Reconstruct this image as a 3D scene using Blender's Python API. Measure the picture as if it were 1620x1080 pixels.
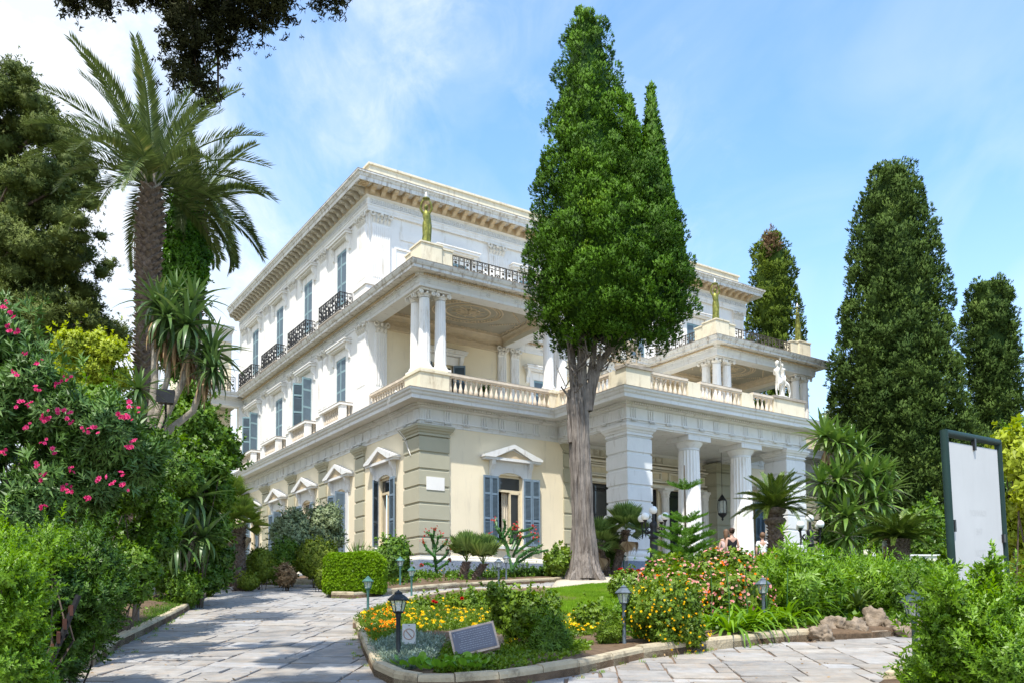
import bpy, bmesh, math, random
import numpy as np
from mathutils import Vector, Matrix
random.seed(7); RNG = np.random.default_rng(11)
for o in list(bpy.data.objects): bpy.data.objects.remove(o)
SC = bpy.context.scene; COL = SC.collection
R = math.radians; PI = math.pi
# ------------------------------------------------------------------ camera
F_PX, CY_PX, PITCH, ROLL = 1367.7, 895.64, .0580853, -.0057168
CAM = np.array([0, 0, 1.6])
cp, sp, cr, sr = math.cos(PITCH), math.sin(PITCH), math.cos(ROLL), math.sin(ROLL)
_f = np.array([0, cp, sp]); _x = np.array([1, 0, 0.]); _y = np.cross(_x, _f)
CM = np.array([cr*_x+sr*_y, -sr*_x+cr*_y, _f])
cam = bpy.data.cameras.new('camera'); co = bpy.data.objects.new('camera', cam); COL.objects.link(co)
m4 = Matrix(((CM[0][0], CM[1][0], -CM[2][0], 0), (CM[0][1], CM[1][1], -CM[2][1], 0), (CM[0][2], CM[1][2], -CM[2][2], CAM[2]), (0, 0, 0, 1)))
co.matrix_world = m4
cam.sensor_width = 36; cam.lens = F_PX/1620*36; cam.shift_y = (CY_PX-540)/1620; cam.clip_start = .1; cam.clip_end = 3000
SC.camera = co
# ------------------------------------------------------------------ light
ANG = .985284                       # angle of the palace front from the view axis
EU = np.array([math.sin(ANG), math.cos(ANG), 0]); EV = np.array([-math.cos(ANG), math.sin(ANG), 0])
ldir = .37*EU+.34*EV+np.array([0, 0, -.97]); ldir /= np.linalg.norm(ldir)   # travel direction of sunlight
SUN_EL = math.asin(-ldir[2]); SUN_AZ = math.atan2(-ldir[0], -ldir[1])
sun = bpy.data.lights.new('sun', 'SUN'); sun.energy = 4.25; sun.angle = R(.55); sun.color = (1, .955, .87)
so = bpy.data.objects.new('sun', sun); COL.objects.link(so); so.rotation_euler = Vector(ldir).to_track_quat('-Z', 'Y').to_euler(); so.location = (0, -5, 60)
W = bpy.data.worlds.new('World'); SC.world = W; W.use_nodes = True
def world_nodes():
    nt = W.node_tree; nt.nodes.clear(); N = nt.nodes.new; L = nt.links.new
    out = N('ShaderNodeOutputWorld'); bg = N('ShaderNodeBackground'); bg.inputs[1].default_value = .15
    sky = N('ShaderNodeTexSky'); sky.sky_type = 'NISHITA'; sky.sun_disc = False; sky.sun_elevation = SUN_EL; sky.sun_rotation = SUN_AZ
    sky.air_density = 1.0; sky.dust_density = .6; sky.ozone_density = 1.0; sky.altitude = 50
    tc = N('ShaderNodeTexCoord'); sx = N('ShaderNodeSeparateXYZ'); L(tc.outputs['Generated'], sx.inputs[0])
    def math_(op, a, b=None):
        n = N('ShaderNodeMath'); n.operation = op
        for i, v in enumerate((a, b)):
            if v is None: continue
            if isinstance(v, (int, float)): n.inputs[i].default_value = v
            else: L(v, n.inputs[i])
        return n.outputs[0]
    zc = math_('ADD', math_('MAXIMUM', sx.outputs[2], 0), .22)
    px = math_('DIVIDE', sx.outputs[0], zc); py = math_('DIVIDE', sx.outputs[1], zc)
    cb = N('ShaderNodeCombineXYZ'); L(px, cb.inputs[0]); L(py, cb.inputs[1])
    mp = N('ShaderNodeMapping'); mp.inputs['Scale'].default_value = (1.0, .62, 1); mp.inputs['Rotation'].default_value = (0, 0, R(38)); mp.inputs['Location'].default_value = (.35, .2, 0)
    L(cb.outputs[0], mp.inputs[0])
    n1 = N('ShaderNodeTexNoise'); n1.inputs['Scale'].default_value = 1.25; n1.inputs['Detail'].default_value = 9; n1.inputs['Roughness'].default_value = .6; n1.inputs['Distortion'].default_value = .5
    L(mp.outputs[0], n1.inputs[0])
    # broad cloud bank lies to the west (left of the view)
    side = math_('MULTIPLY', sx.outputs[0], -.62)
    val = math_('ADD', n1.outputs[0], side)
    r = N('ShaderNodeMapRange'); r.interpolation_type = 'SMOOTHSTEP'; r.inputs[1].default_value = .46; r.inputs[2].default_value = .76; r.inputs[4].default_value = .93
    L(val, r.inputs[0])
    # high thin veil everywhere near the horizon
    hz = N('ShaderNodeMapRange'); hz.interpolation_type = 'SMOOTHSTEP'; hz.inputs[1].default_value = .0; hz.inputs[2].default_value = .5; hz.inputs[3].default_value = .36; hz.inputs[4].default_value = .04
    L(sx.outputs[2], hz.inputs[0])
    n2 = N('ShaderNodeTexNoise'); n2.inputs['Scale'].default_value = 3.2; n2.inputs['Detail'].default_value = 8; n2.inputs['Distortion'].default_value = 1.1; L(mp.outputs[0], n2.inputs[0])
    wv = math_('MULTIPLY', math_('SUBTRACT', n2.outputs[0], .42), .7)
    # fine mackerel ripples where the bank thins out
    n4 = N('ShaderNodeTexNoise'); n4.inputs['Scale'].default_value = 9.; n4.inputs['Detail'].default_value = 6; n4.inputs['Roughness'].default_value = .65; n4.inputs['Distortion'].default_value = .8; L(mp.outputs[0], n4.inputs[0])
    rip = math_('MULTIPLY', math_('MAXIMUM', math_('SUBTRACT', n4.outputs[0], .45), 0), 2.6)
    edge = N('ShaderNodeMapRange'); edge.interpolation_type = 'SMOOTHSTEP'; edge.inputs[1].default_value = .42; edge.inputs[2].default_value = .62; edge.inputs[4].default_value = 1.; L(math_('ADD', val, math_('MULTIPLY', sx.outputs[0], .25)), edge.inputs[0])
    rip = math_('MULTIPLY', rip, edge.outputs[0])
    fac = math_('MAXIMUM', math_('ADD', math_('MULTIPLY', r.outputs[0], .9), math_('MULTIPLY', rip, .55)), math_('ADD', hz.outputs[0], math_('ADD', math_('MAXIMUM', wv, 0), math_('MULTIPLY', rip, .8))))
    hs = N('ShaderNodeHueSaturation'); hs.inputs['Saturation'].default_value = 1.18; hs.inputs['Value'].default_value = 1.7; hs.inputs['Hue'].default_value = .497; L(sky.outputs[0], hs.inputs['Color'])
    mx = N('ShaderNodeMix'); mx.data_type = 'RGBA'; mx.clamp_factor = True
    L(fac, mx.inputs[0]); L(hs.outputs[0], mx.inputs[6]); mx.inputs[7].default_value = (4.9, 5.25, 5.7, 1)
    L(mx.outputs[2], bg.inputs[0]); L(bg.outputs[0], out.inputs[0])
world_nodes()
SC.view_settings.view_transform = 'Standard'; SC.view_settings.look = 'None'; SC.view_settings.gamma = 1; SC.view_settings.exposure = .58
SC.cycles.max_bounces = 7; SC.cycles.diffuse_bounces = 4; SC.cycles.transparent_max_bounces = 8
# ------------------------------------------------------------------ places
def ray(x, y): return CM.T @ np.array([(x-810)/F_PX, -(y-CY_PX)/F_PX, 1.])
def ground(X, Y):
    m, k = 3.3, .25
    return m-k*np.logaddexp(0, (m-.0957*np.maximum(Y, -40))/k)
def gp(x, y):                       # the place on the ground under a point of the survey photograph
    d = ray(x, y); lo, hi = 2., 70.
    for _ in range(40):
        m = (lo+hi)/2; P = CAM+d*m/d[1]
        if P[2] > ground(P[0], P[1]): lo = m
        else: hi = m
    return np.array([P[0], P[1], float(ground(P[0], P[1]))])
def at(x, y, d): r = ray(x, y); return CAM+r*d/r[1]
def gd(x, d): P = at(x, 975, d); return np.array([P[0], P[1], float(ground(P[0], P[1]))])
M_ = lambda px, d: px*d/F_PX         # size in metres of px photograph pixels at distance d
# ------------------------------------------------------------------ materials
MATS = {}
def nodes(name):
    m = bpy.data.materials.new(name); m.use_nodes = True; nt = m.node_tree; b = nt.nodes['Principled BSDF']; MATS[name] = m
    return m, nt, b
def col4(c): return (c[0], c[1], c[2], 1)
def mat(name, c, rough=.7, var=.12, scale=2.5, bump=0., bscale=30, spec=.3, metal=0, stain=None, sscale=(1.2, 1.2, .25), samt=.5, sthr=.5, rndobj=0., c2=None, bst=None, bd=.03):
    m, nt, b = nodes(name); N = nt.nodes.new; L = nt.links.new
    geo = N('ShaderNodeNewGeometry'); n = N('ShaderNodeTexNoise'); n.inputs['Scale'].default_value = scale; n.inputs['Detail'].default_value = 6; n.inputs['Roughness'].default_value = .65
    L(geo.outputs['Position'], n.inputs[0])
    mr = N('ShaderNodeMapRange'); mr.inputs[1].default_value = .3; mr.inputs[2].default_value = .7; L(n.outputs[0], mr.inputs[0])
    mx = N('ShaderNodeMix'); mx.data_type = 'RGBA'; L(mr.outputs[0], mx.inputs[0])
    c2 = c2 or tuple(min(1, v*(1+var)) for v in c)
    mx.inputs[6].default_value = col4([v*(1-var) for v in c]); mx.inputs[7].default_value = col4(c2); o = mx.outputs[2]
    if rndobj:
        oi = N('ShaderNodeObjectInfo'); hs = N('ShaderNodeHueSaturation'); r2 = N('ShaderNodeMapRange'); r2.inputs[3].default_value = 1-rndobj; r2.inputs[4].default_value = 1+rndobj
        L(oi.outputs['Random'], r2.inputs[0]); L(r2.outputs[0], hs.inputs['Value']); L(o, hs.inputs['Color'])
        r3 = N('ShaderNodeMapRange'); r3.inputs[3].default_value = .4; r3.inputs[4].default_value = 1.5; wn = N('ShaderNodeMath'); wn.operation = 'FRACT'; mu = N('ShaderNodeMath'); mu.operation = 'MULTIPLY'; mu.inputs[1].default_value = 7.31
        L(oi.outputs['Random'], mu.inputs[0]); L(mu.outputs[0], wn.inputs[0]); L(wn.outputs[0], r3.inputs[0]); L(r3.outputs[0], hs.inputs['Saturation']); o = hs.outputs[0]
    if stain:
        mp = N('ShaderNodeMapping'); mp.inputs['Scale'].default_value = sscale; L(geo.outputs['Position'], mp.inputs[0])
        n2 = N('ShaderNodeTexNoise'); n2.inputs['Scale'].default_value = 2.2; n2.inputs['Detail'].default_value = 9; n2.inputs['Roughness'].default_value = .72; L(mp.outputs[0], n2.inputs[0])
        r4 = N('ShaderNodeMapRange'); r4.interpolation_type = 'SMOOTHSTEP'; r4.inputs[1].default_value = sthr; r4.inputs[2].default_value = sthr+.22; r4.inputs[4].default_value = samt; L(n2.outputs[0], r4.inputs[0])
        m2 = N('ShaderNodeMix'); m2.data_type = 'RGBA'; L(r4.outputs[0], m2.inputs[0]); L(o, m2.inputs[6]); m2.inputs[7].default_value = col4(stain); o = m2.outputs[2]
    L(o, b.inputs['Base Color'])
    b.inputs['Roughness'].default_value = rough; b.inputs['Metallic'].default_value = metal; b.inputs['Specular IOR Level'].default_value = spec
    if bump:
        n3 = N('ShaderNodeTexNoise'); n3.inputs['Scale'].default_value = bscale; n3.inputs['Detail'].default_value = 5; L(geo.outputs['Position'], n3.inputs[0])
        bp = N('ShaderNodeBump'); bp.inputs['Strength'].default_value = bump; bp.inputs['Distance'].default_value = bd
        if bst: mb_ = N('ShaderNodeMapping'); mb_.inputs['Scale'].default_value = bst; L(geo.outputs['Position'], mb_.inputs[0]); L(mb_.outputs[0], n3.inputs[0])
        L(n3.outputs[0], bp.inputs['Height']); L(bp.outputs[0], b.inputs['Normal'])
    return m
def leafmat(name, ca, cb, cc=None, trans=.25, rough=.45, spec=.35, nscale=.8):
    """leaf colours ca..cb spread over single leaves (attribute rnd) and over patches of the plant"""
    m, nt, b = nodes(name); N = nt.nodes.new; L = nt.links.new
    at_ = N('ShaderNodeAttribute'); at_.attribute_name = 'rnd'; geo = N('ShaderNodeNewGeometry')
    n = N('ShaderNodeTexNoise'); n.inputs['Scale'].default_value = nscale; n.inputs['Detail'].default_value = 3; L(geo.outputs['Position'], n.inputs[0])
    ad = N('ShaderNodeMath'); ad.operation = 'MULTIPLY_ADD'; ad.inputs[1].default_value = .9; L(n.outputs[0], ad.inputs[0])
    sb = N('ShaderNodeMath'); sb.operation = 'MULTIPLY'; sb.inputs[1].default_value = .62; L(at_.outputs['Fac'], sb.inputs[0]); L(sb.outputs[0], ad.inputs[2])
    su = N('ShaderNodeMath'); su.operation = 'SUBTRACT'; su.inputs[1].default_value = .26; L(ad.outputs[0], su.inputs[0])
    rp = N('ShaderNodeValToRGB'); rp.color_ramp.elements[0].position = .1; rp.color_ramp.elements[0].color = col4(ca); rp.color_ramp.elements[1].position = .8; rp.color_ramp.elements[1].color = col4(cb)
    if cc: e = rp.color_ramp.elements.new(1.); e.color = col4(cc)
    L(su.outputs[0], rp.inputs[0]); L(rp.outputs[0], b.inputs['Base Color']); b.inputs['Roughness'].default_value = rough; b.inputs['Specular IOR Level'].default_value = spec
    tr = N('ShaderNodeBsdfTranslucent'); hs = N('ShaderNodeHueSaturation'); hs.inputs['Value'].default_value = 1.5; hs.inputs['Saturation'].default_value = 1.1; L(rp.outputs[0], hs.inputs['Color']); L(hs.outputs[0], tr.inputs[0])
    ms = N('ShaderNodeMixShader'); ms.inputs[0].default_value = trans; L(b.outputs[0], ms.inputs[1]); L(tr.outputs[0], ms.inputs[2]); L(ms.outputs[0], nt.nodes['Material Output'].inputs[0])
    return m
GR = (.42, .36, .27)
white = mat('white_paint', (.82, .80, .765), .6, .05, .8, .12, 40, stain=(.50, .43, .33), samt=.7, sthr=.515)
white2 = mat('bluish_white_paint', (.715, .715, .705), .6, .06, 1.1, .12, 40, stain=(.30, .265, .215), samt=.66, sthr=.53, sscale=(1.9, 1.9, .35))
white3 = mat('streaked_white_paint', (.70, .69, .66), .7, .08, 1.3, .2, 40, stain=(.25, .185, .12), samt=.85, sthr=.465, sscale=(2.4, 2.4, .5))
cream = mat('cream_plaster', (.81, .71, .525), .75, .05, .5, .2, 60, stain=(.58, .50, .38), samt=.5, sthr=.53, sscale=(1.4, 1.4, .2))
cream2 = mat('weathered_cream_plaster', (.72, .65, .49), .8, .07, 2., .2, 40, stain=(.34, .25, .15), samt=.65, sthr=.5, sscale=(2, 2, .5))
orn = mat('ornament_white', (.76, .73, .67), .7, .08, 4, .3, 30, stain=(.34, .27, .19), samt=.75, sthr=.5, sscale=(5, 5, 5))
pale = mat('pale_plaster', (.76, .72, .62), .75, .06, 1.2, .15, 40, stain=(.48, .40, .29), samt=.45, sthr=.56)
olive = mat('olive_plaster', (.41, .39, .29), .75, .05, 1.2, .15, 40, stain=(.3, .28, .2), samt=.3, sthr=.58)
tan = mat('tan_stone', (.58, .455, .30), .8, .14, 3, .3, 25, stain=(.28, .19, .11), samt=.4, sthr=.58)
capstone = mat('lichened_capping', (.34, .30, .25), .9, .3, 5, .3, 30)
balust = mat('stained_balustrade', (.64, .55, .44), .8, .14, 3, .25, 30, stain=(.22, .16, .11), samt=.6, sthr=.58)
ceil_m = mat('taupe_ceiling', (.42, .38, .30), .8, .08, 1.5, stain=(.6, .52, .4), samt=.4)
ceil_o = mat('ceiling_ornament', (.66, .55, .40), .8, .1, 3)
plinth_m = mat('blue_grey_rough_plinth', (.22, .26, .33), .9, .25, 14, .9, 22)
shut = mat('blue_grey_shutter_paint', (.16, .225, .29), .55, .12, 4, .1, 50)
shut2 = mat('teal_shutter_paint', (.22, .33, .36), .55, .12, 4, .1, 50)
slat_m = mat('shutter_slat_paint', (.105, .15, .19), .6, .12, 4)
wood_c = mat('cream_window_wood', (.68, .58, .40), .6, .08, 5)
curt = mat('pale_curtain', (.62, .55, .44), .9, .1, 6)
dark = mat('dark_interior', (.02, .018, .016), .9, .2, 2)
irn = mat('black_iron', (.022, .022, .024), .45, .3, 9, metal=.3, spec=.4)
irng = mat('rusted_grey_iron', (.075, .065, .05), .7, .4, 9)
bronze = mat('green_bronze', (.15, .17, .035), .5, .5, 6, .2, 20, metal=.55, c2=(.30, .30, .07))
marble = mat('weathered_marble', (.68, .65, .59), .7, .14, 5, .3, 25, stain=(.3, .25, .2), samt=.5, sthr=.56)
marble_d = mat('stained_marble', (.40, .34, .26), .8, .3, 7, .3, 25)
gl, gnt, gb = nodes('window_glass'); gb.inputs['Base Color'].default_value = (.03, .035, .035, 1); gb.inputs['Roughness'].default_value = .04; gb.inputs['Specular IOR Level'].default_value = .8
_n = gnt.nodes.new('ShaderNodeTexNoise'); _n.inputs['Scale'].default_value = 1.5; _b = gnt.nodes.new('ShaderNodeBump'); _b.inputs['Strength'].default_value = .06; gnt.links.new(_n.outputs[0], _b.inputs['Height']); gnt.links.new(_b.outputs[0], gb.inputs['Normal'])
lg, lnt, lb = nodes('lantern_glass'); lb.inputs['Base Color'].default_value = (.8, .85, .8, 1); lb.inputs['Roughness'].default_value = .1; lb.inputs['Alpha'].default_value = .35
_n = lnt.nodes.new('ShaderNodeTexNoise'); _n.inputs['Scale'].default_value = 9; _r = lnt.nodes.new('ShaderNodeMapRange'); _r.inputs[3].default_value = .25; _r.inputs[4].default_value = .5; lnt.links.new(_n.outputs[0], _r.inputs[0]); lnt.links.new(_r.outputs[0], lb.inputs['Alpha'])
globe = mat('opal_globe', (.86, .86, .83), .25, .02, 3, spec=.5)
slate = mat('grey_paving_slab', (.285, .268, .245), .8, .24, 3.5, .6, 12, stain=(.37, .29, .215), samt=.6, sthr=.47, sscale=(2, 2, 2), rndobj=.2)
joint = mat('sandy_joint', (.19, .13, .09), .95, .2, 4, .5, 30)
kerb_m = mat('cream_kerb', (.44, .37, .25), .85, .2, 2.5, .5, 25, stain=(.11, .085, .055), samt=.8, sthr=.49, sscale=(1.5, 1.5, 1.5))
soil = mat('brown_soil', (.13, .085, .05), .95, .35, 6, .8, 18)
lawnbase = mat('lawn_soil', (.06, .10, .02), .95, .2, 4, .3)
terr = mat('far_ground', (.13, .13, .06), .95, .3, .6, .3)
rock_m = mat('pitted_rock', (.25, .195, .14), .95, .4, 7, 1., 14, stain=(.06, .05, .04), samt=.75, sthr=.47, sscale=(2, 2, 2))
bark_c = mat('grey_cypress_bark', (.22, .19, .165), .9, .35, 2, 1., 5, stain=(.05, .036, .028), samt=.9, sthr=.46, sscale=(6, 6, .45), bst=(3, 3, .3), bd=.12)
bark_d = mat('dark_bark', (.10, .075, .055), .9, .4, 4, .8, 12)
bark_y = mat('pale_yucca_bark', (.30, .26, .21), .9, .3, 5, .8, 14)
bark_p = mat('palm_boss', (.10, .065, .045), .85, .5, 9, .6, 20, c2=(.26, .20, .16))
lampg = mat('verdigris_lamp_metal', (.07, .16, .14), .5, .3, 12, metal=.2)
lampd = mat('dark_green_lamp_metal', (.035, .06, .062), .5, .3, 12, metal=.2)
lampb = mat('blue_grey_lamp_metal', (.10, .125, .15), .5, .3, 12, metal=.2)
lampk = mat('black_lamp_metal', (.018, .024, .028), .45, .3, 12, metal=.2)
postw = mat('weathered_post_wood', (.17, .14, .12), .9, .3, 8, .5, 25)
benchw = mat('brown_varnished_wood', (.075, .028, .018), .5, .3, 6)
signg = mat('dark_green_paint', (.010, .032, .028), .6, .2, 4, stain=(.2, .36, .33), samt=.4, sthr=.8, sscale=(8, 8, 2))
signw = mat('white_sign_sheet', (.56, .56, .545), .7, .05, 1.5, stain=(.5, .5, .48), samt=.35, sscale=(6, 6, .4))
signw2 = mat('faded_letters', (.535, .535, .52), .7, .03, 3)
platem = mat('slate_plate', (.13, .135, .165), .5, .1, 6, .2)
plateb = mat('pinkish_stone_frame', (.50, .39, .31), .85, .25, 9, .5)
faint = mat('engraved_line', (.40, .41, .45), .7, .1, 9)
redring = mat('faded_red_ring', (.40, .25, .20), .7, .1, 9)
# leaves
L_cyp = leafmat('cypress_scale_green', (0.014, 0.05, 0.003), (0.1, 0.22, 0.008), (0.24, 0.37, 0.022), .12, .6, .2, .55)
L_cyp2 = leafmat('distant_cypress_green', (0.022, 0.052, 0.01), (0.095, 0.155, 0.028), (0.18, 0.23, 0.05), .1, .7, .15, .4)
L_cyp3 = leafmat('yellowish_cypress_green', (0.03, 0.06, 0.006), (0.13, 0.19, 0.016), (0.22, 0.25, 0.03), .12, .7, .15, .5)
L_con = leafmat('conifer_olive_green', (0.045, 0.07, 0.016), (0.165, 0.205, 0.045), (0.28, 0.3, 0.09), .1, .65, .2, 1.2)
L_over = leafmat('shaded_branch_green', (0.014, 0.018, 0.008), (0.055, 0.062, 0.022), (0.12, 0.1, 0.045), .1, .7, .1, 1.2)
L_brown = leafmat('dead_brown_needles', (.11, .065, .035), (.24, .16, .09), None, .1, .8, .1)
L_palm = leafmat('date_palm_green', (0.04, 0.07, 0.018), (0.15, 0.2, 0.06), (0.4, 0.36, 0.13), .15, .4, .4, .9)
L_yuc = leafmat('yucca_green', (0.05, 0.12, 0.02), (0.2, 0.31, 0.06), (0.45, 0.47, 0.16), .15, .35, .45, 1.5)
L_dead = leafmat('dry_palm_leaf', (.20, .12, .06), (.42, .30, .17), None, .1, .8, .1)
L_ole = leafmat('oleander_green', (0.035, 0.085, 0.018), (0.13, 0.24, 0.05), (0.27, 0.37, 0.08), .15, .45, .35, 2)
L_ivy = leafmat('ivy_green', (.03, .10, .006), (.12, .28, .012), (.22, .36, .03), .3, .45, .35, 2)
L_mid = leafmat('hedge_green', (0.03, 0.085, 0.008), (0.15, 0.27, 0.018), (0.3, 0.42, 0.03), .25, .45, .35, 1.5)
L_dk = leafmat('deep_green', (0.026, 0.068, 0.01), (0.11, 0.215, 0.02), (0.22, 0.34, 0.035), .2, .42, .35, 2)
L_br = leafmat('fresh_green', (0.06, 0.15, 0.008), (0.22, 0.38, 0.02), (0.42, 0.54, 0.05), .3, .42, .4, 2.5)
L_lime = leafmat('lime_box_green', (0.08, 0.18, 0.004), (0.26, 0.42, 0.012), (0.42, 0.54, 0.03), .3, .45, .35, 2.5)
L_yel = leafmat('yellow_green', (0.22, 0.28, 0.02), (0.48, 0.55, 0.05), (0.62, 0.66, 0.1), .3, .5, .3, 1.2)
L_oli = leafmat('grey_olive_green', (0.1, 0.14, 0.06), (0.3, 0.36, 0.18), (0.44, 0.48, 0.28), .2, .5, .35, 1.5)
L_silv = leafmat('silver_green', (.12, .17, .12), (.32, .40, .31), None, .2, .6, .25, 3)
L_trim = leafmat('sun_bronzed_box_green', (0.07, 0.12, 0.01), (0.24, 0.3, 0.022), (0.4, 0.4, 0.05), .2, .5, .3, 2)
L_fan = leafmat('fan_palm_green', (0.07, 0.13, 0.025), (0.24, 0.34, 0.09), (0.44, 0.44, 0.12), .2, .45, .35, 2)
L_wind = leafmat('windmill_palm_green', (.14, .20, .03), (.34, .42, .08), (.58, .54, .14), .35, .45, .3, 2)
L_yucd = leafmat('dark_yucca_green', (.03, .07, .02), (.12, .20, .05), (.34, .36, .14), .15, .35, .45, 1.5)
L_cyc = leafmat('cycad_green', (0.03, 0.07, 0.01), (0.15, 0.21, 0.035), (0.3, 0.32, 0.06), .12, .35, .45, 2)
L_cac = leafmat('succulent_green', (.03, .10, .02), (.10, .24, .05), None, .05, .4, .4, 3)
L_ros = leafmat('rose_leaf_green', (0.055, 0.115, 0.008), (0.19, 0.29, 0.02), (0.35, 0.42, 0.035), .25, .45, .35, 2)
L_lawn = leafmat('lawn_grass', (.10, .20, .01), (.24, .40, .02), (.34, .46, .05), .3, .6, .2, .9)
def flower(name, a, b): return leafmat(name, a, b, None, .3, .7, .1, 3)
K_pink = flower('magenta_petal', (.42, .02, .10), (.75, .10, .27)); K_red = flower('red_petal', (.35, .005, .01), (.65, .02, .03))
K_yel = flower('yellow_petal', (.80, .48, .01), (.95, .75, .03)); K_ora = flower('orange_petal', (.85, .22, .01), (.95, .42, .02))
K_lan = flower('lantana_pink_petal', (.78, .34, .38), (.92, .62, .52)); K_wh = flower('white_petal', (.8, .8, .74), (.9, .9, .85)); K_rust = flower('rusty_red_petal', (.45, .06, .05), (.7, .16, .14))
# ------------------------------------------------------------------ mesh helpers
def rotz(a): c, s = math.cos(a), math.sin(a); return np.array([[c, -s, 0], [s, c, 0], [0, 0, 1.]])
class MB:
    def __init__(s): s.v = []; s.f = []
    def add(s, vs, fs):
        b = len(s.v); s.v += [tuple(map(float, q)) for q in vs]; s.f += [tuple(i+b for i in f) for f in fs]; return s
    def box(s, x0, x1, y0, y1, z0, z1):
        return s.add([(x0, y0, z0), (x1, y0, z0), (x1, y1, z0), (x0, y1, z0), (x0, y0, z1), (x1, y0, z1), (x1, y1, z1), (x0, y1, z1)],
                     [(0, 3, 2, 1), (4, 5, 6, 7), (0, 1, 5, 4), (1, 2, 6, 5), (2, 3, 7, 6), (3, 0, 4, 7)])
    def prism(s, poly, a, b, axis=1):
        """closed polygon in the two other axes, extruded along axis from a to b"""
        n = len(poly); V = []
        for t in (a, b):
            for p in poly:
                q = list(p); q.insert(axis, t); V.append(q)
        return s.add(V, [tuple(range(n)), tuple(range(2*n-1, n-1, -1))]+[(i, i+n, (i+1) % n+n, (i+1) % n) for i in range(n)])
    def lathe(s, prof, c=(0, 0, 0), n=12, flute=0, depth=.05, cap=True, ang=0):
        V = []; 
        for r, z in prof:
            for i in range(n):
                a = 2*PI*i/n+ang; rr = r*(1-(depth if (flute and i % 2) else 0)); V.append((c[0]+rr*math.cos(a), c[1]+rr*math.sin(a), c[2]+z))
        F = []
        for k in range(len(prof)-1):
            for i in range(n): j = (i+1) % n; F.append((k*n+i, k*n+j, (k+1)*n+j, (k+1)*n+i))
        if cap: F += [tuple(range(n-1, -1, -1)), tuple(range((len(prof)-1)*n, len(prof)*n))]
        return s.add(V, F)
    def tube(s, pts, rad, n=8, cap=True):
        pts = [np.array(p, float) for p in pts]; m = len(pts)
        rad = [rad]*m if isinstance(rad, (int, float)) else rad
        V = []; ref = np.array([.31, .17, .93])
        for i, p in enumerate(pts):
            d = pts[min(i+1, m-1)]-pts[max(i-1, 0)]; d /= (np.linalg.norm(d)+1e-9)
            a = np.cross(d, ref); 
            if np.linalg.norm(a) < .1: a = np.cross(d, np.array([1., 0, 0]))
            a /= np.linalg.norm(a); b = np.cross(d, a)
            for k in range(n): t = 2*PI*k/n; V.append(p+rad[i]*(math.cos(t)*a+math.sin(t)*b))
        F = [(k*n+i, k*n+(i+1) % n, (k+1)*n+(i+1) % n, (k+1)*n+i) for k in range(m-1) for i in range(n)]
        if cap: F += [tuple(range(n-1, -1, -1)), tuple(range((m-1)*n, m*n))]
        return s.add(V, F)
    def ball(s, c, r, n=10, m=7, sc=(1, 1, 1)):
        prof = [(max(.001, math.sin(PI*i/m))*1.0, -math.cos(PI*i/m)) for i in range(m+1)]
        t = MB().lathe(prof, n=n, cap=False); b = len(s.v)
        return s.add([(c[0]+r*sc[0]*x, c[1]+r*sc[1]*y, c[2]+r*sc[2]*z) for x, y, z in t.v], t.f)
    def ring(s, c, R0, r, n=20, axis='z', m=5):
        V = []; 
        for i in range(n):
            a = 2*PI*i/n
            for k in range(m):
                b = 2*PI*k/m; q = ((R0+r*math.cos(b))*math.cos(a), (R0+r*math.cos(b))*math.sin(a), r*math.sin(b))
                q = {'z': q, 'y': (q[0], q[2], q[1]), 'x': (q[2], q[0], q[1])}[axis]; V.append((c[0]+q[0], c[1]+q[1], c[2]+q[2]))
        return s.add(V, [(i*m+k, ((i+1) % n)*m+k, ((i+1) % n)*m+(k+1) % m, i*m+(k+1) % m) for i in range(n) for k in range(m)])
    def sweep(s, path, prof, closed=False, caps=True):
        """moulding: profile (offset outward, z) carried along a plan path with mitred corners; outward is to the right"""
        P = [np.array(p, float) for p in path]; n = len(P); nrm = []
        for i in range(n if closed else n-1):
            d = P[(i+1) % n]-P[i]; d /= np.linalg.norm(d); nrm.append(np.array([d[1], -d[0]]))
        V = []; m = len(prof)
        for i in range(n):
            if closed: a, b = nrm[i-1], nrm[i]
            else: a, b = nrm[max(i-1, 0)], nrm[min(i, n-2)]
            mt = (a+b)/(1+a@b)
            for o, z in prof: q = P[i]+mt*o; V.append((q[0], q[1], z))
        F = [(i*m+k, i*m+k+1, ((i+1) % n)*m+k+1, ((i+1) % n)*m+k) for i in range(n if closed else n-1) for k in range(m-1)]
        if not closed and caps: F += [tuple(range(m)), tuple(range((n-1)*m, n*m))[::-1]]
        return s.add(V, F)
    def xf(s, Rm=None, t=(0, 0, 0), sc=1):
        A = np.array(s.v)*sc
        if Rm is not None: A = A@np.array(Rm).T
        A = A+np.array(t); s.v = [tuple(q) for q in A]; return s
    def join(s, o): return s.add(o.v, o.f)
    def mesh(s, name, m, smooth=False):
        me = bpy.data.meshes.new(name); me.from_pydata(s.v, [], s.f); me.materials.append(m)
        bm = bmesh.new(); bm.from_mesh(me); bmesh.ops.recalc_face_normals(bm, faces=bm.faces); bm.to_mesh(me); bm.free()
        if smooth: me.shade_smooth() if smooth == 1 else me.shade_auto(smooth)
        return me
def _auto(me, ang):
    me.shade_smooth(); me.set_sharp_from_angle(angle=ang)
def obj(name, me, parent=None, loc=(0, 0, 0), rot=(0, 0, 0), scale=(1, 1, 1), kind=None):
    o = bpy.data.objects.new(name, me); COL.objects.link(o); o.location = loc; o.rotation_euler = rot; o.scale = scale
    if parent: o.parent = parent
    if kind: o['kind'] = kind
    return o
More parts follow.
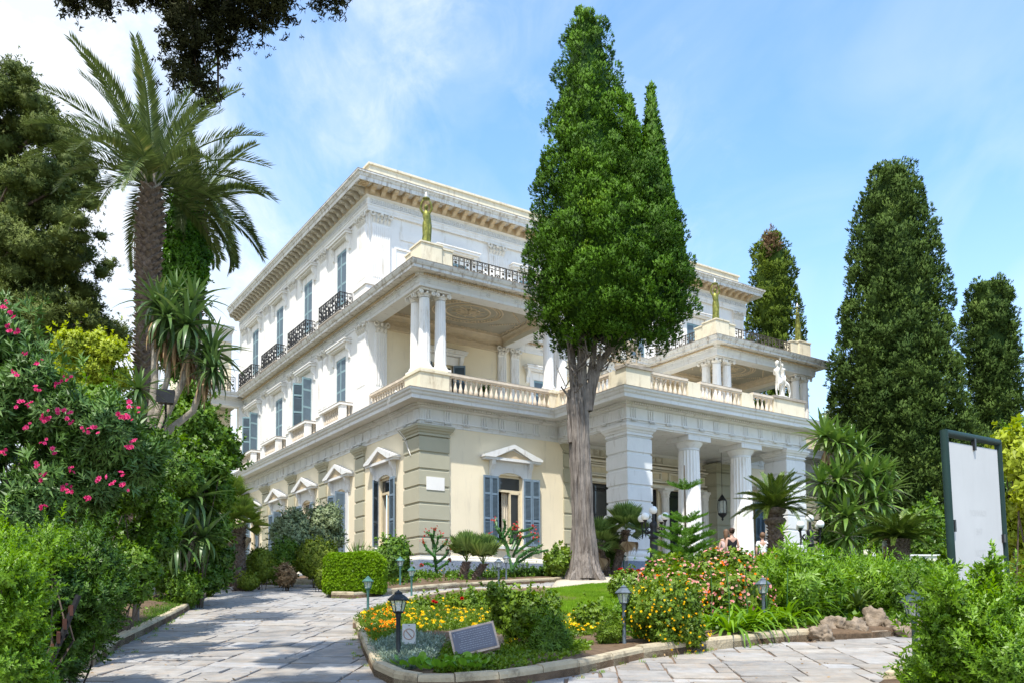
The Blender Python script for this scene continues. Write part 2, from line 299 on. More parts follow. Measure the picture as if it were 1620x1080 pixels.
def build(mb, name, m, parent=None, loc=(0, 0, 0), rot=(0, 0, 0), smooth=0, kind=None):
    me = bpy.data.meshes.new(name); me.from_pydata(mb.v, [], mb.f); me.materials.append(m)
    bm = bmesh.new(); bm.from_mesh(me); bmesh.ops.recalc_face_normals(bm, faces=bm.faces); bm.to_mesh(me); bm.free()
    if smooth: _auto(me, smooth if smooth > 0 else 3.2)
    return obj(name, me, parent, loc, rot, kind=kind)
def mesh_of(mb, name, m, smooth=0): o = build(mb, name, m, smooth=smooth); me = o.data; bpy.data.objects.remove(o); return me
def thing(name, label, cat, loc=(0, 0, 0), rotz_=0, group=None):
    o = bpy.data.objects.new(name, None); COL.objects.link(o); o.location = loc; o.rotation_euler = (0, 0, rotz_); o.empty_display_size = .2
    o['label'] = label; o['category'] = cat
    if group: o['group'] = group
    return o
def tag(o, label, cat, group=None):
    o['label'] = label; o['category'] = cat
    if group: o['group'] = group
    return o
def kids(o): return [c for c in COL.objects if c.parent == o]
def copy_tree(o, parent=None):
    c = o.copy(); COL.objects.link(c)
    if parent: c.parent = parent
    for ch in [x for x in list(COL.objects) if x.parent == o]: copy_tree(ch, c)
    return c
def dup(o, loc, rz=None, label=None, scale=None):
    c = copy_tree(o); c.location = loc
    if rz is not None: c.rotation_euler = (0, 0, rz)
    if label: c['label'] = label
    if scale: c.scale = (scale,)*3
    return c
# ------------------------------------------------------------------ the palace
ZB = 3.3
C0 = CAM+ray(664.4, 824.6)*35/ray(664.4, 824.6)[1]
PAL = thing('palace', 'white and cream neoclassical palace with loggias, balustrades and blue-grey shutters', 'palace', (C0[0], C0[1], ZB), PI/2-ANG)
def P2W(u, v, z): q = C0+u*EU+v*EV; return np.array([q[0], q[1], z])
def pb(mb, name, m, smooth=0, kind=None, parent=None, loc=(0, 0, 0), rot=(0, 0, 0)):
    return build(mb, name, m, parent or PAL, (loc[0], loc[1], loc[2]-(0 if parent else ZB)), rot, smooth, kind)
def pi(me, name, loc, rot=(0, 0, 0), scale=(1, 1, 1), parent=None):
    return obj(name, me, parent or PAL, (loc[0], loc[1], loc[2]-(0 if parent else ZB)), rot, scale)
BW = 25.45; PX0, PX1, PV = 7.05, 18.4, -4.68; BAY = 5.15; UB0, UB1 = 8.0, 17.45; LEND = 24.6
LROT = (0, 0, -PI/2)               # turns a piece made for the front (-v) to the left side (-u)
# walls with openings -------------------------------------------------
def wall(axis, c, a0, a1, z0, z1, holes=(), th=.35):
    """axis 'u': wall along u at v=c thick towards +v ; axis 'v': wall along v at u=c thick towards +u"""
    m = MB(); xs = sorted({a0, a1, *[h[0] for h in holes], *[h[1] for h in holes]}); zs = sorted({z0, z1, *[h[2] for h in holes], *[h[3] for h in holes]})
    for i in range(len(xs)-1):
        for k in range(len(zs)-1):
            xm, zm = (xs[i]+xs[i+1])/2, (zs[k]+zs[k+1])/2
            if any(h[0] < xm < h[1] and h[2] < zm < h[3] for h in holes): continue
            if axis == 'u': m.box(xs[i], xs[i+1], c, c+th, zs[k], zs[k+1])
            else: m.box(c, c+th, xs[i], xs[i+1], zs[k], zs[k+1])
    bm = bmesh.new(); me = bpy.data.meshes.new('t'); me.from_pydata(m.v, [], m.f); bm.from_mesh(me)
    bmesh.ops.remove_doubles(bm, verts=bm.verts, dist=1e-4)
    inner = [f for f in bm.faces if all(len(e.link_faces) > 2 for e in f.edges) and False]
    # remove the pairs of faces between touching cells
    seen = {}
    for f in bm.faces:
        k = tuple(sorted(v.index for v in f.verts)); seen.setdefault(k, []).append(f)
    bmesh.ops.delete(bm, geom=[f for fs in seen.values() if len(fs) > 1 for f in fs], context='FACES_ONLY')
    bm.to_mesh(me); bm.free(); m.v = [tuple(v.co) for v in me.vertices]; m.f = [tuple(p.vertices) for p in me.polygons]; bpy.data.meshes.remove(me)
    return m
VW = [8.3+4.65*k for k in range(4)]                          # window axes of the left side
gh = [(v-.62, v+.62, 4.75, 7.75) for v in [3.3]+VW]
pb(wall('v', 0, .36, LEND+.4, 3.9, 9.5, gh), 'wall', cream)
pb(wall('u', 0, 0, UB0, 3.9, 9.5, [(3.75, 5.05, 4.75, 7.75)]), 'wall', cream)
pb(wall('u', 0, UB1, BW, 3.9, 9.5, [(20.8, 22.1, 4.75, 7.75)]), 'wall', cream)
pb(wall('v', BW-.35, .36, LEND, 3.9, 9.5), 'wall', cream)
pb(wall('v', UB0-.35, .36, 1.2, 3.9, 9.5), 'wall', cream); pb(wall('v', UB1, .36, 1.2, 3.9, 9.5), 'wall', cream)
pb(wall('u', .85, UB0, UB1, 3.3, 9.8, [(8.75, 10.95, 3.35, 8.0), (11.55, 13.9, 3.35, 8.0), (14.5, 16.7, 3.35, 8.0)]), 'entrance_wall', cream)
sh = [(v-.6, v+.6, 11.75, 14.3) for v in VW]
pb(wall('v', 0, BAY, LEND+.4, 10.7, 16.1, sh), 'wall', white)
pb(wall('u', BAY, .353, BW, 10.7, 15.6, [(3.1, 4.7, 11.0, 13.9), (20.8, 22.4, 11, 13.9), (12, 13.4, 11, 13.9), (14.8, 16.2, 11, 13.9), (9.2, 10.6, 11, 13.9)]), 'wall', cream)
th_ = [(v-.62, v+.62, 17.0, 19.65) for v in VW]
pb(wall('v', 0, BAY+.36, LEND+.9, 16.1, 21.2, th_), 'wall', white)
pb(wall('u', BAY, 0, BW, 15.6, 21.2, [(4.0, 5.3, 16.1, 19.0), (8.4, 9.7, 16.1, 19.0), (12.1, 13.4, 16.1, 19.0), (15.8, 17.1, 16.1, 19), (20.4, 21.7, 16.1, 19)]), 'wall', white)
pb(wall('v', BW-.35, BAY+.36, LEND+.9, 10.7, 21.2), 'wall', white)
pb(wall('u', LEND+.9, 0, BW, 10.7, 21.2), 'wall', white)
# plinth and base mouldings
plan1 = [(0, LEND), (0, 0), (UB0, 0), (UB0, .85)]; plan1b = [(UB1, .85), (UB1, 0), (BW, 0), (BW, LEND)]
for pl in (plan1, plan1b):
    pb(MB().sweep(pl, [(-.2, 3.0), (.13, 3.0), (.13, 3.94), (-.2, 3.94)]), 'plinth', plinth_m)
    pb(MB().sweep(pl, [(-.2, 3.944), (.10, 3.944), (.10, 4.01), (.06, 4.04), (.06, 4.1), (.01, 4.15), (-.2, 4.15)]), 'base_moulding', pale)
# entablature and cornice of the ground storey
MAINP = [(0, LEND), (0, 0), (PX0, 0), (PX0, PV), (PX1, PV), (PX1, 0), (BW, 0), (BW, LEND)]
pb(MB().sweep(MAINP, [(-.3, 9.5), (.03, 9.5), (.03, 9.6), (.05, 9.6), (.05, 9.68), (.10, 9.68), (.10, 9.74), (.02, 9.74), (.02, 10.18), (.08, 10.2), (.14, 10.25), (.14, 10.28), (-.3, 10.28)]), 'frieze', white2)
pb(MB().sweep(MAINP, [(-.3, 10.284), (.24, 10.284), (.24, 10.35), (.32, 10.38), (.74, 10.38), (.74, 10.36), (.78, 10.36), (.78, 10.50), (.80, 10.52), (.84, 10.56), (.86, 10.63), (.92, 10.68), (.94, 10.75), (-.3, 10.79)]), 'cornice', white2)
pb(MB().sweep(MAINP, [(-.3, 10.795), (.95, 10.755), (.95, 10.775), (-.3, 10.815)]), 'cornice_flashing', capstone)
dn = MB()
def along(path, step, off, fn, start=.3, ends=.3):
    for i in range(len(path)-1):
        a, b = np.array(path[i], float), np.array(path[i+1], float); L = np.linalg.norm(b-a); d = (b-a)/L; nr = np.array([d[1], -d[0]])
        n = max(1, int(round((L-start-ends)/step)))
        for k in range(n+1):
            t = start+(L-start-ends)*k/n; p = a+d*t+nr*off; fn(p[0], p[1], math.atan2(d[1], d[0]), i)
def dent(x, y, a, i):
    c, s = math.cos(a), math.sin(a); w, t = .035, .04
    q = [(x+c*i_*w-s*j_*t, y+s*i_*w+c*j_*t) for i_, j_ in ((-1, -1), (1, -1), (1, 1), (-1, 1))]
    dn.add([(*p, 10.29) for p in q]+[(*p, 10.345) for p in q], [(0, 1, 5, 4), (1, 2, 6, 5), (2, 3, 7, 6), (3, 0, 4, 7), (0, 3, 2, 1)])
along(MAINP[0:7], .13, .27, dent, .1, .1)
pb(dn, 'dentil_course', white2, kind='stuff')
tg = MB()
for x in (-.12, 0, .12): tg.prism([(x-.045, -.03), (x-.022, -.055), (x+.022, -.055), (x+.045, -.03), (x+.045, 0), (x-.045, 0)], 9.745, 10.17, 2)
tg.box(-.19, .19, -.03, 0, 10.12, 10.17); tg.box(-.18, .18, -.118, -.06, 9.685, 9.72)
for x in (-.14, -.07, 0, .07, .14): tg.box(x-.02, x+.02, -.118, -.07, 9.62, 9.684)
tg.xf(t=(0, 0, -9.74)); tgm = mesh_of(tg, 'triglyph', white2)
along(MAINP[0:7], .93, .02, lambda x, y, a, i: pi(tgm, 'triglyph', (x, y, 9.74), (0, 0, a)), .35, .35)
# roofs / floors
pb(MB().box(.05, BW-.05, .4, LEND+.5, 10.4, 10.68), 'floor', pale)
pb(MB().box(PX0+.1, PX1-.1, PV+.1, .45, 10.3, 10.70), 'terrace_floor', pale)
pb(MB().box(.37, BW-.37, BAY+.37, LEND+.8, 16.2, 16.4), 'floor', pale)
pb(MB().box(.1, BW-.1, BAY+.1, LEND+.8, 21.25, 21.5), 'roof', pale)
pb(MB().box(-.0, BW, 0.37, LEND, 3.0, 3.34), 'floor', pale)
pb(MB().box(PX0-.6, PX1+.6, PV-.5, .83, 3.0, 3.38), 'porch_floor', pale)
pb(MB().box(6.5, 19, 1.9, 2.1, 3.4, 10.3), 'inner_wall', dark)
# portico beams + ceiling
mb = MB()
mb.box(PX0+.03, PX1-.03, PV+.03, PV+1.0, 9.44, 10.3); mb.box(PX0+.03, PX0+1.0, PV+1.003, 0, 9.44, 10.3); mb.box(PX1-1.0, PX1-.03, PV+1.003, 0, 9.44, 10.3)
pb(mb, 'portico_beam', white2)
mb = MB(); mb.box(PX0+1.0, PX1-1.0, PV+1.0, .84, 9.75, 9.8)
mb.sweep([(PX0+1.0, PV+1.0), (PX0+1.0, .82), (PX1-1.0, .82), (PX1-1.0, PV+1.0)], [(0, 9.6), (.12, 9.62), (.2, 9.74)], closed=True)
pb(mb, 'portico_ceiling', white2)
# quoins / rusticated piers ---------------------------------------------
def pier_blocks(u0, u1, v0, v1, z0, z1, n, m, nm='quoin_block', gap=.075):
    h = (z1-z0)/n; mbk = MB(); e = .012
    me = MB().add([(a, b, c) for a, b, c in ((0, 0, 0), (1, 0, 0), (1, 1, 0), (0, 1, 0), (0, 0, 1), (1, 0, 1), (1, 1, 1), (0, 1, 1))], [(0, 3, 2, 1), (4, 5, 6, 7), (0, 1, 5, 4), (1, 2, 6, 5), (2, 3, 7, 6), (3, 0, 4, 7)])
    W_, D_, H_ = u1-u0, v1-v0, h-gap
    b = MB(); q = .03
    rings = [(q, 0), (0, q*.8), (0, H_-q*.8), (q, H_)]
    for i, (o, z) in enumerate(rings): b.v += [(o, o, z), (W_-o, o, z), (W_-o, D_-o, z), (o, D_-o, z)]
    b.f = [(0, 3, 2, 1), (12, 13, 14, 15)]+[(k*4+i, k*4+(i+1) % 4, k*4+4+(i+1) % 4, k*4+4+i) for k in range(3) for i in range(4)]
    me = mesh_of(b, nm, m)
    for k in range(n): pi(me, nm, (u0, v0, z0+k*h+gap/2))
    return MB().box(u0+.05, u1-.05, v0+.05, v1-.05, z0, z1)
CAPP = [(.0, 9.06), (.03, 9.06), (.03, 9.12), (.0, 9.13), (0, 9.17), (.04, 9.2), (.06, 9.26), (.12, 9.31), (.14, 9.37), (.17, 9.4), (.17, 9.49)]
def pier(u0, u1, v0, v1, m, n=7, z0=4.16, z1=9.06):
    core = pier_blocks(u0, u1, v0, v1, z0, z1, n, m)
    core.box(u0+.02, u1-.02, v0+.02, v1-.02, z1+.002, 9.49)
    core.sweep([(u0, v1), (u0, v0), (u1, v0), (u1, v1)], CAPP, closed=True)
    pb(core, 'pier_capital', m)
pier(-.09, 1.34, -.09, 1.34, olive); pier(BW-1.34, BW+.09, -.09, 1.34, olive)
pier(7.3, UB0+.3, -.09, .9, olive); pier(UB1-.3, UB1+1.2, -.09, .9, olive)
for v in (5.95, 10.62, 15.27, 19.92, 24.3): pier(-.09, .3, v-.5, v+.5, olive)
for u0 in (PX0+.03, PX1-1.4):
    u1 = u0+1.37; v0, v1 = PV+.03, PV+1.37
    pier(u0, u1, v0, v1, white2, 7, 4.3, 9.0)
    pb(MB().sweep([(u0, v1), (u0, v0), (u1, v0), (u1, v1)], [(-.5, 3.85), (.12, 3.85), (.12, 3.97), (.07, 4.03), (.10, 4.08), (.10, 4.16), (.02, 4.28), (-.5, 4.28)], closed=True), 'pier_base', white)
    pb(MB().box(u0-.16, u1+.16, v0-.16, v1+.16, 3.0, 3.846), 'pier_plinth', plinth_m)
# portico columns
def shaft(r0, r1, z0, z1, n=40, dep=.07): return MB().lathe([(r0, z0), (r0*.995, z0+(z1-z0)*.33), (r1, z1)], n=n, flute=1, depth=dep)
for u in (11.28, 14.62):
    v = PV+.72
    c = pb(shaft(.53, .46, 3.5, 8.86), 'column', white, .5, loc=(u, v, 0))
    pb(MB().lathe([(.44, 8.86), (.475, 8.87), (.475, 8.93), (.46, 8.95), (.50, 9.02), (.58, 9.12), (.62, 9.19), (.62, 9.22)], n=28).box(-.68, .68, -.68, .68, 9.225, 9.435), 'capital', white2, .6, parent=c)
    pb(MB().lathe([(.66, 3.36), (.66, 3.46), (.60, 3.5), (.57, 3.56)], n=24), 'column_base', white, .6, parent=c)
# entrance: small white columns, glazed doors, diamond frieze
for u in (8.45, 11.25, 14.2, 17.0):
    c = pb(MB().lathe([(.26, 3.38), (.26, 3.5), (.23, 3.55), (.22, 3.6), (.195, 7.55)], n=24, flute=1, depth=.06), 'column', white, .5, loc=(u, .62, 0))
    pb(MB().lathe([(.2, 7.55), (.23, 7.62), (.22, 7.7), (.28, 7.85), (.3, 7.9)], n=8, ang=PI/8).box(-.32, .32, -.3, .2, 7.9, 8.02), 'capital', white, parent=c)
pb(MB().box(8.0, 17.45, .55, .84, 8.02, 8.16).box(8.0, 17.45, .6, .843, 8.3, 8.38).box(8.0, 17.45, .5, .843, 8.98, 9.07).box(8.0, 17.45, .6, .843, 9.18, 9.26).box(8, 17.45, .62, .843, 8.9, 8.94), 'entrance_beam', pale)
for u0, u1 in ((8.2, 10.8), (11.3, 14.1), (14.6, 17.2)):
    f = MB(); f.box(u0, u1, .72, .846, 8.42, 8.5).box(u0, u1, .72, .846, 8.78, 8.86).box(u0, u0+.1, .72, .846, 8.5, 8.78).box(u1-.1, u1, .72, .846, 8.5, 8.78)
    pb(f, 'panel_frame', pale)
    pb(MB().box(u0+.1, u1-.1, .83, .847, 8.5, 8.78), 'panel', cream2)
dm = MB().add([(-.2, 0, 0), (.2, 0, 0), (.2, 0, .4), (-.2, 0, .4), (0, -.16, .2)], [(0, 1, 4), (1, 2, 4), (2, 3, 4), (3, 0, 4)]); dmm = mesh_of(dm, 'diamond_block', pale)
for u in (8.3, 9.9, 10.35, 11.9, 13.5, 13.95, 15.5, 17.1): pi(dmm, 'diamond_block', (u, .80, 9.28))
for u0, u1 in ((8.53, 9.68), (10.57, 11.67), (12.13, 13.28), (14.17, 15.27), (15.73, 16.87)):
    pb(MB().box(u0, u1, .74, .842, 9.3, 9.62), 'frieze_panel', pale)
for u0, u1 in ((8.75, 10.95), (11.55, 13.9), (14.5, 16.7)):
    w = u1-u0; f = MB()
    for a, b in ((0, .09), (w-.09, w), (w/2-.07, w/2+.07)): f.box(u0+a, u0+b, .95, 1.02, 3.4, 8.0)
    for z in (3.4, 4.6, 6.3, 6.45, 7.9): f.box(u0, u1, .955, 1.015, z, z+.1)
    d = pb(f, 'glazed_door', irn)
    for s in range(2):
        a = u0+.09+s*(w/2-.02)
        pb(MB().box(a, a+w/2-.16, .975, .985, 4.7, 7.9), 'pane', gl, parent=d)
        pb(MB().box(a, a+w/2-.16, .97, .99, 3.5, 4.6), 'door_panel', irn, parent=d)
        g = MB()
        for k in range(7): g.ring((a+.09+k*(w/2-.34)/6, .95, 7.72), .075, .014, 10, 'y', 4)
        for k in range(3): g.ring((a+w/4-.08, .95, 5.0+k*.42), .16, .018, 12, 'y', 4)
        pb(g, 'door_grille', irn, parent=d, kind='stuff')
# ------------------------------------------------------------ windows (built facing -y at y=0, sill line z=0)
def pediment_window(loc, rot, open_deg=8, side=0):
    W_, H_ = 1.3, 3.0
    f = MB(); f.box(-.95, -.65, -.06, .02, -.1, 3.05).box(.65, .95, -.06, .02, -.1, 3.05)
    f.prism([(-.95, 2.9), (-.65, 2.9), (-.5, 3.02), (-.25, 3.09), (0, 3.11), (.25, 3.09), (.5, 3.02), (.65, 2.9), (.95, 2.9), (.95, 3.58), (-.95, 3.58)], -.065, .025)
    f.box(-1.0, 1.0, -.14, .02, -.22, -.1)
    w = pb(f, 'window', white2, loc=(loc[0], loc[1], loc[2]), rot=rot)
    for s in (-1, 1):
        p = MB(); p.prism([(-.28, 3.58), (-.25, 3.4), (-.14, 3.2), (-.1, 2.95), (-.03, 2.85), (-.0, 2.85), (0, 3.58)], s*.98-.09, s*.98+.09, 0)
        pb(p, 'bracket', white2, parent=w)
    p = MB(); A, B, C = 1.52, 3.62, 4.28
    tri_o = [(-A, B), (A, B), (A, B+.07), (0, C), (-A, B+.07)]; 
    p.box(-A+.06, A-.06, -.32, .02, B-.04, B+.07)
    for s in (-1, 1): p.prism([(s*A, B+.06), (s*A, B+.15), (0, C+.04), (0, C-.14), (s*(A-.55), B+.06)], -.38, .02)
    p.prism([(-A+.5, B+.07), (A-.5, B+.07), (0, C-.16)], -.26, .0)
    pb(p, 'pediment', white2, parent=w)
    pb(MB().prism([(-A+.62, B+.1), (A-.62, B+.1), (0, C-.22)], -.275, -.2), 'tympanum', tan, parent=w)
    # timber frame
    p = MB(); p.box(-.65, -.57, .1, .2, -.1, 2.95).box(.57, .65, .1, .2, -.1, 2.95).box(-.57, .57, .1, .2, 2.28, 2.38).box(-.57, .57, .1, .2, -.1, .0)
    p.prism([(-.65, 2.9), (.65, 2.9), (.5, 2.99), (.25, 3.06), (0, 3.08), (-.25, 3.06), (-.5, 2.99)], .1, .2)
    p.box(.02, .09, .08, .18, 0, 2.28).box(.5, .57, .08, .18, 0, 2.28).box(.02, .57, .08, .18, 2.2, 2.28)
    pb(p, 'frame', wood_c, parent=w)
    pb(MB().box(.02, .57, .13, .137, 0, 2.28).box(-.57, .57, .14, .147, 2.38, 2.92), 'pane', gl, parent=w)
    cu = MB(); xs = np.linspace(-.25, .6, 24); V = []
    for z in (-.1, 2.9): V += [(x, .32+.04*math.sin(i*2.1), z) for i, x in enumerate(xs)]
    cu.add(V, [(i, i+1, i+25, i+24) for i in range(23)]); pb(cu, 'curtain', curt, parent=w, smooth=1.2)
    for s in (-1, 1):
        shutter(.55 if side else .82, 2.95, shut, slat_m, 1 if side else 2, w, (s*.66, -.07, -.05), s, open_deg if not side else (side[0] if s > 0 else side[1]))
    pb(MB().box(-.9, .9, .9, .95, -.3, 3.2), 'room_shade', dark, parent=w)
    return w
def shutter(wd, ht, m, ms, n, parent, loc, side, deg):
    f = MB(); pw = wd/n
    for k in range(n):
        a = k*pw; f.box(a+.01, a+.07, -.05, 0, 0, ht).box(a+pw-.07, a+pw-.01, -.05, 0, 0, ht)
        for z in (0, ht*.36, ht*.72, ht-.1): f.box(a+.07, a+pw-.07, -.05, 0, z, z+.1)
    s = MB()
    for k in range(n):
        a = k*pw; z = .12
        while z < ht-.12:
            if not any(abs(z-q) < .1 for q in (ht*.36+.03, ht*.72+.03)): s.add([(a+.07, -.045, z), (a+pw-.07, -.045, z), (a+pw-.07, -.005, z+.045), (a+.07, -.005, z+.045)], [(0, 1, 2, 3)])
            z += .055
    s.box(.05, wd-.05, -.01, -.004, .05, ht-.05)
    rz = R(-deg) if side > 0 else R(deg)
    if side < 0: f.xf(np.diag([-1, 1, 1])); s.xf(np.diag([-1, 1, 1]))
    o = pb(f, 'shutter', m, parent=parent, loc=loc, rot=(0, 0, rz)); 
    q = pb(s, 'slats', ms, parent=parent, loc=loc, rot=(0, 0, rz)); q['kind'] = 'stuff'
    return o
pediment_window((4.4, 0, 4.75), (0, 0, 0), 6); pediment_window((21.45, 0, 4.75), (0, 0, 0), 6)
for i, v in enumerate([3.3]+VW): pediment_window((0, v, 4.75), LROT, 8, ((5, 132), (80, 12), (8, 10), (70, 10), (8, 12))[i])
def hood_window(loc, rot, H_, opened=0, m=shut2, hood=True):
    f = MB(); f.box(-.86, -.6, -.05, .02, -.05, H_+.02).box(.6, .86, -.05, .02, -.05, H_+.02).box(-.86, .86, -.05, .02, H_+.02, H_+.42)
    w = pb(f, 'window', white, loc=loc, rot=rot)
    if hood:
        p = MB(); p.box(-1.12, 1.12, -.26, .02, H_+.44, H_+.52).box(-1.2, 1.2, -.36, .02, H_+.525, H_+.64).box(-1.25, 1.25, -.40, .02, H_+.645, H_+.70)
        pb(p, 'hood', white, parent=w); pb(MB().box(-1.16, 1.16, -.32, .02, H_+.702, H_+.75), 'hood_flashing', capstone, parent=w)
        for s in (-1, 1):
            p = MB(); p.prism([(-.24, H_+.44), (-.2, H_+.25), (-.1, H_+.1), (-.08, H_-.15), (0, H_-.22), (0, H_+.44)], s*1.0-.09, s*1.0+.09, 0)
            pb(p, 'bracket', white, parent=w)
    p = MB(); p.box(-.6, -.52, .12, .2, 0, H_).box(.52, .6, .12, .2, 0, H_).box(-.52, .52, .12, .2, H_-.1, H_).box(-.04, .04, .12, .2, 0, H_-.1).box(-.52, .52, .121, .199, H_*.68, H_*.68+.07)
    pb(p, 'frame', wood_c, parent=w); pb(MB().box(-.55, .55, .15, .16, 0, H_-.05), 'pane', gl, parent=w)
    for s in (-1, 1):
        if opened: shutter(.6, H_, m, slat_m, 1, w, (s*.6, -.02, 0), s, opened)
        else: shutter(.6, H_, m, slat_m, 1, w, (s*.6, -.02, 0), s, 176)
    return w
for i, v in enumerate(VW): hood_window((0, v, 11.75), LROT, 2.55, (0, 75, 0, 70)[i])
for i, v in enumerate(VW): hood_window((0, v, 17.0), LROT, 2.65, 0)
for u in (4.65, 9.05, 12.75, 16.45, 21.05): hood_window((u, BAY, 16.1), (0, 0, 0), 2.9, 0)
for u in (3.9, 21.6):
    w = hood_window((u, BAY, 11.0), (0, 0, 0), 2.9, 35, shut)
for u in (9.9, 12.7, 15.5): hood_window((u, BAY, 11.0), (0, 0, 0), 2.9, 0)
# ------------------------------------------------------------ pilasters with leafy capitals on upper storeys
def leafcap(w, h, m=white):
    c = MB(); c.box(-w/2, w/2, -.10, .02, 0, h)
    n = max(3, int(w/.17))
    for row in range(2):
        for k in range(n):
            x = -w/2+w*(k+.5)/n; z = row*h*.4+.03
            c.add([(x-.055, -.1, z), (x+.055, -.1, z), (x+.075, -.19, z+h*.28), (x-.075, -.19, z+h*.28), (x, -.27, z+h*.33), (x, -.16, z+h*.42)], [(0, 1, 2, 3), (3, 2, 4), (3, 4, 5), (2, 5, 4)])
    for s in (-1, 1): c.ring((s*(w/2-.02), -.19, h*.78), .10, .045, 12, 'y', 5)
    c.ball((0, -.2, h*.78), .09, 8, 5)
    c.box(-w/2-.07, w/2+.07, -.17, .02, h*.93, h)
    return c
def pilaster(u, v, z0, z1, w, left, fl=True, base=.0, cap=.55, m=white):
    p = MB(); d = .1
    p.box(-w/2, w/2, -d, .02, z0+.22, z1-cap)
    if fl:
        n = int(w/.105)
        for k in range(n): x = -w/2+w*(k+.5)/n; p.box(x-.022, x+.022, -d-.035, -d, z0+.35, z1-cap-.06)
    p.box(-w/2-.07, w/2+.07, -d-.07, .02, z0, z0+.12); p.box(-w/2-.035, w/2+.035, -d-.035, .02, z0+.124, z0+.218)
    o = pb(p, 'pilaster', m, loc=(u, v, 0), rot=LROT if left else (0, 0, 0))
    pb(leafcap(w, cap), 'capital', orn, parent=o, loc=(0, 0, z1-cap))
for v in (10.62, 15.27, 19.92):
    pilaster(0, v-.33, 12.0, 15.28, .42, True, True, cap=.4); pilaster(0, v+.33, 12.0, 15.28, .42, True, True, cap=.4)
    pilaster(0, v, 17.05, 20.5, .85, True, True)
    for z0, z1 in ((10.79, 12.0), (16.06, 17.05)): pb(MB().box(-.2, .02, v-.62, v+.62, z0, z1-.12).box(-.26, .02, v-.68, v+.68, z1-.118, z1-.002), 'pilaster_pedestal', white)
pilaster(0, 5.75, 17.05, 20.5, .95, True); pilaster(.58, BAY, 17.05, 20.5, .95, False); pilaster(0, 24.5, 17.05, 20.5, .95, True)
pilaster(0, 5.7, 12.0, 15.28, .9, True, cap=.5); pilaster(.6, BAY, 12.0, 15.28, .6, False, cap=.5); pilaster(0, 24.3, 12.0, 15.28, .6, True, cap=.4)
pb(MB().box(-.22, 1.2, BAY-.22, BAY+.02, 16.06, 16.93).box(-.22, .02, BAY+.023, BAY+1.2, 16.06, 16.93).box(-.28, 1.26, BAY-.28, BAY+.02, 16.932, 17.045).box(-.28, .02, BAY+.023, BAY+1.26, 16.932, 17.045), 'corner_pedestal', white)
pb(MB().box(-.22, .02, BAY-.1, BAY+1.15, 10.79, 11.98), 'corner_pedestal', white)
for u in (7.31, 8.1, 17.35, 18.14, 10.9, 14.1): pilaster(u, BAY, 11.0, 15.28, .5, False, cap=.45, m=white)
for u in (7.0, 10.8, 14.6, 18.4, 24.9): pilaster(u, BAY, 17.05, 20.5, .9, False)
for u0, u1 in ((1.3, 3.6), (5.7, 6.4), (18.95, 20), (22.1, 24.3)):
    f = MB(); f.box(u0, u1, BAY-.05, BAY+.01, 19.0, 19.08).box(u0, u1, BAY-.05, BAY+.01, 17.2, 17.28).box(u0, u0+.09, BAY-.05, BAY+.01, 17.28, 19.0).box(u1-.09, u1, BAY-.05, BAY+.01, 17.28, 19)
    f.box(u0+.3, u1-.3, BAY-.045, BAY+.01, 19.5, 19.9); pb(f, 'wall_panel', white)
# ------------------------------------------------------------ top entablature, consoles, cornice, attic
TOPP = [(0, LEND+.9), (0, BAY), (BW, BAY), (BW, LEND+.9)]
pb(MB().sweep(TOPP, [(-.2, 20.5), (.12, 20.5), (.12, 20.62), (.14, 20.62), (.14, 20.76), (.17, 20.76), (.17, 20.82), (.12, 20.83), (.12, 21.10), (.18, 21.13), (.24, 21.18), (-.2, 21.18)]), 'top_frieze', white)
gk = MB()
def key(x, y, a, i):
    c, s = math.cos(a), math.sin(a)
    def bar(x0, x1, z0, z1):
        q = [(x+c*p-s*-t, y+s*p+c*-t) for p, t in ((x0, .032), (x1, .032), (x1, -.01), (x0, -.01))]
        gk.add([(*p, z0) for p in q]+[(*p, z1) for p in q], [(0, 1, 5, 4), (1, 2, 6, 5), (3, 0, 4, 7), (0, 3, 2, 1), (4, 5, 6, 7)])
    bar(-.1, .1, 20.86, 20.885); bar(-.1, -.075, 20.89, 21.05); bar(-.07, .06, 21.03, 21.055); bar(.035, .06, 20.94, 21.025); bar(-.03, .03, 20.93, 20.95)
along(TOPP[0:3], .22, .13, key, .1, .1)
pb(gk, 'greek_key_band', white2, kind='stuff')
pb(MB().sweep(TOPP, [(-.2, 21.184), (.26, 21.184), (.26, 21.5), (-.2, 21.5)]), 'console_band', tan)
pb(MB().sweep(TOPP, [(-.2, 21.504), (.78, 21.504), (.80, 21.47), (.84, 21.47), (.84, 21.64), (.88, 21.67), (.92, 21.76), (.98, 21.8), (.98, 21.86), (-.2, 21.95)]), 'top_cornice', white3)
pb(MB().sweep(TOPP, [(-.2, 21.954), (.99, 21.864), (.99, 21.89), (-.2, 21.98)]), 'cornice_flashing', capstone)
cs = MB(); cs.prism([(0, 0), (-.12, 0), (-.2, .05), (-.24, .13), (-.34, .17), (-.46, .17), (-.5, .24), (-.5, .3), (0, .3)], -.1, .1, 0); cs.box(-.13, .13, -.53, -.0, .302, .318)
cs.box(-.05, .05, -.515, -.2, .2, .29)
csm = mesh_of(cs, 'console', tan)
csl = mesh_of(cs, 'console', mat('grey_beige_stone_no_bounce', (.50, .46, .38), .8, .14, 3, .3, 25, stain=(.28, .22, .15), samt=.4, sthr=.58))
along(TOPP[0:3], .54, .26, lambda x, y, a, i: pi(csm if i else csl, 'console', (x, y, 21.184), (0, 0, a)), .0, .0)  # same consoles: warm bounce light is put into the front's tan, not the left's
ros = MB().box(-.2, .2, -.2, .2, -.05, 0); ros.ring((0, 0, -.06), .1, .03, 12); 
pb(ros, 'corner_rosette', tan, loc=(-.5, BAY-.5, 21.5))
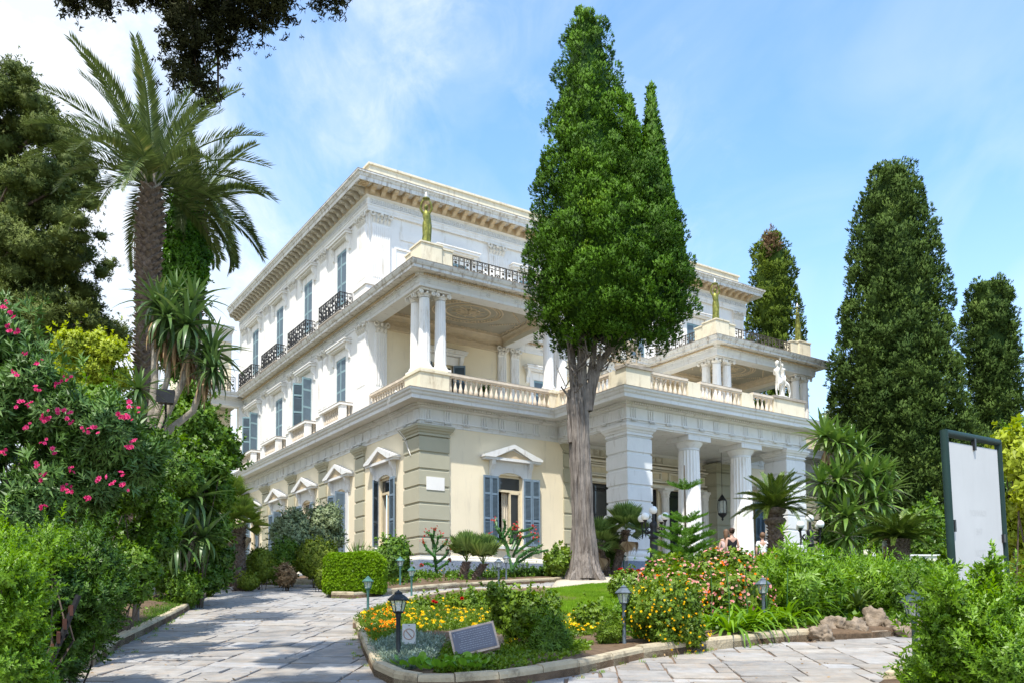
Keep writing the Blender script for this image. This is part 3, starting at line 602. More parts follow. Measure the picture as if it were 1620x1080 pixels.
pb(MB().sweep([(.15, LEND+.7), (.15, BAY+.25), (BW-.15, BAY+.25), (BW-.15, LEND+.7)], [(-.3, 21.9), (0, 21.9), (0, 22.15), (.03, 22.2), (.03, 22.85), (.1, 22.88), (.1, 22.98), (-.3, 23.0)]), 'attic_parapet', cream2)
# ------------------------------------------------------------ first floor: loggia entablature, roofs of the bays
E2 = [(-.6, 15.28), (.03, 15.28), (.03, 15.42), (.05, 15.42), (.05, 15.60), (.09, 15.62), (.09, 15.66), (-.6, 15.66)]
E2b = [(-.6, 15.664), (.20, 15.664), (.20, 15.75), (.26, 15.78), (.58, 15.78), (.60, 15.76), (.60, 15.87), (.65, 15.90), (.70, 15.99), (.72, 16.05), (-.6, 16.08)]
PB = [(0, LEND), (0, 0), (UB0, 0), (UB0, BAY), (UB1, BAY), (UB1, 0), (BW, 0), (BW, LEND)]
pb(MB().sweep(PB, E2), 'loggia_frieze', white2); pb(MB().sweep(PB, E2b), 'loggia_cornice', white3)
pb(MB().sweep(PB, [(-.6, 16.084), (.73, 16.054), (.73, 16.08), (-.6, 16.11)]), 'cornice_flashing', capstone)
d2 = MB()
def dent2(x, y, a, i):
    c, s = math.cos(a), math.sin(a); w, t = .035, .035
    q = [(x+c*i_*w-s*j_*t, y+s*i_*w+c*j_*t) for i_, j_ in ((-1, -1), (1, -1), (1, 1), (-1, 1))]
    d2.add([(*p, 15.675) for p in q]+[(*p, 15.745) for p in q], [(0, 1, 5, 4), (1, 2, 6, 5), (2, 3, 7, 6), (3, 0, 4, 7), (0, 3, 2, 1)])
along(PB[0:7], .12, .23, dent2, .1, .1); pb(d2, 'dentil_course', tan, kind='stuff')
rd = mesh_of(MB().ring((0, 0, 0), .09, .018, 14, 'y', 5).ball((0, 0, 0), .04, 8, 5), 'frieze_roundel', white2)
along(PB[0:7], 1.5, .06, lambda x, y, a, i: pi(rd, 'frieze_roundel', (x, y, 15.52), (0, 0, a)), .4, .4)
for a, b in ((0, UB0), (UB1, BW)):
    bm_ = MB(); bm_.box(a+.05, b-.05, .05, .62, 15.284, 15.9); bm_.box(a+.05, a+.62, .623, BAY, 15.284, 15.9); bm_.box(b-.62, b-.05, .623, BAY, 15.284, 15.9)
    pb(bm_, 'loggia_beam', pale)
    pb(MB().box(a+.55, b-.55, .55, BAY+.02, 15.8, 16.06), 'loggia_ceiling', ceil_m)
    o = MB(); cx, cy = (a+b)/2, .6+(BAY-.6)/2
    o.sweep([(a+.62, .62), (a+.62, BAY-.02), (b-.62, BAY-.02), (b-.62, .62)], [(0, 15.5), (.06, 15.55), (.1, 15.66), (.22, 15.72), (.22, 15.80)], closed=True)
    pb(o, 'coving', ceil_o)
    o = MB()
    for r_, t_ in ((1.5, .035), (1.25, .03), (.95, .045), (.5, .03)): 
        g_ = MB().ring((0, 0, 0), r_, t_, 40); g_.xf(np.diag([1.15, .92, .8]), (cx, cy, 15.79)); o.join(g_)
    for k in range(56):
        t = 2*PI*k/56; o.ball((cx+1.37*1.15*math.cos(t), cy+1.37*.92*math.sin(t), 15.79), .055, 5, 4)
    for k in range(10):
        t = 2*PI*k/10; o.tube([(cx+.1*math.cos(t), cy+.1*math.sin(t), 15.77), (cx+.5*math.cos(t+.25), cy+.4*math.sin(t+.25), 15.785), (cx+.85*math.cos(t), cy+.7*math.sin(t), 15.79)], [.05, .04, .015], 5)
    for s in (-1, 1):
        for k in range(12):
            for q in (-1, 1): o.ball((cx+s*(1.85+k*.09), cy+q*(1.0-k*.08), 15.79), .045, 5, 4)
    # leaf border
    for k in range(70):
        x = a+.95+k*(b-a-1.9)/69
        for y in (.95, BAY-.35): o.ball((x, y+.04*math.sin(k*1.7), 15.79), .05, 5, 4)
    for k in range(40):
        y = .95+k*(BAY-1.3)/39
        for x in (a+.95, b-.95): o.ball((x+.04*math.sin(k*1.7), y, 15.79), .05, 5, 4)
    pb(o, 'ceiling_ornament', ceil_o, kind='stuff')
    fz = MB(); fz.box(a+.62, b-.62, BAY-.06, BAY+.01, 15.1, 15.52).box(a+.62, b-.62, BAY-.09, BAY+.01, 15.02, 15.09)
    for k in range(12):
        x = a+.9+k*(b-a-1.8)/11; fz.ring((x, BAY-.07, 15.31), .09, .02, 10, 'y', 4)
        for q in (-.2, .2): fz.tube([(x+q-.06, BAY-.07, 15.25), (x+q, BAY-.07, 15.38), (x+q+.06, BAY-.07, 15.25)], .018, 4)
    pb(fz, 'wall_frieze', ceil_o)
# column clusters
def ion_cap(h=.32, r=.25):
    c = MB().lathe([(r*.88, 0), (r*.95, .03), (r*.9, .06), (r*1.15, .14)], n=16)
    for sx in (-1, 1):
        for sy in (-1, 1): 
            c.ring((sx*(r+.03), sy*(r+.03), h*.52), .075, .04, 10, 'y' , 5); c.ball((sx*(r+.03), sy*(r+.03), h*.52), .06, 7, 5)
    for k in range(4):
        a_ = k*PI/2; c.ball((math.cos(a_)*(r+.02), math.sin(a_)*(r+.02), h*.55), .06, 6, 5)
    c.box(-r-.1, r+.1, -r-.1, r+.1, h*.78, h); return c
sh_me = mesh_of(MB().lathe([(.25, 0), (.245, 1.0), (.215, 2.78)], n=32, flute=1, depth=.07), 'column', white, .5)
bs_me = mesh_of(MB().box(-.34, .34, -.34, .34, 0, .09).lathe([(.33, .09), (.34, .13), (.32, .17), (.28, .19), (.29, .23), (.27, .26)], n=20), 'column_base', white, .6)
cp_me = mesh_of(ion_cap(), 'capital', orn, .6)
def lcol(u, v, z=11.9):
    c = pi(sh_me, 'column', (u, v, z+.25)); obj('column_base', bs_me, c, (0, 0, -.25)); obj('capital', cp_me, c, (0, 0, 2.8))
for c0, su in ((.42, 1), (UB0-.42, -1), (UB1+.42, 1), (BW-.42, -1)):
    lcol(c0, .42); lcol(c0+su*.76, .42); lcol(c0, 1.18)
    a, b = sorted((c0-su*.42, c0+su*.96))
    pd = MB(); pd.box(a, b, .0, .84, 10.79, 11.72); pd.box(*sorted((c0-su*.42, c0+su*.42)), .843, 1.42, 10.79, 11.72)
    pd.box(a-.05, b+.05, -.05, .89, 11.723, 11.82); pd.box(*sorted((c0-su*.47, c0+su*.47)), .893, 1.47, 11.723, 11.82)
    pd.box(a+.03, b-.03, .03, .81, 11.823, 11.9); pd.box(*sorted((c0-su*.39, c0+su*.39)), .813, 1.45, 11.823, 11.9)
    pb(pd, 'column_pedestal', cream2)
# balustrades --------------------------------------------------------------
bal_me = mesh_of(MB().lathe([(.07, 0), (.07, .05), (.045, .07), (.075, .12), (.09, .19), (.08, .27), (.05, .38), (.038, .5), (.035, .56), (.06, .58), (.06, .61), (.045, .63), (.065, .66), (.065, .7)], n=8), 'baluster', balust, .8)
def balustrade(p0, p1, z=10.79, pitch=.25, sc=1.0, end=.12):
    p0, p1 = np.array(p0, float), np.array(p1, float); L = np.linalg.norm(p1-p0); d = (p1-p0)/L; a = math.atan2(d[1], d[0])
    r = pb(MB().box(0, L, -.11, .11, 0, .2*sc).box(0, L, -.085, .085, .9*sc, .96*sc).box(0, L, -.12, .12, .962*sc, 1.07*sc), 'balustrade_rail', balust, loc=(p0[0], p0[1], z), rot=(0, 0, a))
    build(MB().box(.01, L-.01, -.125, .125, 1.072*sc, 1.085*sc), 'rail_coping', capstone, r)
    n = max(1, int((L-2*end)/pitch))
    for k in range(n+1): obj('baluster', bal_me, r, (end+(L-2*end)*k/n, 0, .2*sc), (0, 0, 0), (1, 1, sc))
def pedestal(u0, u1, v0, v1, z0=10.79, h=1.0, m=cream2, cap=True):
    p = MB().box(u0, u1, v0, v1, z0, z0+h); pb(p, 'balustrade_pedestal', m)
    if cap: pb(MB().box(u0-.07, u1+.07, v0-.07, v1+.07, z0+h+.003, z0+h+.12), 'pedestal_cap', capstone)
VB = .16
balustrade((1.38, VB), (7.02, VB)); balustrade((VB, BAY-.1), (VB, 1.42)); balustrade((BW-1.38, VB), (PX1+.2, VB))
pp = PV+.12
pedestal(PX0, PX0+1.35, PV, PV+.55, h=1.05); pedestal(PX0, PX0+.5, PV+.553, PV+1.1, h=1.05, cap=False); pedestal(PX1-2.2, PX1, PV, PV+.55, h=1.02)
pedestal(10.6, 11.35, PV+.02, PV+.4, h=.98, cap=False); pedestal(14.0, 14.75, PV+.02, PV+.4, h=.98, cap=False)
balustrade((PX0+1.35, pp), (10.6, pp)); balustrade((11.35, pp), (14.0, pp)); balustrade((14.75, pp), (PX1-2.2, pp))
balustrade((PX0+.12, -.1), (PX0+.12, PV+1.1)); balustrade((PX1-.12, PV+.55), (PX1-.12, -.1))
pedestal(PX0-.02, PX0+.3, -.05, .35, h=.98, cap=False); pedestal(PX1-.3, PX1+.02, -.05, .35, h=.98, cap=False)
# pedestals for the torch bearers
for u0, s in ((0, 1), (UB0, -1), (UB1, 1), (BW, -1)):
    f = lambda a, b: sorted((u0+s*a, u0+s*b))
    pd = MB(); pd.box(*f(.12, 1.1), .12, 1.1, 16.1, 17.2); pd.box(*f(1.1, 1.65), .2, .7, 16.1, 17.12); pd.box(*f(.2, .7), 1.103, 1.75, 16.1, 17.12)
    pd.box(*f(.08, 1.14), .08, 1.14, 17.203, 17.27); pd.box(*f(1.143, 1.69), .16, .74, 17.123, 17.19); pd.box(*f(.16, .74), 1.143, 1.79, 17.123, 17.19)
    pb(pd, 'statue_pedestal', cream2)
# iron railings ------------------------------------------------------------
def rail_panel(L, H_=.95):
    g = MB(); t = .022
    g.box(0, L, -t, t, H_-.03, H_); g.box(0, L, -.01, .01, H_-.2, H_-.18); g.box(0, L, -t, t, .04, .065)
    for x in (0.02, L*.36, L*.64, L-.02): g.box(x-.018, x+.018, -.018, .018, 0, H_-.03)
    for z in (.24, .46): 
        g.ring((L*.5, 0, z), 0.095*L/.8, .024, 12, 'y', 4); g.ball((L*.5, 0, z), .06, 6, 4, (1, .4, 1))
    for x in (.18, .82):
        for z in (.2, .45, .66): g.ring((L*x, 0, z), .05, .017, 8, 'y', 4); g.ball((L*x, 0, z), .04, 6, 4, (1, .4, 1))
        g.ring((L*x, 0, H_-.11), .06, .012, 8, 'y', 4)
    g.ring((L*.5, 0, H_-.11), .07, .012, 10, 'y', 4)
    return g
rp_me = mesh_of(rail_panel(.85), 'railing_panel', irng); bp_me = mesh_of(rail_panel(.9, .92), 'railing_panel', irn)
def railing(p0, p1, z, me=rp_me, w=.85, parent=None):
    p0, p1 = np.array(p0, float), np.array(p1, float); L = np.linalg.norm(p1-p0); d = (p1-p0)/L; a = math.atan2(d[1], d[0]); n = max(1, round(L/w))
    for k in range(n): q = p0+d*L*k/n; pi(me, 'railing_panel', (q[0], q[1], z), (0, 0, a), (L/n/w, 1, 1), parent)
railing((1.7, .3), (UB0-1.7, .3), 16.12); railing((.35, BAY-.35), (.35, 1.8), 16.12); railing((UB0-.35, 1.8), (UB0-.35, BAY-.2), 16.12)
railing((UB1+1.7, .3), (BW-1.7, .3), 16.12); railing((UB1+.35, BAY-.2), (UB1+.35, 1.8), 16.12)
for v in VW:
    b = pb(MB().box(-.72, 0, v-1.38, v+1.38, 16.12, 16.2), 'iron_balcony', capstone)
    railing((-.68, v+1.36), (-.68, v-1.36), 16.2, bp_me, .9, None)
    railing((-.68, v-1.36), (-.05, v-1.36), 16.2, bp_me, .9); railing((-.68, v+1.36), (-.05, v+1.36), 16.2, bp_me, .9)
    # stone balcony below
    b = pb(MB().box(-.62, .0, v-1.35, v+1.35, 10.8, 10.98).box(-.66, 0, v-1.4, v+1.4, 11.72, 11.82).box(-.60, -.3, v-1.34, v-1.05, 10.983, 11.717).box(-.6, -.3, v+1.05, v+1.34, 10.983, 11.717).box(-.56, -.5, v-1.05, v+1.05, 10.983, 11.08), 'stone_balcony', white)
    for k in range(9): obj('baluster', bal_me, b, (-.45, v-.92+k*.23, 11.0-ZB+ZB), (0, 0, 0), (.95, .95, 1.03))
    for k in range(2): obj('baluster', bal_me, b, (-.12, v-1.2+k*2.4, 11.0), (0, 0, 0), (.95, .95, 1.03))
    pb(MB().box(-.665, 0, v-1.41, v+1.41, 11.823, 11.86), 'balcony_coping', capstone, parent=b)
# ------------------------------------------------------------ rear wing (behind, reaching left)
WX = -3.9; WV = LEND
pb(wall('u', WV, WX, -.12, 3.3, 9.5), 'wing_wall', cream); 
wp = [(WX, WV), (-.02, WV)]
pb(MB().sweep(wp, [(-.3, 9.5), (.03, 9.5), (.03, 9.74), (.02, 10.18), (.14, 10.25), (-.3, 10.28)]), 'frieze', white2)
pb(MB().sweep(wp, [(-.3, 10.284), (.24, 10.284), (.32, 10.38), (.78, 10.38), (.78, 10.50), (.92, 10.68), (.94, 10.75), (-.3, 10.79)]), 'cornice', white2)
pb(MB().box(WX, -.02, WV+.1, WV+3.5, 10.4, 10.75), 'floor', pale)
pb(wall('u', WV+3.2, WX, 0, 10.7, 21.0, [(-2.4, -1.2, 11.3, 14.1), (-2.4, -1.2, 16.4, 19.2)]), 'wing_wall', cream)
pb(MB().sweep(wp, E2), 'loggia_frieze', white2); pb(MB().sweep(wp, E2b), 'loggia_cornice', white2)
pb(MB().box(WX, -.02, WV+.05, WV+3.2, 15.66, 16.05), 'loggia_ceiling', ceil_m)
pb(MB().box(-3.6, -3.2, WV+.6, WV+3.19, 15.2, 15.65), 'loggia_beam', pale)
for z in (11.3, 16.3): hood_window((-1.8, WV+3.2, z), (0, 0, 0), 2.8, 75, shut, hood=z > 12)
railing((WX, WV-.5), (-.75, WV-.5), 16.1, rp_me, .85)
pb(MB().sweep([(WX, WV+3.2), (0, WV+3.2)], [(-.3, 20.4), (.1, 20.4), (.1, 20.9), (.2, 20.95), (.6, 21.1), (.7, 21.3), (-.3, 21.35)]), 'top_cornice', white2)
pb(MB().box(-.35, .0, WV-.02, WV+.5, 10.79, 15.27), 'wing_pier', white)
# name-less sheet on the corner pier, cables, vents
pb(MB().box(.24, 1.08, -.115, -.095, 6.82, 7.36), 'blank_plaque', white)
# ------------------------------------------------------------------ foliage tools (numpy)
def fast(name, V, F, m, rnd=None, parent=None, loc=(0, 0, 0), kind=None, nrm=None, nb=.72):
    """V (n,3), F (m,k) array of equal-sided faces"""
    me = bpy.data.meshes.new(name); n, k = F.shape
    if nrm is not None:        # leaves take most of their shading normal from the clump they sit on, so clumps read as rounded
        g = np.cross(V[F[:, 2]]-V[F[:, 0]], V[F[:, 3]]-V[F[:, 1]]); g /= np.linalg.norm(g, axis=1, keepdims=True)+1e-12
        fl = (g*nrm).sum(1) < 0; F = np.where(fl[:, None], F[:, ::-1], F); g = np.where(fl[:, None], -g, g)
        fn = nrm*nb+g*(1-nb); VN = np.zeros_like(V)
        for c in range(k): VN[F[:, c]] += fn
        VN /= np.linalg.norm(VN, axis=1, keepdims=True)+1e-12
    me.vertices.add(len(V)); me.vertices.foreach_set('co', np.ascontiguousarray(V, dtype=np.float32).ravel())
    me.loops.add(n*k); me.loops.foreach_set('vertex_index', np.ascontiguousarray(F, dtype=np.int32).ravel())
    me.polygons.add(n); me.polygons.foreach_set('loop_start', np.arange(0, n*k, k, dtype=np.int32))
    me.update(calc_edges=True); me.materials.append(m)
    if rnd is not None:
        a = me.attributes.new('rnd', 'FLOAT', 'FACE'); a.data.foreach_set('value', rnd.astype(np.float32))
    if nrm is not None: me.shade_smooth(); me.normals_split_custom_set_from_vertices(VN.astype(np.float32))
    return obj(name, me, parent, loc, kind=kind)
def basis(d, roll=None, rng=RNG):
    d = d/np.linalg.norm(d, axis=1, keepdims=True); n = len(d)
    ref = np.where(np.abs(d[:, 2:3]) > .92, np.array([[1., 0, 0]]), np.array([[0, 0, 1.]]))
    x = np.cross(ref, d); x /= np.linalg.norm(x, axis=1, keepdims=True); y = np.cross(d, x)
    if roll is None: roll = rng.uniform(0, 2*PI, n)
    c, s = np.cos(roll)[:, None], np.sin(roll)[:, None]
    return np.stack([c*x+s*y, -s*x+c*y, d], axis=2)       # columns = local axes
def scatter(T, pos, dirs, size, roll=None, rng=RNG, patch=.5):
    TV, TF = T; B = basis(dirs, roll, rng); n = len(pos)
    V = np.einsum('nij,kj->nki', B, TV)*np.asarray(size).reshape(-1, 1, 1)+pos[:, None, :]
    F = TF[None]+(np.arange(n)*len(TV))[:, None, None]
    r = np.clip(rng.uniform(0, 1, n)[:, None]*patch+rng.uniform(0, 1, (n, len(TF)))*(1-patch), 0, 1)
    return V.reshape(-1, 3), F.reshape(-1, TF.shape[1]), r.ravel()
def merge(parts):
    V, F, Rn, b = [], [], [], 0
    NN = [q[3] for q in parts if len(q) > 3]
    for q in parts: V.append(q[0]); F.append(q[1]+b); Rn.append(q[2]); b += len(q[0])
    o = (np.concatenate(V), np.concatenate(F), np.concatenate(Rn)); return o+(np.concatenate(NN),) if len(NN) == len(parts) else o
def leafT(L, w, fold=.25, bend=.15, base=.0, at_=.42):
    """one leaf along +z, folded along its midrib: 4 vertices, 1 face -> rhombus"""
    return np.array([[0, 0, base], [w/2, fold*w, base+L*at_], [0, -bend*L, base+L], [-w/2, fold*w, base+L*at_]]), np.array([[0, 1, 2, 3]])
def sprigT(n, L, w, stem, spread=55, droop=0, rng=None, tipw=1.):
    """a shoot along +z carrying n leaves around it"""
    rng = rng or np.random.default_rng(3); V, F = [], []
    for i in range(n):
        t = i/max(1, n-1); a = i*2.4+rng.uniform(-.3, .3); sp_ = R(spread)*(1-.62*t)*rng.uniform(.85, 1.15)
        d = np.array([[math.sin(sp_)*math.cos(a), math.sin(sp_)*math.sin(a), math.cos(sp_)-droop]])
        lv, lf = leafT(L*(.75+.35*math.sin(PI*min(1, t+.25)))*rng.uniform(.85, 1.1), w)
        B = basis(d, np.array([rng.uniform(-.4, .4)]))[0]
        v = lv@B.T+np.array([0, 0, stem*t]); F.append(lf+4*i); V.append(v)
    return np.concatenate(V), np.concatenate(F)
def bladeT(L, w, arch=.5, seg=5, taper=.9, vfold=.3, start=.0):
    """long arching blade starting along +z and bending towards +x"""
    V, F = [], []
    for i in range(seg+1):
        t = i/seg; a = arch*t**1.4*PI/2; 
        x = L*(t*math.sin(a)*.8+.02*t); z = L*t*math.cos(a*.85)+start; ww = w*(.35+.65*math.sin(PI*min(1, .12+t*.55)**.9))*(1-taper*t**2.2)+.001
        V += [[x, -ww/2, z+vfold*ww*.5], [x, 0, z], [x, ww/2, z+vfold*ww*.5]]
    for i in range(seg): b = i*3; F += [[b, b+1, b+4, b+3], [b+1, b+2, b+5, b+4]]
    return np.array(V), np.array(F)
def surf_pts(blobs, n, rng, zmin=None, up=.0, under=True):
    """random points + normals on the outside of a union of ellipsoids (c, r)"""
    C = np.array([b[0] for b in blobs], float); Q = np.array([b[1] for b in blobs], float)
    area = (Q[:, 0]*Q[:, 1]+Q[:, 1]*Q[:, 2]+Q[:, 0]*Q[:, 2]); k = rng.choice(len(blobs), int(n*1.9), p=area/area.sum())
    d = rng.normal(size=(len(k), 3)); d /= np.linalg.norm(d, axis=1, keepdims=True)
    P = C[k]+d*Q[k]; N_ = d/Q[k]; N_ /= np.linalg.norm(N_, axis=1, keepdims=True)
    keep = np.ones(len(k), bool)
    for j in range(len(blobs)):
        ins = (((P-C[j])/Q[j])**2).sum(1) < .80; keep &= ~(ins & (k != j))
    if zmin is not None: keep &= P[:, 2] > zmin
    P, N_ = P[keep], N_[keep]
    return P[:n], N_[:n]
def blobs_in(center, radii, n, rs, rng, shell=.75, squash=1., box=False):
    out = [((0, 0, 0), tuple(np.array(radii)*.72))]
    for i in range(n):
        d = rng.normal(size=3); d /= np.linalg.norm(d)
        if box: d = d/np.max(np.abs(d))*.95
        q = d*np.array(radii)*shell*rng.uniform(.85, 1.05); r = rs*rng.uniform(.7, 1.25)
        out.append((tuple(q), (r, r, r*squash)))
    return [((c[0]+center[0], c[1]+center[1], c[2]+center[2]), r) for c, r in out]
def core_mesh(blobs, sc=.86, n=10, m=7, zmin=None):
    g = MB()
    for c, r in blobs: g.ball(c, 1, n, m, (r[0]*sc, r[1]*sc, r[2]*sc))
    V = np.array(g.v); 
    if zmin is not None: V[:, 2] = np.maximum(V[:, 2], zmin)
    F = np.array([f for f in g.f if len(f) == 4]); per = len(F)//len(blobs); ctr = np.repeat(np.array([b[0] for b in blobs]), per, 0); q = V[F].mean(1)-ctr; q /= np.linalg.norm(q, axis=1, keepdims=True)+1e-9
    return V, F, np.full(len(F), .3), q
def foliage(name, blobs, T, n, size, m, parent, seed=0, up=.35, jit=.35, core=True, zmin=0., depth=.1, extra=None, kind=None, fray=.2, nb=.62):
    rng = np.random.default_rng(seed+100); P, N_ = surf_pts(blobs, n, rng, zmin)
    d = N_+np.array([0, 0, up])+rng.normal(size=N_.shape)*jit; P = P-N_*rng.uniform(0, depth, (len(P), 1))*1.0-N_*size*.25
    fr_ = rng.uniform(0, 1, (len(P), 1)) < fray; P = P+np.where(fr_, (N_*.7+np.array([0, 0, .5])+rng.normal(size=P.shape)*.3)*np.minimum(rng.exponential(size*.55, (len(P), 1)), size*1.5), 0)
    NN = N_+np.array([0, 0, .25]); NN /= np.linalg.norm(NN, axis=1, keepdims=True)
    parts = [scatter(T, P, d, size*rng.uniform(.6, 1.3, len(P)), rng=rng)+(np.repeat(NN, len(T[1]), 0),)]
    if core: parts.append(core_mesh(blobs, .8 if core is True else core, zmin=zmin-.05))
    if extra: parts += extra
    return _f(name, merge(parts), m, parent, kind, nb)
def _f(name, t, m, parent, kind=None, nb=.72): return fast(name, t[0], t[1], m, t[2], parent, kind=kind, nrm=t[3] if len(t) > 3 else None, nb=nb)
def flowers(parent, blobs, n, size, m, seed=0, per=6, zmin=.05, zlow=None, out=.10, name='flowers', sel=None, heads=1):
    """flower heads: little domes of petals standing on the outside of the plant"""
    rng = np.random.default_rng(seed+500); P, N_ = surf_pts(blobs, int(n*3), rng, zmin)
    k = np.ones(len(P), bool)
    if sel is not None: k = sel(P, N_)
    P, N_ = P[k][:n], N_[k][:n]; P = P+N_*out
    T = petalT(per)
    return _f(name, scatter(T, P, N_+np.array([0, -.25, .35])+rng.normal(size=N_.shape)*.25, size*rng.uniform(.7, 1.3, len(P)), rng=rng, patch=.8), m, parent, 'stuff')
def petalT(n=6, L=.5, w=.45, tilt=60):
    V, F = [], []
    for i in range(n):
        a = 2*PI*i/n; B = basis(np.array([[math.sin(R(tilt))*math.cos(a), math.sin(R(tilt))*math.sin(a), math.cos(R(tilt))]]), np.array([0.]))[0]
        v, f = leafT(L, w, .1, .0); V.append(v@B.T); F.append(f+4*i)
    for i in range(n//2):
        a = 2*PI*i/(n//2)+.5; B = basis(np.array([[math.sin(R(25))*math.cos(a), math.sin(R(25))*math.sin(a), math.cos(R(25))]]), np.array([0.]))[0]
        v, f = leafT(L*.8, w, .1, .0); F.append(f+len(np.concatenate(V))); V.append(v@B.T)
    return np.concatenate(V), np.concatenate(F)
def limb(m, pts, rad, n=8): m.tube(pts, rad, n); return m
def twigs(parent, base, blobs, m, n=9, r=.03, seed=1, name='stems', spread=.15):
    rng = np.random.default_rng(seed); g = MB()
    for i in range(n):
        c, q = blobs[rng.integers(len(blobs))]; b = np.array([rng.uniform(-1, 1)*spread, rng.uniform(-1, 1)*spread, -.1]); e = np.array(c); mid = (b+e)/2+rng.normal(size=3)*np.array([.1, .1, .02])*np.linalg.norm(e-b)
        g.tube([b, mid, e], [r, r*.7, r*.35], 6)
    return build(g, name, m, parent, smooth=1)
# templates
TS_small = sprigT(6, .5, .26, .55, 62)
TS_box = sprigT(6, .55, .42, .45, 65)
TS_fine = sprigT(10, .38, .11, .8, 55)
TS_long = sprigT(9, .62, .13, .5, 58)
TS_near = sprigT(16, .30, .115, .95, 58)
TS_rose = sprigT(5, .6, .45, .5, 70)
TS_cyp = sprigT(4, .66, .27, .5, 42)
TS_con = sprigT(7, .5, .16, .5, 60, .0)
def plant(kind, label, cat, base, blobs, T, n, size, m, seed, stem=bark_d, group=None, nst=7, **kw):
    r = thing(kind, label, cat, base, 0, group)
    foliage('foliage', blobs, T, n, size, m, r, seed, **kw)
    if stem: twigs(r, base, blobs, stem, nst, .025*max(.6, abs(blobs[0][1][2])), seed)
    return r
def shrub(kind, label, cat, x0, x1, y0, d, T, n, size, m, seed, nb=14, lump=.33, y1=None, up=.35, ry=None, group=None, shell=.72, stem=bark_d, **kw):
    """a bush seen between photo columns x0..x1, top at row y0, standing on the ground at distance d"""
    B = gd((x0+x1)/2, d); top = at((x0+x1)/2, y0, d)[2]-B[2]; rx = M_((x1-x0)/2, d); rz = top/2 if y1 is None else (top-(at((x0+x1)/2, y1, d)[2]-B[2]))/2
    rad = (rx, ry or rx*.8, max(rz, .1)); rng = np.random.default_rng(seed)
    bl = blobs_in((0, 0, top-rz), rad, nb, lump*min(rx, rz*1.3), rng, shell)
    tz = max(c[2]+q[2] for c, q in bl)+size*.4; sx = max(abs(c[0])+q[0] for c, q in bl)+size*.3; kx, kz = min(1, rx/sx), min(1, top/tz)
    bl = [((c[0]*kx, c[1]*kx, c[2]*kz), (q[0]*kx, q[1]*kx, q[2]*kz)) for c, q in bl]
    r = plant(kind, label, cat, B, bl, T, n, size, m, seed, group=group, up=up, stem=stem, **kw)
    r_bl[r.name] = bl
    return r, bl
r_bl = {}
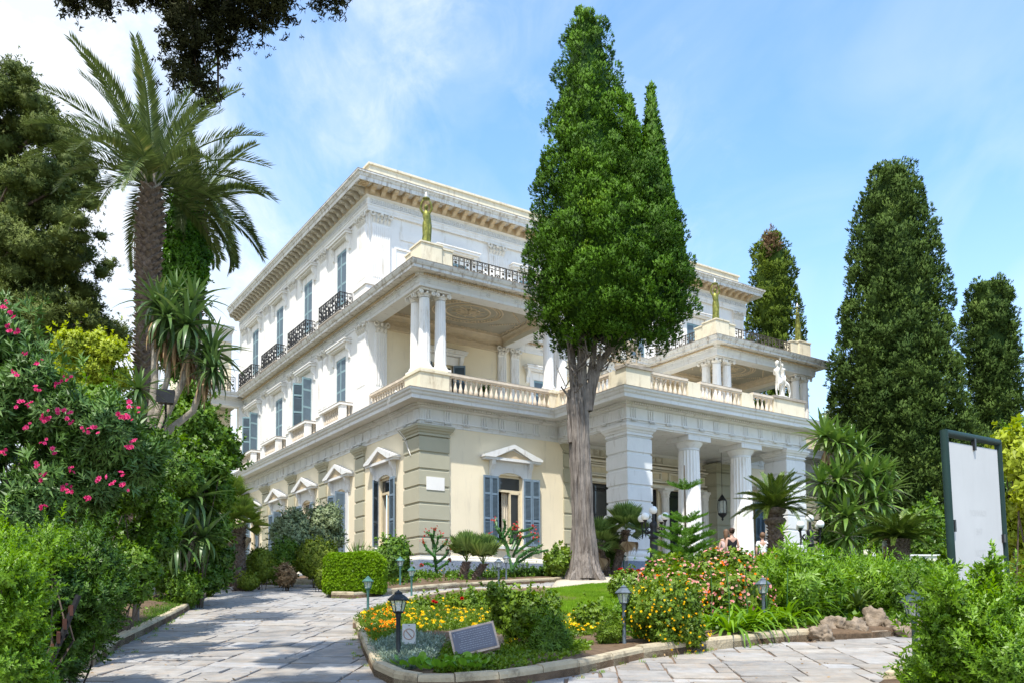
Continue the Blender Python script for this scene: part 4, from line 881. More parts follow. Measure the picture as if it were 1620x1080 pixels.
# ------------------------------------------------------------------ cypresses
def cypress(label, base, prof, m, seed, npuff, per, tuft, pr, lean=(0, 0), squashy=.9, brown=None, kind='cypress_tree', elong=1.6, gaps=.0):
    """prof: list of (height, radius, xoff). crown = many upright plumes on the outside of a tall body"""
    rng = np.random.default_rng(seed); r = thing(kind, label, 'cypress', base)
    H = np.array([p[0] for p in prof]); Rr = np.array([p[1] for p in prof]); X = np.array([p[2] for p in prof])
    hh = np.linspace(H[0], H[-1], 400); wgt = np.interp(hh, H, Rr)+.15; h = rng.choice(hh, npuff*3, p=wgt/wgt.sum()); a = rng.uniform(0, 2*PI, npuff*3)
    rr = np.interp(h, H, Rr); xo = np.interp(h, H, X)
    s_all = pr*rng.uniform(.7, 1.1, len(h))*np.clip(rr/(pr*2.2), .3, 1); q_ = np.maximum(rr*rng.uniform(.84, 1.0, len(h))-s_all*.95, 0)
    h = np.minimum(h, H[-1]-s_all*elong*.7); C = np.stack([xo+np.cos(a)*q_, np.sin(a)*q_*squashy, h], 1)
    sel = []
    for i in range(len(C)):
        if len(sel) >= npuff: break
        if sel and np.min(np.linalg.norm((C[sel]-C[i])*np.array([1, 1, .62]), axis=1)) < pr*.72: continue
        sel.append(i)
    C = C[sel]; a = a[sel]; rr = rr[sel]; parts = []
    s = s_all[sel]
    # every plume breaks up into a handful of knobs
    kn = 6; kd = rng.normal(size=(len(C), kn, 3)); kd /= np.linalg.norm(kd, axis=2, keepdims=True); kd[..., 2] = np.abs(kd[..., 2])*1.1-.25
    KC = (C[:, None]+kd*s[:, None, None]*np.array([.85, .85, elong*.78])).reshape(-1, 3); KS = np.repeat(s, kn)*rng.uniform(.40, .62, len(C)*kn); KA = np.repeat(a, kn)
    outk = np.stack([np.cos(KA), np.sin(KA), np.full(len(KA), .25)], 1)
    pk = max(8, per//kn); k = np.repeat(np.arange(len(KC)), pk); n = len(k); d = rng.normal(size=(n, 3)); d /= np.linalg.norm(d, axis=1, keepdims=True)
    outw = outk[k]; flip = (d*outw).sum(1) < -.15; d[flip] *= -1
    P = KC[k]+d*KS[k][:, None]*np.array([1, 1, 1.25])*rng.uniform(.85, 1.06, (n, 1))
    dd = d*np.array([1, 1, .5])+np.array([0, 0, .75])+outw*.2+rng.normal(size=(n, 3))*.25
    NN = d*.95+outw*.12; NN /= np.linalg.norm(NN, axis=1, keepdims=True)
    V, F, rn = scatter(TS_cyp, P, dd, tuft*rng.uniform(.7, 1.3, n), rng=rng, patch=.35)
    kv = rng.uniform(-.22, .22, len(KC))+np.repeat(rng.uniform(-.15, .15, len(C)), kn)
    pr_ = np.repeat(kv[k], len(TS_cyp[1])); rn = np.clip(rn*.7+.15+pr_, 0, 1); parts.append((V, F, rn, np.repeat(NN, len(TS_cyp[1]), 0)))
    g = MB(); N_ = 20
    for i, (h_, r_, x_) in enumerate(prof):
        for j in range(N_): t = 2*PI*j/N_; w_ = r_*.60*min(1, (i+.15)/2.2)*(1+.1*math.sin(3*t+h_)); g.v.append((x_+w_*math.cos(t), w_*math.sin(t)*squashy, h_))
    g.f = [(i*N_+j, i*N_+(j+1) % N_, (i+1)*N_+(j+1) % N_, (i+1)*N_+j) for i in range(len(prof)-1) for j in range(N_)]
    F2 = np.array(g.f); V2 = np.array(g.v); q2 = V2[F2].mean(1); q2[:, 2] = 0; q2 /= np.linalg.norm(q2, axis=1, keepdims=True)+1e-9; parts.append((V2, F2, np.full(len(F2), .0), q2))
    _f('crown', merge(parts), m, r, nb=.88)
    if brown:
        P = np.array([brown[0]])+rng.normal(size=(brown[3], 3))*np.array(brown[1]); 
        _f('dead_top', scatter(TS_cyp, P, rng.normal(size=P.shape)*.4+np.array([0, 0, 1.]), brown[2], rng=rng), L_brown, r)
    return r
# ------------------------------------------------------------------ palms
def frondT(L, n=44, lw=.035, ll=.5, arch=.55, vee=.55, rng=None, up0=.0):
    rng = rng or np.random.default_rng(1); V, F = [], []
    def spine(t): a = arch*t**1.5*PI/2; return np.array([L*(t*math.cos(a*.75)), 0, L*(t*math.sin(up0)+.0)-L*t*math.sin(a)*.75])
    pts = [spine(i/12) for i in range(13)]
    for i in range(12):
        p, q = pts[i], pts[i+1]; w = .03*(1-i/13)*L/3+.006; b = len(V); V += [p+[0, w, 0], p-[0, w, 0], q-[0, w*.9, 0], q+[0, w*.9, 0]]; F.append([b, b+1, b+2, b+3])
        b = len(V); V += [p+[0, 0, -w], p+[0, w, 0.001], q+[0, w*.9, 0.001], q+[0, 0, -w]]; F.append([b, b+1, b+2, b+3])
    for i in range(n):
        t = .14+.86*i/(n-1); p = spine(t); tn = spine(min(1, t+.02))-spine(t-.02); tn /= np.linalg.norm(tn); l = ll*math.sin(PI*min(1, .18+.75*(1-t)**.7+.02))*rng.uniform(.85, 1.1)
        l = ll*(.35+.65*math.sin(PI*(t**.8)*.92+.1))*rng.uniform(.85, 1.1)
        for s in (-1, 1):
            up = np.array([0, 0, 1.]); up = up-tn*(up@tn); up /= np.linalg.norm(up); sd = np.cross(up, tn)*s
            d = tn*(.55+.5*t)+sd*.75+up*vee*rng.uniform(.6, 1.2); d /= np.linalg.norm(d); wv = np.cross(d, up); wv /= np.linalg.norm(wv)
            m_ = p+d*l*.4; e = p+d*l+np.array([0, 0, -.12*l]); b = len(V); V += [p, m_+wv*lw/2, e, m_-wv*lw/2]; F.append([b, b+1, b+2, b+3])
    return np.array(V), np.array(F)
def mesh_np(name, T, m, seed=0):
    o = fast(name, T[0], T[1], m, np.random.default_rng(seed).uniform(0, 1, len(T[1]))); me = o.data; bpy.data.objects.remove(o); return me
def aim(o, az, el, roll=0):
    """local +x points outwards at azimuth az, elevation el"""
    o.rotation_mode = 'XYZ'; o.rotation_euler = (Matrix.Rotation(az, 4, 'Z')@Matrix.Rotation(-el, 4, 'Y')@Matrix.Rotation(roll, 4, 'X')).to_euler()
def bossed_trunk(pts, rad, m, parent, boss=.1, pitch=.11, seed=0, name='trunk', spike=.5):
    g = MB().tube(pts, [r*.93 for r in rad], 12); rng = random.Random(seed); P = [np.array(p, float) for p in pts]
    seg = [np.linalg.norm(P[i+1]-P[i]) for i in range(len(P)-1)]; tot = sum(seg); z = 0; row = 0
    while z < tot:
        t = z; i = 0
        while i < len(seg)-1 and t > seg[i]: t -= seg[i]; i += 1
        f = min(1, t/seg[i]); c = P[i]*(1-f)+P[i+1]*f; r = rad[i]*(1-f)+rad[i+1]*f; n = max(6, int(2*PI*r/(boss*1.5)))
        ax = (P[i+1]-P[i])/seg[i]
        for k in range(n):
            a = 2*PI*(k+.5*(row % 2))/n+rng.uniform(-.05, .05); d = np.array([math.cos(a), math.sin(a), 0]); s = np.array([-math.sin(a), math.cos(a), 0]); q = c+d*r*.9; w = boss*.62; h = boss*.5
            e = q+d*boss*spike*rng.uniform(.6, 1.2)+ax*boss*.45
            g.add([q-s*w, q-ax*h, q+s*w, q+ax*h, e-s*w*.5, e+s*w*.5], [(0, 1, 4), (1, 5, 4), (1, 2, 5), (2, 3, 5), (3, 4, 5), (3, 0, 4)])
        z += pitch; row += 1
    return build(g, name, m, parent)
def fanT(n=22, L=.55, w=.035, spread=250, droop=.15, stalk=.5):
    V, F = [], []
    b = 0; V += [[0, -.012, 0], [0, .012, 0], [stalk, .012, 0], [stalk, -.012, 0]]; F.append([0, 1, 2, 3])
    for i in range(n):
        a = R(spread)*(i/(n-1)-.5); l = L*(.7+.3*math.cos(a*.55)); d = np.array([math.cos(a), math.sin(a)*.85, .05+.45*abs(math.sin(a))]); s = np.array([-math.sin(a), math.cos(a), 0])
        p0 = np.array([stalk, 0, 0]); p1 = p0+d*l*.55+np.array([0, 0, .03]); p2 = p0+d*l+np.array([0, 0, -droop*l])
        b = len(V); ww = w*1.15; V += [p0, p1+s*ww-[0, 0, .012], p2, p1-s*ww-[0, 0, .012]]; F.append([b, b+1, b+2, b+3])
    return np.array(V), np.array(F)
def fan_palm(label, base, trunks, m, seed, n=22, scale=1, group=None, kind='fan_palm', dead=0, els=(80, -28)):
    """trunks: list of (points, radius)"""
    rng = np.random.default_rng(seed); r = thing(kind, label, 'palm', base, 0, group)
    meshes = [mesh_np('leaf', fanT(22+2*i, .56*scale, .034*scale, 185+15*i, .05+.06*i, .40*scale), m, i) for i in range(3)]
    for pts, rad in trunks:
        bossed_trunk(pts, [rad*1.1, rad, rad*1.05][:len(pts)] if len(pts) <= 3 else [rad]*len(pts), bark_p, r, .07*scale+.02, .07, seed, spike=.8)
        top = pts[-1]
        for k in range(n):
            o = obj('leaf', meshes[k % 3], r, top); aim(o, k*2.4+rng.uniform(-.2, .2), R(els[0]+(els[1]-els[0])*(k/n)+rng.uniform(-8, 8)), rng.uniform(-.2, .2))
        if dead:
            dm_ = mesh_np('dry_leaf', fanT(16, .45*scale, .03, 120, .4, .4*scale), L_dead, 5)
            for k in range(dead): o = obj('dry_leaf', dm_, r, top); aim(o, k*2.4, R(-62+rng.uniform(-8, 8)))
    return r
def rosette_mesh(name, L, w, n, m, seed, arch=(.05, .9), el=(85, -30), seg=5):
    rng = np.random.default_rng(seed); parts = []
    for i in range(n):
        t = i/(n-1); T = bladeT(L*rng.uniform(.8, 1.08)*(.75+.25*math.sin(PI*t)), w, arch[0]+(arch[1]-arch[0])*t, seg)
        e = R(el[0]+(el[1]-el[0])*t+rng.uniform(-6, 6)); az = i*2.4+rng.uniform(-.15, .15)
        Mx = np.array((Matrix.Rotation(az, 3, 'Z')@Matrix.Rotation(PI/2-e, 3, 'Y'))); parts.append((T[0]@Mx.T, T[1], rng.uniform(0, 1)*.7+rng.uniform(0, .3, len(T[1]))))
    V, F, rn = merge(parts); o = fast(name, V, F, m, rn); me = o.data; bpy.data.objects.remove(o); return me
def rosettes(root, me_list, spots, name='leaf_rosette'):
    for i, (p, s, tilt, az) in enumerate(spots):
        o = obj(name, me_list[i % len(me_list)], root, p, scale=(s, s, s)); o.rotation_euler = (Matrix.Rotation(az, 3, 'Z')@Matrix.Rotation(tilt, 3, 'Y')).to_euler()
# ------------------------------------------------------------------ terrain, paving, kerbs
def pip(P, poly):
    x, y = P[:, 0], P[:, 1]; c = np.zeros(len(P), bool); n = len(poly)
    for i in range(n):
        x1, y1 = poly[i][:2]; x2, y2 = poly[(i+1) % n][:2]
        t = ((y1 > y) != (y2 > y)) & (x < (x2-x1)*(y-y1)/((y2-y1) if y2 != y1 else 1e-9)+x1); c ^= t
    return c
def sheet(name, xs, ys, off, m, kind='structure', fn=None):
    X, Y = np.meshgrid(xs, ys); Z = ground(X, Y)+off+(fn(X, Y) if fn else 0); V = np.stack([X.ravel(), Y.ravel(), Z.ravel()], 1); w = len(xs)
    F = np.array([[j*w+i, j*w+i+1, (j+1)*w+i+1, (j+1)*w+i] for j in range(len(ys)-1) for i in range(w-1)])
    o = fast(name, V, F, m, None, kind=kind); o.data.shade_smooth(); return o
sheet('ground', np.r_[np.linspace(-260, -30, 12), np.linspace(-28, 28, 30), np.linspace(32, 300, 12)], np.r_[np.linspace(-40, 0, 5), np.linspace(2, 45, 50), np.linspace(50, 700, 14)], -.06, terr)
path = sheet('path', np.linspace(-14, 13, 40), np.linspace(1.5, 36, 60), .0, joint)
G2 = lambda pts: [tuple(gp(*p)[:2]) for p in pts]
PATH = G2([(20, 1108), (190, 1020), (343, 931), (400, 925), (518, 923), (524, 946), (581, 945), (620, 940), (724, 930), (800, 926), (880, 921), (1010, 915), (1010, 930), (870, 938), (760, 941), (690, 946), (620, 963), (562, 996), (596, 1079), (640, 1085), (790, 1085), (860, 1076), (917, 1066), (1018, 1042), (1117, 1028), (1260, 1014), (1470, 1002), (1490, 1055), (1412, 1078), (1380, 1108)])
def slabs():
    rng = random.Random(5); ang = R(-4); c, s = math.cos(ang), math.sin(ang); vis, rest = [], []
    meshes = []
    for k in range(7):
        j = lambda a: rng.uniform(-a, a); b = MB(); q = [(-.5+j(.02), -.5+j(.05)), (.5+j(.02), -.5+j(.05)), (.5+j(.02), .5+j(.05)), (-.5+j(.02), .5+j(.05))]
        top = [(x*.985, y*.97, 1+rng.uniform(-.25, .12)) for x, y in q]; b.add([(x, y, 0) for x, y in q]+[(x, y, .75) for x, y in q]+top, [(i, (i+1) % 4, 4+(i+1) % 4, 4+i) for i in range(4)]+[(4+i, 4+(i+1) % 4, 8+(i+1) % 4, 8+i) for i in range(4)]+[(8, 9, 10, 11)])
        meshes.append(b)
    cs_ = .19; nu, nv = int(26/cs_), int(34/cs_); occ = np.zeros((nu, nv), bool)
    for j in range(nv):
        for i in range(nu):
            if occ[i, j]: continue
            w_ = rng.choice((2, 3, 3, 4, 4, 5, 6)); h_ = rng.choice((1, 2, 2, 2, 3)) if w_ > 2 else rng.choice((2, 2, 3)); k = 0
            while k < w_ and i+k < nu and not occ[i+k, j]: k += 1
            w_ = k; h_ = min(h_, nv-j)
            while h_ > 1 and occ[i:i+w_, j+h_-1].any(): h_ -= 1
            occ[i:i+w_, j:j+h_] = True
            x, y = -13.5+(i+w_/2)*cs_, 2.2+(j+h_/2)*cs_; w, h = w_*cs_, h_*cs_
            X, Y = c*x-s*(y-20), s*x+c*(y-20)+20; P = np.array([[X, Y], [X-w*.45, Y], [X+w*.45, Y]])
            near = Y < 8.6 and -6 < X < 3.5
            if not (pip(P, PATH).any() or near): continue
            it = (X, Y, w-.026, h-.026, rng.randrange(7), rng.uniform(-1.2, 1.2)); (rest if near and Y < 8.2 else vis).append(it)
    vis.sort(key=lambda t: t[1]-3*t[2]*t[3]); rest += vis[298:]; vis = vis[:298]
    ms = [mesh_of(b, 'paving_slab', slate) for b in meshes]
    def mx(it):
        X, Y, w, h, k, rr = it; z = float(ground(X, Y)); sl = math.atan((float(ground(X, Y+.2))-float(ground(X, Y-.2)))/.4)
        return Matrix.Translation((X, Y, z-.012+.006*math.sin(X*7+Y*13)))@Matrix.Rotation(sl, 4, 'X')@Matrix.Rotation(ang+R(rr), 4, 'Z')@Matrix.Diagonal((w, h, .032, 1))
    for it in vis: o = obj('paving_slab', ms[it[4]], path); o.matrix_world = mx(it); o.matrix_basis = mx(it)
    g = MB()
    for it in rest:
        M_4 = mx(it); b = meshes[it[4]]; g.add([tuple(M_4@Vector(q)) for q in b.v], b.f)
    build(g, 'paving_slab', slate, path, kind='stuff')
slabs()
def bed(name, poly, h, m, mound=.0, kind='structure', cuts=5):
    bm = bmesh.new(); vs = [bm.verts.new((p[0], p[1], 0)) for p in poly]; bm.faces.new(vs); bmesh.ops.triangulate(bm, faces=bm.faces)
    for _ in range(cuts):
        es = [e for e in bm.edges if e.calc_length() > .7]
        if not es: break
        bmesh.ops.subdivide_edges(bm, edges=es, cuts=1); bmesh.ops.triangulate(bm, faces=bm.faces)
    for v in bm.verts:
        v.co.z = float(ground(v.co.x, v.co.y))+h+(0 if v.is_boundary else mound*(.5+.5*math.sin(v.co.x*1.7)*math.cos(v.co.y*1.3)))
    ret = bmesh.ops.extrude_edge_only(bm, edges=[e for e in bm.edges if e.is_boundary])
    for v in [g_ for g_ in ret['geom'] if isinstance(g_, bmesh.types.BMVert)]: v.co.z -= h+.08
    me = bpy.data.meshes.new(name); bm.to_mesh(me); bm.free(); me.materials.append(m); me.shade_smooth(); return obj(name, me, kind=kind)
def kerb(label_name, pts, w=.14, h=.175, seg=1.0, side=1, m=None):
    """kerb stones along a line on the ground; the stones stand on the left (side=1) of the line"""
    P = [np.array(p[:2]) for p in pts]; root = obj(label_name, None, kind='structure'); root.location = (P[0][0], P[0][1], float(ground(*P[0]))); rng = random.Random(len(pts))
    Q = [P[0]]
    for a, b in zip(P[:-1], P[1:]):
        n = max(1, round(np.linalg.norm(b-a)/seg)); Q += [a+(b-a)*(k+1)/n for k in range(n)]
    nr = []
    for i in range(len(Q)):
        d = Q[min(i+1, len(Q)-1)]-Q[max(0, i-1)]; d /= np.linalg.norm(d); nr.append(np.array([-d[1], d[0]])*side)
    L0 = np.array(root.location)
    for i in range(len(Q)-1):
        a, b = Q[i], Q[i+1]; d = (b-a); d = d/np.linalg.norm(d)*.006; hh = h+rng.uniform(-.012, .012); V = []
        for z0, e in ((-.12, 0), (.82, 0), (1, .018)):
            for p, n_ in ((a+d, nr[i]), (b-d, nr[i+1])):
                for k in (e, w-e): q = p+n_*k; V.append(np.array([q[0], q[1], float(ground(*q))+(z0*hh if z0 > 0 else z0)])-L0)
        F = [(8, 9, 11, 10)]
        for k in (0, 4): F += [(k, k+2, k+6, k+4), (k+2, k+3, k+7, k+6), (k+3, k+1, k+5, k+7), (k+1, k, k+4, k+5)]
        b_ = MB().add(V, F); build(b_, 'kerb_stone', m or kerb_m, root)
    return root
near = [(562, 996), (575, 1035), (592, 1072), (622, 1087), (660, 1094), (720, 1094), (790, 1089), (860, 1078), (917, 1068), (1018, 1044), (1117, 1030), (1200, 1021), (1262, 1015), (1300, 1013)]
ISL = G2([(558, 994)]+near+[(1380, 1010), (1440, 1006), (1478, 1003)])+[(12, 14), (22, 26), (22, 33)]+G2([(1010, 925), (985, 927), (870, 937), (760, 940), (690, 945), (620, 962)])
bed('flower_bed_soil', ISL, .10, soil, .1)
kerb('kerb', G2(near), side=1, seg=.8); kerb('rough_edging', G2([(1300, 1013), (1380, 1010), (1440, 1006), (1476, 1003)]), side=1, seg=.35, h=.12, m=rock_m); kerb('kerb', G2([(558, 994), (620, 962), (690, 945), (760, 940), (870, 937)]), side=-1)
LBK = G2([(20, 1100), (55, 1080), (147, 1057), (190, 1025), (233, 1003), (290, 972), (343, 933)])
bed('bank_soil', LBK+[(-9.2, 30), (-14, 36), (-30, 36), (-30, 2), (-4.4, 2)], .12, soil, .3)
kerb('kerb', [(-3.6, 5.5)]+LBK, side=1, seg=.9)
PBK = G2([(352, 928), (400, 926), (518, 924), (524, 946), (560, 947), (590, 944), (620, 940), (724, 930), (800, 926), (880, 921), (905, 918)])
bed('palace_bed_soil', PBK+[(3.2, 33), (2.5, 38)]+[tuple(P2W(4, -.1, 0)[:2]), tuple(P2W(0, 0, 0)[:2]), tuple(P2W(-.1, 24, 0)[:2]), (-18, 50), (-12, 33)], .10, soil, .1)
kerb('kerb', PBK, side=1, seg=1.1)
RBK = G2([(1398, 1090), (1418, 1075), (1459, 1063), (1520, 1052), (1640, 1040)])
bed('right_bed_soil', [(2.9, 4)]+[(p[0], p[1]) for p in G2([(1370, 1110)])]+RBK+[(14, 12), (14, 4)], .10, soil, .1)
kerb('kerb', RBK, side=-1, seg=.8)
LAWN = G2([(868, 941), (930, 933), (1000, 929), (1010, 950), (1005, 978), (960, 985), (890, 985), (872, 965)])
bed('lawn', LAWN, .135, lawnbase, .02)
PAVE = G2([(880, 922), (905, 916), (985, 912), (1060, 912), (1060, 922), (985, 928), (870, 938)])
bed('trunk_paving', PAVE, .09, mat('pale_crazy_paving', (.50, .44, .34), .85, .2, 3, .4, 12, stain=(.2, .15, .1), samt=.5), .0)
def poly_pts(poly, n, rng):
    a = np.array([p[:2] for p in poly]); lo, hi = a.min(0), a.max(0); out = []
    while sum(map(len, out)) < n: P = rng.uniform(lo, hi, (n*2, 2)); out.append(P[pip(P, poly)])
    P = np.concatenate(out)[:n]; return np.c_[P, ground(P[:, 0], P[:, 1])]
def cover(name, poly, T, n, size, m, seed, h=.1, jit=.35, spread=0, label=None, up=1., root=None, rnd=.5):
    rng = np.random.default_rng(seed); P = poly_pts(poly, n, rng)+np.array([0, 0, h]); d = np.array([[0, 0, up]])+rng.normal(size=P.shape)*jit; d[:, 2] = np.abs(d[:, 2])
    P[:, 2] += rng.uniform(0, spread, n) if spread else 0
    return _f(name, scatter(T, P, d, size*rng.uniform(.6, 1.3, n), rng=rng, patch=rnd), m, root, None if root else 'stuff')
bl3 = merge([(lambda V, F: (V@rotz(k*2.1).T+np.array([.25*math.cos(k*2.1), .25*math.sin(k*2.1), 0]), F, np.zeros(len(F))))(*leafT(1, .13, .2, -.1)) for k in range(3)])[:2]
cover('lawn_grass', LAWN, bl3, 26000, .075, L_lawn, 3, h=.13, jit=.3)
ftop = lambda: None
# flower carpets of the island
def carpet(name, px_poly, T, n, size, m, seed, fl=None, **kw):
    poly = G2(px_poly); o = cover(name, poly, T, n, size, m, seed, **kw)
    if fl:
        fn, fs, fm, fh = fl; rng = np.random.default_rng(seed+9); P = poly_pts(poly, fn, rng)+np.array([0, 0, fh]); P[:, 2] += rng.uniform(-.03, .05, fn)
        _f('flower_heads', scatter(petalT(8, .5, .28, 78), P, np.array([[0, -.35, 1.]])+rng.normal(size=P.shape)*.2, fs*rng.uniform(.8, 1.2, fn), rng=rng, patch=.9), fm, None, 'stuff')
    return o
carpet('gazania_leaves', [(600, 985), (640, 968), (720, 960), (860, 985), (930, 1000), (860, 1030), (740, 1015), (650, 1020)], TS_fine, 5200, .15, L_ros, 21, fl=(290, .08, K_yel, .20), jit=.5)
carpet('filler_leaves', [(700, 1030), (860, 1035), (925, 1030), (930, 1050), (880, 1066), (780, 1080), (690, 1080)], TS_small, 3000, .12, L_ros, 35, jit=.6)
carpet('bed_daisies', [(830, 985), (930, 990), (940, 1010), (880, 1020), (800, 1040), (790, 1010)], TS_fine, 1500, .14, L_ros, 36, fl=(90, .08, K_yel, .18), jit=.5)
carpet('orange_gazania', [(567, 996), (600, 975), (640, 985), (632, 1025), (590, 1040)], TS_fine, 1500, .15, L_ros, 22, fl=(85, .09, K_ora, .20), jit=.5)
carpet('yellow_gazania', [(562, 992), (620, 965), (660, 965), (610, 990)], TS_fine, 900, .15, L_mid, 23, fl=(60, .09, K_yel, .2), jit=.5)
carpet('silver_daisies', [(592, 1040), (640, 1020), (700, 1030), (690, 1062), (640, 1076), (605, 1066)], TS_fine, 2300, .14, L_silv, 24, fl=(40, .06, K_wh, .17), jit=.5)
carpet('low_undergrowth', [(700, 950), (800, 945), (880, 950), (900, 975), (820, 985), (700, 975)], TS_small, 1500, .16, L_ros, 25, jit=.6)
carpet('yellow_marguerites', [(905, 985), (985, 990), (975, 1015), (900, 1020)], TS_small, 700, .12, L_ros, 26, fl=(90, .07, K_yel, .2), jit=.5)
carpet('small_edging_flowers', [(800, 1055), (900, 1050), (940, 1030), (880, 1040), (820, 1040)], TS_small, 500, .1, L_br, 27, fl=(40, .03, K_wh, .1), jit=.5)
carpet('undergrowth', [(1000, 1030), (1110, 1018), (1260, 1006), (1450, 1000), (1450, 960), (1260, 960), (1010, 950)], TS_small, 4200, .25, L_mid, 28, jit=.6)
carpet('palace_bed_plants', [(615, 938), (724, 927), (800, 923), (880, 919), (890, 905), (760, 908), (620, 915)], TS_small, 3000, .22, L_mid, 29, fl=(60, .10, K_yel, .3), jit=.5, spread=.12)
carpet('bank_undergrowth', [(200, 1000), (290, 958), (335, 932), (320, 922), (250, 930), (190, 960)], TS_small, 1600, .16, L_mid, 30, jit=.6)
carpet('bank_grass', [(215, 1010), (300, 960), (290, 950), (200, 990)], bl3, 1500, .12, L_mid, 31, jit=.4)
LB2 = [(-9.2, 30), (-14, 36), (-28, 36), (-28, 6), (-8, 6), (-9.5, 16), (-10, 24)]
cover('bank_ground_cover', LB2, TS_small, 5000, .45, L_dk, 32, h=.2, jit=.6, spread=.5)
RB2 = [(5.5, 15), (12, 15), (22, 26), (22, 33), (8, 30), (6, 24)]
cover('garden_ground_cover', RB2, TS_small, 9000, .4, L_mid, 33, h=.15, jit=.6, spread=.35)
carpet('orange_border_flowers', [(1290, 893), (1380, 893), (1470, 905), (1440, 915), (1300, 905)], TS_small, 800, .35, L_mid, 34, fl=(260, .16, K_ora, .55), jit=.5, spread=.3)
def litter():
    rng = np.random.default_rng(77); P = poly_pts(PATH, 1500, rng); e = []
    for q in (LBK, G2(near), PBK): 
        for a_, b_ in zip(q[:-1], q[1:]): n = int(np.linalg.norm(np.array(b_)[:2]-np.array(a_)[:2])*9)+1; t = rng.uniform(0, 1, (n, 1)); e.append(np.array(a_)[:2]*(1-t)+np.array(b_)[:2]*t+rng.normal(size=(n, 2))*.12)
    e = np.concatenate(e); E3 = np.c_[e, ground(e[:, 0], e[:, 1])]; P = np.concatenate([P[:170], E3[pip(E3, PATH)]]); P[:, 2] += .03
    d = rng.normal(size=P.shape); d[:, 2] = rng.uniform(0, .15, len(P)); _f('fallen_leaves', scatter(leafT(1, .4, .15), P, d, rng.uniform(.025, .06, len(P)), rng=rng), L_dead, None, 'stuff')
    k = E3[pip(E3, PATH)]; k = k[rng.uniform(0, 1, len(k)) < .35]; k[:, 2] += .01; k = np.repeat(k, 5, 0)+rng.normal(size=(5*len(k), 3))*[.025, .025, 0]
    _f('joint_weeds', scatter(bl3, k, rng.normal(size=k.shape)*.4+[0, 0, 1], rng.uniform(.03, .07, len(k)), rng=rng), L_lawn, None, 'stuff')
litter()
# ------------------------------------------------------------------ garden lamps
def lamp(x, y, label, m, hgt=.92, loc=None):
    B = gp(x, y) if loc is None else loc
    r = thing('garden_lamp', label, 'lamp', (B[0], B[1], B[2]-.02), RNG.uniform(0, 1), 'garden lamps along the beds and the drive')
    s = hgt/.92
    build(MB().lathe([(.075, 0), (.075, .02), (.05, .05), (.055, .09), (.04, .12), (.026, .15), (.026, .62), (.034, .64), (.03, .66), (.045, .69)], n=12).xf(sc=s), 'pole', m, r, smooth=.8)
    build(MB().lathe([(.055, .69), (.088, .82)], n=6).xf(sc=s), 'glass', lg, r)
    f = MB()
    for k in range(6):
        a = 2*PI*k/6; f.tube([(.056*math.cos(a), .056*math.sin(a), .69), (.09*math.cos(a), .09*math.sin(a), .82)], .006, 4)
    f.lathe([(.052, .675), (.062, .69), (.052, .70)], n=6); f.xf(sc=s); build(f, 'frame', m, r)
    build(MB().lathe([(.118, .815), (.122, .825), (.10, .85), (.055, .885), (.045, .888), (.048, .90), (.03, .915), (.012, .925), (.002, .94)], n=6).xf(sc=s), 'roof', m, r)
    build(MB().lathe([(.018, .70), (.022, .78), (.012, .80)], n=8).xf(sc=s), 'bulb', white, r)
    return r
lamp(630, 1062, 'black garden lamp nearest the camera, in front of the round prohibition sign', lampk, .96)
lamp(582, 984, 'verdigris garden lamp at the pointed tip of the flower bed, beside the drive', lampg, .86)
lamp(651, 952, 'verdigris garden lamp just behind the bed, right of the clipped box hedge', lampg, .86)
lamp(633, 935, 'thin green garden lamp at the kerb by the palace corner shrub', lampg, 1.0)
lamp(988, 1032, 'grey-blue garden lamp between the lawn and the yellow-flowered shrub', lampb, .92)
lamp(1209, 1006, 'grey-blue garden lamp half sunk in the pink lantana and strap leaves', lampb, .92)
lamp(305, 948, 'green garden lamp on the left bank under the drooping yucca', lampg, .92)
lamp(789, 936, 'left one of two grey lamps in front of the twin fan palms and red-tipped succulent', lampb, .95)
lamp(801, 925, 'right one of two grey lamps in front of the red-tipped succulent', lampb, .98)
lamp(987, 914, 'pale green garden lamp at the foot of the white portico pier', lampg, .95)
lamp(1450, 1092, 'green garden lamp partly covered by the bright bush at the right edge', lampd, 1.02)
